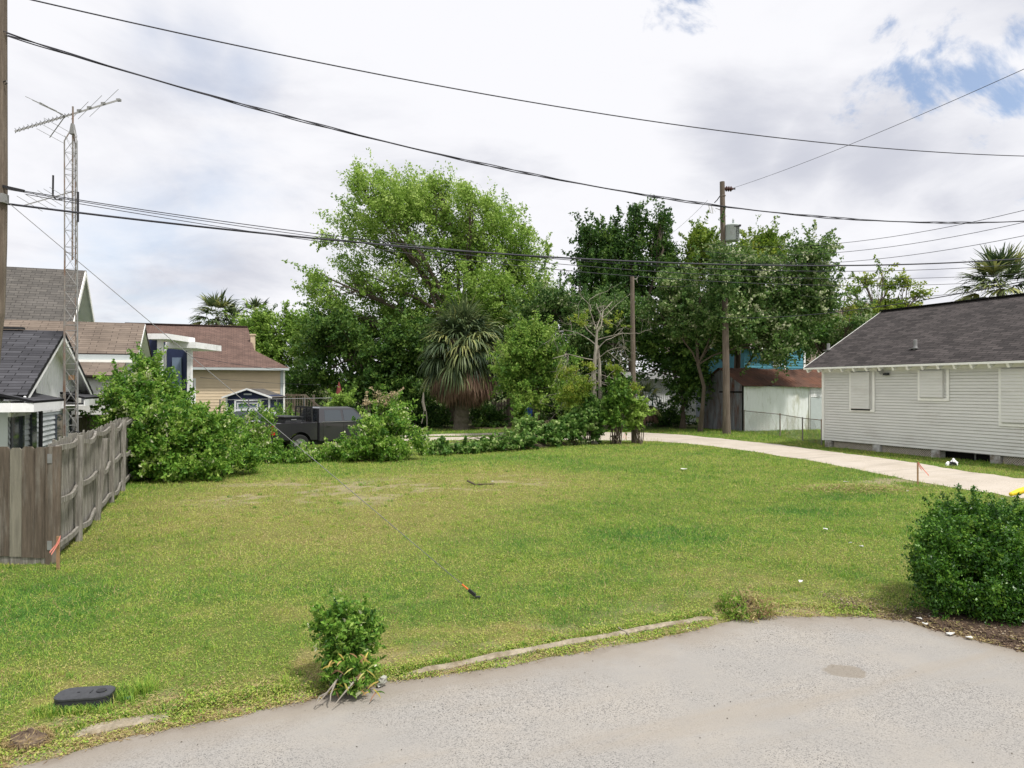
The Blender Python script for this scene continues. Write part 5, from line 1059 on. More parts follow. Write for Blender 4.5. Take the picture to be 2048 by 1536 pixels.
# ------------------------------------------------------------------ bare snag with remaining green tufts, vines, saplings
b = np.array([P(1190, 0, 34.2)[0], 34.2, 0.0]); sg = thing('dead_tree', b, 'bare grey dying tree with twisted branches and a few yellow green tufts', 'tree')
r = np.random.default_rng(91); mb = MB(); Ys = 34.2
def Q(px, py, dy=0): return P(px, py, Ys+dy)
tr1 = [b, Q(1188, 850), Q(1188, 800), Q(1187, 750), Q(1192, 700), Q(1194, 660)]; mb.tube(tr1, [.20, .16, .14, .12, .08, .05], 9, False)
tr2 = [Q(1196, 860, .15), Q(1200, 790, .15), Q(1199, 730, .1), Q(1195, 690, .1)]; mb.tube(tr2, [.10, .09, .08, .06], 7, False)
def grow(a, d, l, rad, depth):
    pts = [a]; p = a.copy(); v = d/np.linalg.norm(d)
    n = 5
    for i in range(n): v = v+r.standard_normal(3)*.24+np.array([0, 0, -.04]); v /= np.linalg.norm(v); p = p+v*l/n; pts.append(p.copy())
    mb.tube(pts, np.linspace(rad, rad*.45, n+1), 5, False)
    if depth:
        for k in range(r.integers(2, 5)): i = r.integers(2, n+1); grow(pts[i], v+r.standard_normal(3)*.8, l*(.45+.3*r.random()), rad*.5, depth-1)
for px, py, dx, dz, l, rad in ((1194, 660, -.6, 1, 1.7, .06), (1194, 665, .5, 1, 2.0, .065), (1193, 680, 1.0, .55, 2.0, .05), (1192, 690, -1, .5, 1.8, .05), (1190, 720, 1, .35, 2.1, .05), (1189, 720, -1, .3, 2.2, .045), (1190, 745, 1.0, -.1, 2.2, .05), (1188, 745, -1, -.15, 1.9, .045), (1194, 700, .6, .9, 1.6, .05), (1190, 760, .8, -.4, 1.6, .04), (1187, 765, -.8, -.35, 1.4, .035), (1194, 655, -.1, 1, 1.5, .05), (1192, 675, -.8, .8, 1.6, .045)):
    grow(Q(px, py), np.array([dx, r.normal(0, .4), dz]), l, rad*.55, 3)
build('trunk_and_branches', mb, M_bark_grey, sg)
cr = Crown(92)
for px, py, rx, ry, n in ((1145, 790, 28, 22, 60), (1160, 770, 24, 20, 46), (1125, 755, 16, 12, 22), (1235, 780, 12, 12, 14), (1230, 740, 16, 12, 13), (1270, 775, 16, 10, 12), (1180, 735, 14, 10, 10), (1140, 740, 14, 12, 10), (1160, 640, 20, 12, 12), (1225, 650, 18, 14, 9), (1110, 770, 8, 7, 6)): Lb(cr, px, py, Ys+r.normal(0, .3), rx, ry, n, 34, .2, shell=.2)
cr.mesh('leaf_tufts', F_yell, sg, .11, .5)
brush('climbing_vine', 'ivy climbing the lower trunk of the bare grey tree', [(1190, 860, 33.9, 12, 30, 60), (1188, 820, 33.9, 14, 24, 50), (1195, 790, 34, 20, 14, 30)], F_vine, .12, seed=93, crr=.16, stems=False, cat='vine', per=40)
brush('leafy_sapling', 'broad leaved sapling between the bare tree and the short wooden pole', [(1232, 800, 34, 22, 26, 90), (1225, 835, 34, 26, 22, 80), (1245, 775, 34, 12, 12, 24)], F_mid, .20, seed=94, crr=.24, hue=.06, cat='sapling', per=30, group='saplings along the vine mound')
brush('leafy_sapling', 'light green sapling at the foot of the short wooden pole', [(1278, 820, 34.3, 16, 14, 50), (1272, 845, 34.2, 12, 12, 28)], F_light, .19, seed=95, crr=.2, hue=.05, cat='sapling', per=26, group='saplings along the vine mound')
brush('leafy_sapling', 'upright light green sapling in front of the dim board fence', [(1045, 850, 37, 16, 24, 70), (1040, 822, 37, 10, 16, 34)], F_mid, .15, seed=96, crr=.2, hue=.2, cat='sapling', per=34, group='saplings along the vine mound')
brush('leafy_sapling', 'small light green sapling beside the pickup cab roof', [(688, 800, 33, 16, 12, 34), (670, 808, 33, 10, 12, 18)], F_light, .16, seed=97, crr=.25, hue=.0, cat='sapling', per=34, group='saplings along the vine mound')
brush('vine_mound', 'long mound of broad leaved vine sprawling left of the bare grey tree', [(1172, 832, 33.8, 24, 18, 90), (1150, 852, 33.6, 30, 14, 90), (1130, 860, 33.2, 34, 14, 120), (1085, 872, 32.4, 34, 12, 120), (1030, 882, 31, 36, 10, 110), (980, 892, 30, 34, 7, 70), (920, 898, 29.3, 36, 6, 60), (870, 902, 28.6, 30, 6, 50), (1060, 850, 33, 14, 10, 40)], F_vine, .15, asp=.8, seed=98, crr=.20, cat='vine', per=44, hue=.10, bias=(0, 0, -.1))
brush('dry_brush', 'grey leafless brush pile between vine mound and bare tree', [(1150, 885, 33.4, 26, 9, 26)], F_bloss, .1, seed=99, crr=.2, cat='brush', per=14, hue=.1)

# ------------------------------------------------------------------ shrubs round the lawn
brush('flowering_shrub', 'largest overgrown shrub with cream blossom beside the far end of the wavy fence',
      [(325, 880, 21.0, 66, 62, 330), (280, 800, 22.2, 52, 52, 200), (385, 865, 21.8, 62, 56, 300), (445, 900, 22.2, 44, 36, 150), (298, 745, 22.6, 20, 22, 40), (338, 803, 22.8, 42, 32, 130), (240, 800, 22.5, 30, 40, 80), (400, 832, 23.0, 36, 26, 90), (275, 915, 20.8, 32, 40, 110), (360, 930, 20.7, 62, 32, 170), (440, 925, 21.2, 44, 24, 90), (488, 915, 22.2, 22, 22, 50), (215, 840, 22, 14, 20, 30)],
      F_shrub, .12, asp=.5, seed=101, crr=.26, per=48, hue=.02, group='overgrown shrubs at the back of the lawn')
brush('flowering_shrub', 'rounded shrub with reddish dry tips in front of the pickup cab', [(772, 868, 26.6, 46, 38, 210), (775, 835, 27.2, 38, 30, 100), (730, 895, 26.4, 30, 22, 80), (808, 885, 26.6, 36, 28, 100), (745, 905, 26.2, 80, 15, 120), (765, 812, 27.3, 12, 8, 14)],
      F_shrub, .13, seed=102, crr=.27, per=46, hue=.04, group='overgrown shrubs at the back of the lawn', asp=.5)
brush('dry_shoots', 'pale dry blossoming shoots standing above the rounded shrub', [(765, 800, 27, 14, 14, 12), (790, 790, 27.2, 10, 8, 6), (735, 808, 27, 10, 8, 6)], ramp_material('dry_shoot_leaves', [(0, (.4, .3, .16)), (1, (.6, .5, .34))], .4), .10, seed=113, crr=.16, per=16, cat='shoots')
brush('low_brush', 'low leafy brush in front of the pickup rear wheel', [(570, 914, 25.6, 40, 9, 70), (625, 914, 26.2, 40, 8, 70), (525, 905, 25.6, 20, 18, 60), (660, 908, 26.2, 22, 13, 46)], F_shrub, .11, seed=103, crr=.22, hue=.08, per=44)
brush('low_brush', 'thin tall weeds and brush between the big shrub and the silver car', [(492, 862, 25.8, 20, 20, 34), (455, 850, 26.2, 26, 20, 40), (527, 872, 25.9, 14, 24, 30), (538, 838, 26.2, 7, 18, 12), (500, 835, 26.2, 8, 12, 8)], F_shrub, .11, seed=104, crr=.22, hue=.1, per=34)
brush('hedge_row', 'low clipped bush behind the pickup bed', [(560, 838, 33, 40, 8, 60)], F_mid, .12, seed=105, crr=.25, per=40)

# near rounded shrub at the right, small bush on the verge
brush('glossy_shrub', 'large dark glossy rounded shrub overhanging the street at the right edge',
      [(1985, 1120, 8.9, 112, 88, 950), (1890, 1115, 8.8, 52, 70, 280), (2070, 1100, 9.1, 120, 88, 600), (1950, 1055, 9.1, 84, 44, 300), (1990, 1190, 8.5, 92, 66, 420), (2090, 1180, 8.6, 90, 80, 300), (1872, 1150, 8.6, 34, 42, 110), (1885, 1195, 8.5, 24, 24, 40)], F_hedge, .040, asp=.5, seed=106, crr=.125, per=76, shell=.5, bias=(0, 0, .45), hue=.03, shoot=.12)
brush('nandina_bush', 'small light green bush with dead yellow leaves on the grassy verge',
      [(685, 1265, 6.6, 50, 44, 120), (665, 1235, 6.65, 32, 24, 50), (715, 1280, 6.55, 38, 40, 70), (695, 1325, 6.45, 44, 40, 90), (700, 1360, 6.35, 34, 22, 50), (735, 1240, 6.7, 18, 20, 22)], F_shrub, .056, asp=.42, seed=107, crr=.07, per=24, shell=.25, hue=-.02, group='bushes on the street verge')
# ------------------------------------------------------------------ poles, wires, tower, vehicles, small things
# tall utility pole
Yp = 41.5; b = np.array([P(1453, 0, Yp)[0], Yp, 0]); up = thing('utility_pole', b, 'tall wooden utility pole carrying a grey transformer, brown insulator and fuse cutout', 'utility pole')
top = P(1446, 363, Yp); mb = MB(); ts = np.linspace(0, 1, 14); mb.tube([b*(1-t)+top*t+np.array([.03*math.sin(t*5), 0, 0]) for t in ts], [.215-.075*t+.03*(t < .01) for t in ts], 14); build('shaft', mb, M_pole, up)
def on(py, dx=0, dy=0): t = (zq(py, Yp))/top[2]; p = b*(1-t)+top*t; p[2] = zq(py, Yp); return p+np.array([dx, dy, 0])
mb = MB(); prof = [(.05, -.08)]
for i in range(3): prof += [(.10, i*.13), (.155, i*.13+.03), (.155, i*.13+.07), (.10, i*.13+.10)]
prof += [(.05, .44), (.03, .50)]; mb._lathe(on(377, .16), prof, (1, 0, -.02), 14); build('insulator', mb, M_porcelain, up)
mb = MB(); mb._lathe(on(377, .66), [(.02, -.05), (.05, 0), (.05, .05), (.01, .08)], (1, 0, .2), 8); mb.tube([on(376, .60), on(379, .72)], .02); build('clamp', mb, M_blackm, up)
mb = MB(); mb._lathe(on(391), [(.165, -.02), (.165, .02)], Z, 14); build('pole_band', mb, M_galv_rust, up)
c = on(483, .47, -.12); R_ = .40; mb = MB(); mb._lathe(c, [(R_*.9, 0), (R_, .05), (R_, .86), (R_*1.04, .87), (R_*1.04, .92), (R_*.9, .96), (.1, 1.02)], Z, 26); tk = build('transformer_tank', mb, M_tank, up)
for p in tk.data.polygons: p.use_smooth = len(p.vertices) == 4
for k, (dx, dy) in enumerate(((.05, 0), )):
    mb = MB(); pr = [(.05, 0)]
    for i in range(4): pr += [(.045, .04+i*.07), (.075, .055+i*.07), (.045, .07+i*.07)]
    pr += [(.02, .36)]; mb._lathe(c+np.array([dx, dy, .97]), pr, Z, 10); build('bushing', mb, M_tank, tk)
mb = MB(); mb.box(c+np.array([.16, -R_*.98, .78]), (.36, .06, .05)); mb.bar(c+np.array([.14, -R_*1.0, .80]), c+np.array([.10, -R_*1.0, .02]), .02, .02); mb.bar(c+np.array([.28, -R_*.9, .80]), c+np.array([.2, -R_*.98, .02]), .02, .02)
for i in range(5): mb.bar(c+np.array([.13-.01*i, -R_*1.0, .7-.15*i]), c+np.array([.27-.02*i, -R_*.93, .66-.15*i]), .015, .015)
mb.box(c+np.array([.36, -R_*.6, .86]), (.12, .1, .1)); build('terminal_straps', mb, M_blackm, tk)
mb = MB()
for i, w in enumerate((.30, .22, .26)): mb.box(c+np.array([-.10-.02*i, -R_*.985, .52-.09*i]), (w, .012, .022))
build('marking_lines', mb, M_galv, tk)
mb = MB(); mb.box((b+(c-b)*.5)*[1, 1, 0]+Z*(c[2]+.7), (.22, .12, .1)); mb.box((b+(c-b)*.5)*[1, 1, 0]+Z*(c[2]+.2), (.22, .12, .1)); build('mounting_bracket', mb, M_galv, up)
mb = MB(); mb.tube([on(421), on(420, -.14), on(417, -.34), on(416, -.44)], .022, 6); fa = build('fuse_arm', mb, M_galv, up)
mb = MB(); mb.tube([on(424, -.42), on(410, -.72)], .01); mb.tube([on(408, -.84), on(425, -.74), on(426, -.60), on(409, -.68)], .03, 6); build('fuse_cutout', mb, M_porc_w, fa)
mb = MB(); mb.tube([on(391, -.16), on(400, -.35), on(405, -.5)], .03); build('dead_end', mb, M_blackm, up)
brush('pole_vine', 'vine climbing the tall pole beside the transformer', [(1443, 468, 41.2, 5, 26, 20), (1448, 520, 41.2, 14, 30, 60), (1447, 565, 41.0, 26, 40, 110), (1440, 640, 41.3, 20, 30, 40)], F_bloss, .17, seed=110, crr=.3, stems=False, cat='vine', per=34, hue=-.08)

# short pole
b = np.array([P(1268, 0, 34.9)[0], 34.9, 0]); sp_ = thing('wooden_pole', b, 'short bare wooden pole standing at the bend of the gravel alley', 'pole')
tp = P(1264.5, 553, 34.9); mb = MB(); mb.tube([b*(1-t)+tp*t for t in np.linspace(0, 1, 8)], np.linspace(.135, .10, 8), 12); build('shaft', mb, M_pole, sp_)
mb = MB(); mb.box(tp+np.array([.14, -.02, -.12]), (.2, .06, .05)); mb.tube([tp+np.array([.2, 0, -.12]), tp+np.array([.30, 0, .0])], .02); mb.tube([tp+np.array([.2, 0, -.12]), tp+np.array([.26, 0, -.3])], .02); build('bracket', mb, M_galv_rust, sp_)

# near pole at the very left, slightly bowed
Yn = 9.5; nb = thing('near_utility_pole', (-7.3, Yn, 0), 'brown wooden utility pole cut by the left picture edge, holding the cable bundles', 'utility pole')
def npx(z): return np.interp(z, [0, 1.5, 2.6, 3.45, 3.7, 4.6, 5.4, 7.9, 9], [-7.22, -7.12, -7.02, -6.952, -6.92, -6.895, -6.89, -6.905, -6.91])
mb = MB(); zs = np.linspace(0, 9, 40); mb.tube([(npx(z), Yn, z) for z in zs], [.15]*40, 14); build('shaft', mb, M_pole, nb)
def NP(py, dx=.14): z = zq(py, Yn); return np.array([npx(z)+dx, Yn-.03, z])
mb = MB(); a = NP(165); mb.tube([a, a+[.045, 0, .02], a+[.06, 0, -.01], a+[.03, 0, -.03]], .008, 5); build('hook', mb, M_blackm, nb)
mb = MB(); a = NP(372, .1); mb.bar(a, NP(383, .42), .03, .035); build('cable_clamp', mb, M_blackm, nb)
mb = MB(); mb.box(NP(398, .15), (.06, .12, .12)); build('guy_bracket', mb, M_galv, nb)
# overhead wires: each sags in its own vertical plane from pole to pole
LA = np.array([-6.8, 9.5]); LD = np.array([.933, .361])
def t_of(px, A=LA, D=LD): r = (px-CX)/F; return (r*A[1]-A[0])/(D[0]-r*D[1])
def wire_fit(obs, off=0.0, tA=0.0, tB=34, n=60):
    """fit a parabola Z(t) through observed sightings of a wire in its plane"""
    A = LA+np.array([-.361, .933])*off; T, Zs = [], []
    for px, py in obs: t = t_of(px, A); T.append(t); Zs.append(zq(py, A[1]+LD[1]*t))
    k = np.polyfit(T, Zs, 2 if len(obs) > 2 else 1); tt = np.linspace(tA, tB, n)
    return np.stack([A[0]+LD[0]*tt, A[1]+LD[1]*tt, np.polyval(k, tt)], 1)
def wire(pts, r, label, mat=None, group='overhead wires', name='overhead_wire', cat='wire'):
    mb = MB(); mb.tube(pts, r, 5, False); o = build(name, mb, mat or M_wire, smooth=True); return tag(o, label, cat, group)
wire(wire_fit([(82, 2), (700, 137), (1340, 248), (1700, 288), (2048, 312)], .25, -1.5), .0105, 'single topmost black wire crossing the whole sky from upper left')
cl_ = wire_fit([(102, 97), (342, 167), (700, 265), (1100, 356), (1640, 433), (2048, 442)], 0, .06, 34, 420)
bd = thing('cable_bundle', cl_[0], 'thick twisted black cable bundle sagging from the left pole across the treetops', 'cable', 'overhead wires')
for k in range(3):
    th = np.linspace(0, 1, len(cl_))*34*2*math.pi/2.6+k*2.094; rr_ = .012+.008*np.cos(np.linspace(0, 60, len(cl_)))
    mb = MB(); mb.tube(cl_+np.stack([0*th, np.cos(th)*rr_, np.sin(th)*rr_], 1), .0085, 5, False); build('strand', mb, M_wire, bd, smooth=True)
p1 = NP(62); wire([p1, (p1+cl_[14])/2-Z*.02, cl_[16]], .005, 'thin lead joining the twisted bundle from higher on the left pole')
hv = wire_fit([(8, 409), (240, 432), (700, 483), (1120, 517), (1640, 530), (2048, 517)], .0, .06)
wire(hv, .015, 'heaviest dark cable running level in front of the treetops', group='overhead wires', name='communication_cable', cat='cable')
wire(wire_fit([(14, 373), (240, 407), (690, 481), (900, 505), (1120, 520), (1640, 532), (2048, 531)], .02, .06, 34), .0065, 'upper thin wire of the fan leaving the left pole above the heaviest cable')
wire(wire_fit([(14, 376), (240, 413), (690, 489), (1120, 527), (1640, 553), (2048, 548)], -.05, .06), .0055, 'middle thin wire of the fan below the heaviest cable over the trees')
wire(wire_fit([(40, 384), (240, 419), (690, 497), (1120, 539), (1640, 567), (2048, 561)], -.09, .3), .0055, 'lowest thin wire of the fan crossing the treetops')
# lines of the far pole row
def span(a, b, sag, n=24): t = np.linspace(0, 1, n)[:, None]; return a*(1-t)+b*t-np.array([0, 0, 1])*sag*4*t*(1-t)
wire(span(on(377, .74), P(2300, 22, 17), .25), .010, 'thin line rising from the brown insulator to the upper right sky', group='lines on the tall utility pole')
wire(span(on(405, -.5), P(1290, 500, 56), .3), .008, 'faint line running left from the tall pole into the dark spires', group='lines on the tall utility pole')
for (py0, px1, py1), lb in zip(((500, 2300, 352), (515, 2300, 380), (530, 2300, 412)), ('upper', 'middle', 'lower')):
    wire(span(on(py0, .2), P(px1, py1, 22), .9), .011, lb+' of three service lines rising right from the leafy tall pole', group='lines on the tall utility pole')
wire(span(P(1440, 635, 40), P(2250, 520, 17), .45), .016, 'thick black line dropping left past the grey house ridge into the leaves', group='lines on the tall utility pole')
wire(span(P(1600, 590, 38), P(2250, 530, 18), .5), .009, 'thin line just above the thick black line over the grey roof', group='lines on the tall utility pole')
wire(span(tp+np.array([.3, 0, -.05])-Z*.35, P(1420, 566, 41.2), .15), .008, 'short slack wire from the short pole to the leafy tall pole', group='lines on the tall utility pole')
wire(span(P(385, 714, 31.4), P(575, 741, 41.8), .05), .010, 'black service wire slanting down across the brown roof of the beige house', group='service wires by the beige house')
wire(span(P(400, 755, 31.4), P(640, 770, 41.8), .05), .008, 'lower service wire crossing the beige siding', group='service wires by the beige house')
# guy strand and its anchor
ga = G(948, 1188, .05); g0 = NP(398, .15); wire([g0, ga], .0048, 'long grey guy strand slanting from the left pole to the lawn', M_wire_grey, 'guy strand of the near pole', 'guy_wire', 'guy wire')
an = thing('guy_anchor', ga*[1, 1, 0], 'dark guy anchor clamp with orange band at the end of the guy strand', 'guy anchor')
dg = (g0-ga)/np.linalg.norm(g0-ga); mb = MB(); mb.tube([ga-dg*.10-Z*.02, ga+dg*.02], .011); mb.bar(ga-dg*.02, ga+dg*.09, .045, .035); mb.box(ga-dg*.06, (.07, .05, .03)); build('clamp', mb, M_blackm, an)
mb = MB(); mb.tube([ga+dg*.10, ga+dg*.2], .011); build('orange_band', mb, material('orange_plastic', (.7, .16, .03), .5), an)
mb = MB(); mb.tube([ga-dg*.06, ga-dg*.22-Z*.02], .01); build('anchor_rod', mb, M_galv_rust, an)
sj = P(297, 697, 11.0)
# lattice tower and antennas
Yt = 18.0; tb = P(148, 0, Yt)*[1, 1, 0]; tw = thing('lattice_tower', tb, 'three legged lattice tower of rusting steel beside the white cottage', 'tower')
fw = .40; legs = [np.array([-.155, -.09, 0]), np.array([.155, -.08, 0]), np.array([-.05, .18, 0])]
zt_ = zq(283, Yt); lean = np.array([-.05, 0, 0]); za = zq(258, Yt)
for k, lg in enumerate(legs): mb = MB(); mb.tube([tb+lg*1.02, tb+lg+Z*zt_+lean, tb+lg*.18+Z*za+lean], .016, 7); build('leg', mb, M_galv_rust if k != 1 else M_galv, tw)
mb = MB(); z = .35; k = 0
while z < zt_-.1:
    for i in range(3):
        a, c2 = legs[i], legs[(i+1) % 3]; ln = lean*z/zt_
        mb.tube([tb+a+Z*z+ln, tb+c2+Z*z+ln], .0055, 4, False)
        if k % 3 != 2: mb.tube([tb+(a if k % 2 else c2)+Z*z+ln, tb+(c2 if k % 2 else a)+Z*(z+.42)+ln], .0045, 4, False); mb.tube([tb+(c2 if k % 2 else a)+Z*z+ln, tb+(a if k % 2 else c2)+Z*(z+.42)+ln], .0045, 4, False)
    z += .42 if k % 3 != 2 else .14; k += 1
build('cross_bracing', mb, M_galv, tw)
mc = tb+lean; mb = MB(); mb.tube([mc+Z*zq(520, Yt), mc+Z*zq(212, Yt)+np.array([-.1, 0, 0])*0], .022, 7); build('mast', mb, M_galv_rust, tw)
mb = MB(); mb.prism([mc+[-.07, -.05, za-.12], mc+[.07, -.05, za-.12], mc+[.02, -.05, za+.14], mc+[-.02, -.05, za+.14]], (0, .1, 0)); build('top_plate', mb, M_galv, tw)
mb = MB(); mb.tube([tb+legs[0]+np.array([-.05, 0, zq(870, Yt)]), tb+legs[0]+np.array([-.03, 0, zq(500, Yt)])], .02, 6); build('conduit', mb, M_galv_rust, tw)
mb = MB(); mb.tube([tb+legs[1]+np.array([-.02, 0, zq(445, Yt)]), tb+legs[1]+np.array([-.02, 0, zq(385, Yt)])], .025, 6); build('black_stub', mb, M_blackm, tw)
mb = MB(); mb.box(P(143, 755, 18.0), (.12, .06, .12)); build('rusty_junction_box', mb, M_stake, tw)
mb = MB(); mb.tube([P(143, 855, 17.9), P(147, 862, 17.8), P(158, 864, 17.9), P(165, 868, 18)], .014, 5); build('loose_cable', mb, M_black, tw)
an_ = thing('television_antenna', P(140, 230, Yt), 'large television antenna with long boom on the tower top', 'antenna')
A_, B_ = P(28, 262, 17.2), P(236, 199, 18.8); mb = MB(); mb.bar(A_, B_, .03, .04); build('boom', mb, M_galv, an_)
dB = (B_-A_)/np.linalg.norm(B_-A_); pe = np.cross(dB, Z); pe /= np.linalg.norm(pe); mb = MB()
for i in range(13): c_ = A_+(B_-A_)*(.02+i*.038); mb.tube([c_-pe*.22+Z*.0, c_+pe*.22], .007, 4); mb.tube([c_, c_-dB*.06+Z*.08], .006, 4)
build('director_elements', mb, M_blackm, an_)
mb = MB(); c_ = A_+(B_-A_)*.46
for tip in (P(78, 204, 16.6), P(98, 274, 19.0)): mb.tube([c_, tip], .012, 5)
for f in (.45, .7, .95):
    q = c_*(1-f)+P(98, 274, 19.0)*f; mb.tube([q+np.array([-.17, -.3, .10]), q+np.array([.17, .3, -.08])], .006, 4)
    q = c_*(1-f)+P(78, 204, 16.6)*f; mb.tube([q+np.array([-.17, -.3, .04]), q+np.array([.17, .3, -.06])], .006, 4)
build('corner_reflector', mb, M_galv, an_)
mb = MB()
for f, l in ((.60, .9), (.70, 1.2), (.84, 1.4)): q = A_+(B_-A_)*f+Z*.03; mb.tube([q-pe*l*.9+dB*.0, q+pe*l*.9], .006, 4); mb.box(q, (.10, .06, .06))
mb.box(B_, (.1, .08, .06)); build('long_elements', mb, M_galv, an_)
an2 = thing('small_antenna', P(100, 395, Yt), 'small side antenna on an arm halfway up the tower', 'antenna')
A_, B_ = P(48, 410, 17.0), P(146, 382, 18.2); mb = MB(); mb.bar(A_, B_, .022, .025); build('boom', mb, M_galv, an2)
mb = MB(); dB = (B_-A_); 
for f in (.1, .25, .38, .5, .62, .74): q = A_+dB*f; mb.tube([q+np.array([-.14, -.25, .12]), q+np.array([.14, .25, -.12])], .006, 4)
build('elements', mb, M_galv, an2)
mb = MB(); mb.tube([P(105, 350, 17.8), P(104.5, 392, 17.8)], .022, 6); mb.tube([P(105, 393, 17.8), P(112, 399, 17.9), P(128, 397, 18)], .018, 6); build('mount_arm', mb, M_blackm, an2)

# ---- vehicles
def wheel(c, ax, r, w, parent, tyremat=M_tyre):
    c = np.asarray(c, float); ax = np.asarray(ax, float)
    o = MB(); o._lathe(c-ax*w/2, [(r*.62, 0), (r*.93, 0), (r, w*.15), (r, w*.85), (r*.93, w), (r*.62, w), (r*.6, w*.5)], ax, 28); wh = build('wheel', o, tyremat, parent)
    m = MB(); m._lathe(c+ax*(w*.28), [(r*.63, 0), (r*.63, w*.2), (r*.55, w*.2), (r*.5, w*.08), (.01, w*.06)], ax, 24)
    u1 = np.cross(ax, Z); u1 /= np.linalg.norm(u1)
    for k in range(6):
        a = k*math.pi/3; d = u1*math.cos(a)+Z*math.sin(a); m.bar(c+ax*w*.44+d*r*.1, c+ax*w*.42+d*r*.56, r*.17, w*.08, ax)
    m._lathe(c+ax*w*.38, [(r*.16, 0), (r*.14, w*.12)], ax, 12); build('rim', m, M_alloy, wh)
class Veh:
    def __init__(s, org, ang, par): s.o = np.array([org[0], org[1], 0.0]); s.x = np.array([math.cos(ang), math.sin(ang), 0]); s.y = np.array([-math.sin(ang), math.cos(ang), 0]); s.t = par
    def w(s, x, y, z): return s.o+s.x*x+s.y*y+Z*z
    def body(s, poly, hw, ins=.05, yc=None):
        """side profile swept across the car with softened flanks"""
        c = np.mean(poly, 0); mb = MB(); n = len(poly); L_ = []
        for y, k in ((-hw+.0, 1), (-hw+ins*.0, 0), (hw, 0), (hw, 1)):
            pass
        rings = []
        for y, k in ((-hw, 1), (-hw+ins, 0), (hw-ins, 0), (hw, 1)):
            ring = []
            for i, (x, z) in enumerate(poly):
                d = np.array(c)-np.array([x, z]); d = d/(np.linalg.norm(d)+1e-9)*ins*.7*k; ring.append(s.w(x+d[0], y, z+d[1]))
            rings.append(ring)
        vs = [p for r_ in rings for p in r_]; fs = [tuple(range(n)), tuple(range(3*n, 4*n))[::-1]]
        for j in range(3):
            for i in range(n): fs.append((j*n+i, j*n+(i+1) % n, (j+1)*n+(i+1) % n, (j+1)*n+i))
        mb.add(vs, fs); return mb
def arch(cx, cz, r, z0, n=10, rev=False):
    a0 = math.asin(min(1, (z0-cz)/r)) if abs(z0-cz) < r else 0
    an = np.linspace(math.pi-a0, a0, n) ; return [(cx+r*math.cos(a), cz+r*math.sin(a)) for a in an]
pk = thing('pickup_truck', (-9.25, 28.1, 0), 'charcoal crew cab pickup truck parked behind the low brush, facing right', 'pickup truck')
v = Veh((-9.36, 28.0), math.radians(41), pk)
# y = 0 is the side nearest the camera, the truck is 1.95 wide
hw = .975; v.o = v.o+v.y*hw
bedp = [(.03, .62), (.6, .58)]+arch(1.13, .42, .52, .56)+[(1.9, .56), (1.9, 1.29), (.06, 1.29), (.0, 1.1)]
build('bed', v.body(bedp, hw, .06), M_paint_truck, pk)
cabp = [(1.93, .50), (3.75, .48)]+arch(4.55, .42, .52, .50)+[(5.5, .55), (5.62, .75), (5.6, 1.05), (5.35, 1.16), (4.1, 1.27), (4.0, 1.26), (1.93, 1.26)]
cb = build('cab_and_hood', v.body(cabp, hw, .06), M_paint_truck, pk)
def green(par, xs, z0, z1, w0, w1, mat):
    """greenhouse from belt line corners to roof corners"""
    (xa, xb), (xc, xd) = xs; mb = MB(); vs = [v.w(xa, -w0, z0), v.w(xb, -w0, z0), v.w(xb, w0, z0), v.w(xa, w0, z0), v.w(xc, -w1, z1-.05), v.w(xd, -w1, z1-.07), v.w(xd, w1, z1-.07), v.w(xc, w1, z1-.05),
        v.w(xc+.12, -w1+.12, z1), v.w(xd-.2, -w1+.12, z1), v.w(xd-.2, w1-.12, z1), v.w(xc+.12, w1-.12, z1)]
    mb.add(vs, [(0, 1, 5, 4), (1, 2, 6, 5), (2, 3, 7, 6), (3, 0, 4, 7), (4, 5, 9, 8), (5, 6, 10, 9), (6, 7, 11, 10), (7, 4, 8, 11), (8, 9, 10, 11), (3, 2, 1, 0)]); return build('roof', mb, mat, par)
green(cb, ((1.95, 4.15), (2.05, 3.6)), 1.25, 1.89, .95, .74, M_paint_truck)
def sidewin(x0, x1, x0t, x1t, z0, z1, w0, w1, zb, zt, name='window', mat=M_glassb, par=None, off=.006):
    f = lambda z: w0+(w1-w0)*(z-zb)/(zt-zb)
    mb = MB(); mb.prism([v.w(x0, -f(z0)-off, z0), v.w(x1, -f(z0)-off, z0), v.w(x1t, -f(z1)-off, z1), v.w(x0t, -f(z1)-off, z1)], v.y*.012); return build(name, mb, mat, par or pk)
sidewin(2.22, 3.0, 2.26, 2.98, 1.31, 1.76, .95, .74, 1.25, 1.84); sidewin(3.1, 3.98, 3.1, 3.58, 1.31, 1.76, .95, .74, 1.25, 1.84)
mb = MB(); mb.prism([v.w(1.955, -.75, 1.32), v.w(1.955, .75, 1.32), v.w(2.035, .62, 1.80), v.w(2.035, -.62, 1.80)], -v.x*.012); build('rear_window', mb, M_glass, pk)
mb = MB(); mb.prism([v.w(4.14, -.85, 1.30), v.w(4.14, .85, 1.30), v.w(3.68, .68, 1.80), v.w(3.68, -.68, 1.80)], v.x*.012+Z*.01); build('windscreen', mb, M_glassb, pk)
for x in (2.62, 3.5): mb = MB(); mb.box(v.w(x-.25, -hw-.012, 1.12), (.2, .03, .035), (v.x, v.y, Z)); build('door_handle', mb, M_paint_truck, pk)
mb = MB(); 
for x in (2.12, 3.05, 3.98): mb.box(v.w(x, -hw-.0005, .88), (.012, .008, .7), (v.x, v.y, Z))
build('door_gaps', mb, M_dark, pk)
mb = MB(); mb.box(v.w(3.1, -hw+.012, 1.275), (2.1, .02, .018), (v.x, v.y, Z)); build('window_trim', mb, M_alloy, pk)
mb = MB(); mb.box(v.w(3.95, -hw-.13, 1.36), (.14, .24, .17), (v.x, v.y, Z)); build('wing_mirror', mb, M_paint_truck, pk)
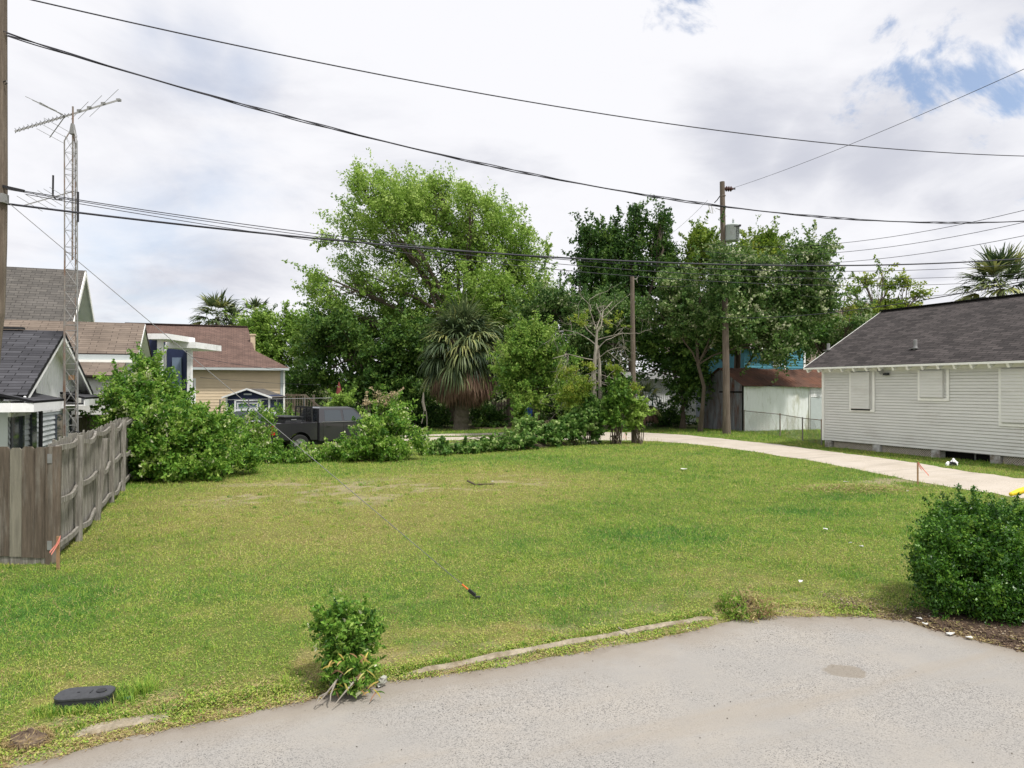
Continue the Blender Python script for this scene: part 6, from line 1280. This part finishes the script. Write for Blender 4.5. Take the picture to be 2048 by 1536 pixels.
for y in (-hw+.035, hw-.035): mb = MB(); mb.box(v.w(.02, y, 1.03), (.12, .10, .40), (v.x, v.y, Z)); build('taillight', mb, M_red, pk)
mb = MB(); mb.box(v.w(-.01, 0, 1.0), (.06, 1.7, .52), (v.x, v.y, Z)); tg = build('tailgate', mb, M_paint_truck, pk)
mb = MB(); mb.box(v.w(-.05, 0, 1.15), (.02, .3, .08), (v.x, v.y, Z)); build('tailgate_handle', mb, M_black, tg)
mb = MB(); mb.box(v.w(-.10, 0, .60), (.16, 1.85, .18), (v.x, v.y, Z)); build('rear_bumper', mb, M_alloy, pk)
mb = MB(); mb.prism([v.w(.55, -.86, 1.30), v.w(1.25, -.86, 1.30), v.w(1.2, -.82, 1.49), v.w(.62, -.82, 1.50)], v.y*1.7); build('tool_box', mb, M_black, pk)
mb = MB(); mb.prism([v.w(.5, -.9, 1.492), v.w(1.3, -.9, 1.492), v.w(1.3, -.9, 1.535), v.w(.5, -.9, 1.535)], v.y*1.78); build('tool_box_lid', mb, M_black, pk)
mb = MB(); mb.box(v.w(.9, -.87, 1.41), (.22, .02, .035), (v.x, v.y, Z)); build('tool_box_badge', mb, M_alloy, pk)
mb = MB()
for z in np.linspace(1.36, 1.86, 9): mb.bar(v.w(1.72, -.78, z), v.w(1.72, .78, z), .03, .03)
for y in (-.8, -.3, .3, .8): mb.bar(v.w(1.72, y, 1.28), v.w(1.72, y*.95, 1.9), .05, .04)
mb.bar(v.w(1.72, -.8, 1.9), v.w(1.72, .8, 1.9), .05, .05); build('headache_rack', mb, M_blackm, pk)
for x in (1.13, 4.55):
    wheel(v.w(x, -hw+.13, .40), -v.y, .40, .26, pk); wheel(v.w(x, hw-.13, .40), v.y, .40, .26, pk)
mb = MB(); mb.box(v.w(2.9, 0, .46), (3.6, 1.5, .2), (v.x, v.y, Z)); build('underbody', mb, M_black, pk)

ca_ = thing('silver_car', (-12.5, 33, 0), 'silver car mostly hidden by brush behind the pickup bed', 'car')
v = Veh((P(412, 0, 33.2)[0], 33.2), math.radians(14), ca_); hw = .92; v.o = v.o+v.y*hw
cp = [(.02, .42), (.3, .32)]+arch(.95, .36, .42, .36)+[(1.9, .30), (2.8, .30)]+arch(3.75, .36, .42, .36)+[(4.55, .36), (4.68, .55), (4.6, .86), (4.1, 1.02), (3.4, 1.10), (.7, 1.12), (.1, 1.08), (0, .8)]
build('body', v.body(cp, hw, .07), M_silver, ca_)
mb = MB(); rp = [(.35, 1.08), (.75, 1.50), (1.25, 1.66), (2.2, 1.70), (2.75, 1.62), (3.0, 1.50), (3.75, 1.06)]; lo, hi = .86, .66; vs = []
for sg in (-1, 1):
    for x, z in rp: wv = lo+(hi-lo)*(z-1.06)/.62; vs.append(v.w(x, sg*wv, z))
n = len(rp); mb.add(vs, [tuple(range(n)), tuple(range(n, 2*n))[::-1]]+[(i, i+1, n+i+1, n+i) for i in range(n-1)]); build('roof', mb, M_silver, ca_)
for pts_ in (((.72, 1.14), (1.85, 1.14), (1.85, 1.61), (1.3, 1.58), (.95, 1.44)), ((1.93, 1.14), (3.3, 1.14), (2.85, 1.48), (2.6, 1.58), (1.93, 1.61))):
    vs = [v.w(x, -(lo+(hi-lo)*(z-1.06)/.62)-.006, z) for x, z in pts_]; mb = MB(); mb.prism(vs, v.y*.012); build('window', mb, M_glassb, ca_)
mb = MB(); mb.prism([v.w(3.62, -.74, 1.14), v.w(3.62, .74, 1.14), v.w(3.06, .6, 1.48), v.w(3.06, -.6, 1.48)], v.x*.012+Z*.012); build('windscreen', mb, M_glassb, ca_)
mb = MB(); mb.bar(v.w(1.1, -.6, 1.74), v.w(2.5, -.6, 1.74), .03, .03); mb.bar(v.w(1.1, -.6, 1.66), v.w(1.1, -.6, 1.74), .03, .03); mb.bar(v.w(2.5, -.6, 1.66), v.w(2.5, -.6, 1.74), .03, .03); build('roof_rail', mb, M_silver, ca_)
for x in (.95, 3.75): wheel(v.w(x, -hw+.11, .33), -v.y, .33, .2, ca_); wheel(v.w(x, hw-.11, .33), v.y, .33, .2, ca_)

# ---- small things
# water meter box
c = G(165, 1412); mx_ = thing('meter_box', (c[0], c[1], 0), 'black plastic water meter box with rounded lid in the grass at lower left', 'meter box')
dx_ = np.array([math.cos(.17), math.sin(.17), 0]); dy_ = np.array([-dx_[1], dx_[0], 0])
def rrect(cx, w, h, rad, z, n=5):
    out = []
    for k, (sx, sy) in enumerate(((1, 1), (-1, 1), (-1, -1), (1, -1))):
        for i in range(n): a = k*math.pi/2+i*math.pi/2/(n-1); out.append(cx+dx_*(sx*(w/2-rad)+rad*math.cos(a))+dy_*(sy*(h/2-rad)+rad*math.sin(a))+Z*z)
    return out
cc = np.array([c[0], c[1]+.05, 0])
mb = MB(); r1_, r2_ = rrect(cc, .47, .27, .10, -.05), rrect(cc, .44, .24, .09, .082); n = len(r1_); mb.add(r1_+r2_, [(i, (i+1) % n, n+(i+1) % n, n+i) for i in range(n)]+[tuple(range(n, 2*n))]); build('body', mb, M_black, mx_)
mb = MB(); r1_, r2_, r3_ = rrect(cc, .45, .25, .095, .084), rrect(cc, .45, .25, .095, .098), rrect(cc, .43, .23, .09, .104); mb.add(r1_+r2_+r3_, [(i, (i+1) % n, n+(i+1) % n, n+i) for i in range(n)]+[(n+i, n+(i+1) % n, 2*n+(i+1) % n, 2*n+i) for i in range(n)]+[tuple(range(2*n, 3*n))]); ld = build('lid', mb, material('scuffed_black_plastic', (.045, .047, .052), .45, .3, 14), mx_)
mb = MB(); mb._lathe(cc+dx_*.13+Z*.104, [(.04, 0), (.04, .008), (.02, .009)], Z, 14); mb.box(cc+dx_*.05+Z*.105, (.01, .06, .006), (dx_, dy_, Z)); mb.box(cc-dx_*.05+Z*.105, (.02, .012, .006), (dx_, dy_, Z)); build('reader_cap', mb, M_black, ld)
mb = MB(); q = cc+dx_*.31-Z*0; mb.tube([q+Z*.02, q+dx_*.06+dy_*.01+Z*.02], .018, 6); build('green_fitting', mb, M_mech, mx_)

# survey stakes with pink tape
def stake(px, yb, yt, label, tape):
    p = G(px, yb); Ys_ = p[1]; top = P(px, yt, Ys_); t = thing('survey_stake', p, label, 'stake', 'survey stakes with pink tape')
    w = .02; mb = MB(); mb.prism([p+[-w, -w/2, -.02], p+[w, -w/2, -.02], p+[w, w/2, -.02], p+[-w, w/2, -.02]], (top[0]-p[0], 0, top[2]+.02)); build('stake', mb, M_stake, t)
    mb = MB(); 
    for pts_ in tape:
        q = [P(x, y, Ys_-.03-.02*i) for i, (x, y) in enumerate(pts_)]; ww = .015*(1 if Ys_ < 15 else 1.3); vs = []
        for i, k in enumerate(q): vs += [k-Z*ww+[0, .01*math.sin(i*2), 0], k+Z*ww]
        mb.add(vs, [(2*i, 2*i+2, 2*i+3, 2*i+1) for i in range(len(q)-1)])
        mb.add([x_+np.array([0, -.004, 0]) for x_ in vs], [(2*i+1, 2*i+3, 2*i+2, 2*i) for i in range(len(q)-1)])
    build('tape', mb, M_pink, t)
stake(117, 1140, 1072, 'wooden stake with pink tape in front of the left fence corner', [[(122, 1072), (119, 1084), (111, 1098), (104, 1108)], [(121, 1074), (113, 1090), (101, 1104)]])
stake(1835, 969, 924, 'wooden stake with pink tape at the lawn edge by the right end of the alley', [[(1836, 924), (1841, 932), (1850, 943), (1857, 951)], [(1836, 925), (1838, 932), (1843, 940)]])
stake(1252, 880, 862, 'small stake with pink tape beside the short wooden pole', [[(1252, 861), (1250, 868), (1246, 876)], [(1252, 861), (1252, 868), (1251, 876)]])

# dirt and root clump on the verge
c = G(1485, 1222); cl = thing('dirt_clump', (c[0], c[1], 0), 'clod of dug up soil and dead roots at the end of the kerb', 'soil clump')
r = np.random.default_rng(131); vs = []; n1, n2 = 14, 22
for i in range(n1):
    for j in range(n2):
        ph = i/(n1-1)*math.pi*.5; a = j/n2*2*math.pi; k = 1+.28*r.standard_normal()*math.sin(ph+.2)*.6
        vs.append((c[0]+.20*math.cos(a)*math.cos(ph)*k, c[1]+.17*math.sin(a)*math.cos(ph)*k, -.04+.16*math.sin(ph)*k))
mb = MB(); mb.add(vs, [(i*n2+j, i*n2+(j+1) % n2, (i+1)*n2+(j+1) % n2, (i+1)*n2+j) for i in range(n1-1) for j in range(n2)]); build('soil', mb, M_soil, cl)
n = 3600; ph = np.abs(r.standard_normal(n))*.6; a = r.random(n)*2*np.pi; kk = (.75+.6*vn(np.cos(a)*2+ph, np.sin(a)*2, .8, 3))*(1+.16*r.standard_normal(n)); Pq = np.stack([c[0]+.27*np.cos(a)*np.cos(ph)*kk, c[1]+.23*np.sin(a)*np.cos(ph)*kk, -.03+.21*np.abs(np.sin(ph))*kk+.02*r.standard_normal(n)], 1)
build_np('roots_and_turf', leaf_quads(Pq, .065, .16, r, (0, 0, .2)), 4, np.clip(np.where(r.random(n) < .25+.5*(Pq[:, 0] > c[0]-.02), r.random(n)*.3, .62+.35*r.random(n)), 0, 1), M_grass, cl)
c = G(58, 1478); cl = thing('dirt_clump', (c[0], c[1], 0), 'flat dark clod of dry soil in the brown grass at the lower left corner', 'soil clump')
vs = []
for i in range(8):
    for j in range(16):
        ph = i/7*math.pi*.5; a = j/16*2*math.pi; k = 1+.2*r.standard_normal()*math.sin(ph+.2)*.6; vs.append((c[0]+.15*math.cos(a)*math.cos(ph)*k, c[1]+.11*math.sin(a)*math.cos(ph)*k, -.03+.09*math.sin(ph)*k))
mb = MB(); mb.add(vs, [(i*16+j, i*16+(j+1) % 16, (i+1)*16+(j+1) % 16, (i+1)*16+j) for i in range(7) for j in range(16)]); build('soil', mb, M_soil, cl)
n = 500; ph = np.abs(r.standard_normal(n))*.5; a = r.random(n)*2*np.pi; Pq = np.stack([c[0]+.18*np.cos(a)*np.cos(ph), c[1]+.14*np.sin(a)*np.cos(ph), -.02+.10*np.abs(np.sin(ph))], 1)
build_np('roots', leaf_quads(Pq, .05, .1, r, (0, 0, .1)), 4, r.random(n)*.25, M_grass, cl)

# small bush extras: dead stems, yellow strap leaves
nd = thing('dead_branches', G(700, 1392), 'bare pale cut branches leaning out of the small verge bush onto the street', 'branches')
for k, pth in enumerate(([(700, 1330), (672, 1362), (650, 1390), (633, 1410)], [(722, 1345), (700, 1372), (683, 1392), (667, 1412)], [(672, 1362), (662, 1388), (661, 1402)], [(655, 1385), (640, 1392), (632, 1407)])):
    Y0 = 6.35; mb = MB(); mb.tube([P(x, y, Y0-(y-1330)*.0035) for x, y in pth], np.linspace(.010, .004, len(pth)), 5); build('branch', mb, M_bark_grey, nd)
st = thing('strap_leaves', G(700, 1380), 'yellowing and brown strap leaves hanging from the small verge bush', 'leaves'); r = np.random.default_rng(132); Vv, Rv = [], []
for k in range(46):
    x, y = r.uniform(655, 760), r.uniform(1290, 1385); p = P(x, y, 6.2+.1*r.random()); a = r.random()*6.28; d = np.array([math.cos(a), -.4*abs(math.sin(a)), .5*r.random()]); l = .07+.06*r.random(); w = .007; q = [p]; 
    for j in range(3): d = d-Z*.35; d /= np.linalg.norm(d); q.append(q[-1]+d*l/3)
    s = np.cross(d, (0, 1, 0)); s /= np.linalg.norm(s)+1e-9; ws = [w*.5, w, w*.8, w*.1]; hh = r.random()
    for j in range(3): Vv.extend([q[j]-s*ws[j], q[j]+s*ws[j], q[j+1]+s*ws[j+1], q[j+1]-s*ws[j+1]]); Rv.append(hh)
build_np('leaves', np.array(Vv), 4, Rv, ramp_material('strap_leaf_colours', [(0, (.25, .13, .08)), (.35, (.42, .26, .12)), (.55, (.55, .45, .08)), (.75, (.45, .45, .14)), (1, (.08, .2, .03))], .3), st)
# crushed plastic cup, stick, twigs, litter
c = G(762, 1372, -.04)
mb = MB(); r = np.random.default_rng(133); ax = np.array([.35, -.25, .9]); ax /= np.linalg.norm(ax); u1 = np.cross(ax, Z); u1 /= np.linalg.norm(u1); w1 = np.cross(ax, u1); vs = []
for i in range(7):
    for j in range(12): a = j/12*2*math.pi; rr_ = (.02+.028*math.sin(math.pi*(i+.6)/7.2))*(1+.22*r.standard_normal()); vs.append(c+Z*.01+ax*.10*i/6+rr_*(u1*math.cos(a)+w1*.6*math.sin(a)))
mb.add(vs, [(i*12+j, i*12+(j+1) % 12, (i+1)*12+(j+1) % 12, (i+1)*12+j) for i in range(6) for j in range(12)]+[tuple(range(12))[::-1], tuple(range(72, 84))])
tag(build('crushed_bottle', mb, M_plastic_clear), 'crushed clear plastic bottle on the road edge beside the small verge bush', 'bottle')
def stick(pts, r0, label, mat=M_bark, name='stick'):
    mb = MB(); mb.tube(pts, np.linspace(r0, r0*.5, len(pts)), 5); return tag(build(name, mb, mat), label, 'stick', 'sticks lying about the lot')
stick([G(935, 965, .05)+Z*.05, G(950, 969, .03), G(970, 968, .03), G(990, 967.5, .03)], .03, 'dark curved stick lying on the dry part of the lawn')
stick([G(1237, 1254, .03), G(1252, 1264, .0), G(1272, 1280, -.05)], .009, 'pale twig lying across the long kerb strip', M_bark_grey)
stick([G(1360, 1261, -.04), G(1378, 1254, -.03)], .008, 'short white stick in the gutter weeds right of the pale twig', M_white_soft)
stick([P(1222, 872, 34), P(1232, 880, 33.8), P(1243, 889, 33.4)], .03, 'dark leaning stick between the bare tree and short pole')
p = P(1900, 0, 25.4); c = G(1901, 931); pb = thing('crumpled_bag', (c[0], c[1], 0), 'crumpled white bag with black patch on the grass by the house opening', 'bag')
mb = MB(); r = np.random.default_rng(134); vs = []; n1, n2 = 8, 14
for i in range(n1):
    for j in range(n2):
        ph = i/(n1-1)*math.pi*.5; a = j/n2*2*math.pi; k = 1+.12*r.standard_normal(); vs.append((c[0]+.19*math.cos(a)*math.cos(ph)*k+.05, c[1]+.12*math.sin(a)*math.cos(ph)*k, (.17+.07*math.cos(a))*math.sin(ph)*k))
mb.add(vs, [(i*n2+j, i*n2+(j+1) % n2, (i+1)*n2+(j+1) % n2, (i+1)*n2+j) for i in range(n1-1) for j in range(n2)]); build('bag', mb, M_white, pb)
mb = MB(); mb.tube([np.array([c[0]-.05, c[1]-.13, .12]), np.array([c[0]-.12, c[1]-.14, .05])], .05, 7); mb.tube([np.array([c[0]-.04, c[1]-.14, .12]), np.array([c[0]+.05, c[1]-.15, .09]), np.array([c[0]+.12, c[1]-.14, .03])], [.045, .05, .02], 6); build('black_patch', mb, M_black, pb)
mb = MB(); mb.tube([np.array([c[0]-.15, c[1]-.1, .13]), np.array([c[0]-.22, c[1]-.16, .06]), np.array([c[0]-.23, c[1]-.18, .0])], [.04, .06, .04], 7); build('loose_end', mb, M_white, pb)
a = P(2019, 989, 12.5); d = np.array([.9, .35, .16]); mb = MB(); mb._lathe(a, [(.012, 0), (.035, .02), (.055, .25), (.06, 1.2), (.05, 1.21)], d, 14)
yg = thing('guy_guard', (a[0]+.6, a[1]+.2, 0), 'bright yellow plastic guy guard poking in at the right edge above the glossy shrub', 'guy guard'); build('sleeve', mb, M_yellow, yg)
mb = MB(); q = a+d/np.linalg.norm(d)*1.0; mb.tube([q, (q[0], q[1], 0)], .02); build('stay_rod', mb, M_galv, yg)
r = np.random.default_rng(135)
lit = [(1368, 940, .12), (1651, 1062, .05), (1700, 1090, .03), (1722, 1097, .04), (1838, 1243, .035), (1850, 1240, .06), (1848, 1254, .04), (1898, 1273, .05), (1938, 1281, .04), (985, 965, .04), (1690, 966, .09), (1815, 985, .04), (1600, 1168, .04)]
wh = ['white scrap far out on the lawn short of the gravel alley', 'tiny white scrap on the lawn left of the glossy shrub', 'small white scrap on the right lawn, nearer one of a close pair', 'small white scrap on the right lawn beside another scrap', 'white scrap at the left tip of the dark soil', 'white scrap on dark soil under the glossy shrub, beside the curled one', 'curled white scrap on the dark soil by the street edge', 'white scrap at the soil edge below the glossy shrub', 'rightmost white scrap on the soil edge', 'pale scrap beside the dark curved stick', 'pale scrap on the bare weedy patch by the alley', 'white scrap on the weeds left of the stake by the alley', 'lone tiny white scrap low on the lawn above the soil clod']
for k, (px, py, s) in enumerate(lit):
    c = G(px, py, .015 if py < 1200 else -.05); mb = MB(); m = 6; vs = [c+np.array([s*(.6+.6*r.random())*math.cos(i*math.pi/3), s*.8*(.5+.6*r.random())*math.sin(i*math.pi/3), .03+.02*r.random()]) for i in range(m)]
    mb.prism(vs, Z*.008); tag(build('paper_scrap', mb, M_white_soft), wh[k], 'litter', 'white scraps of litter')
# hanging pale dead frond stalk left of the palm
p0 = P(847, 786, 44); sk = thing('hanging_dead_frond', (p0[0], p0[1], 0), 'pale dead frond hanging upright like a stick left of the palm', 'frond')
mb = MB(); mb.tube([P(847, 785, 44), P(846, 805, 44), P(850, 822, 44)], [.03, .10, .09], 6); build('shaggy_bundle', mb, M_bark_grey, sk)
for pts_ in ([(848, 822), (846, 835), (843, 847)], [(852, 822), (854, 838), (854, 862)]): mb = MB(); mb.tube([P(x, y, 44) for x, y in pts_], .03, 5); build('stalk', mb, M_bark_grey, sk)
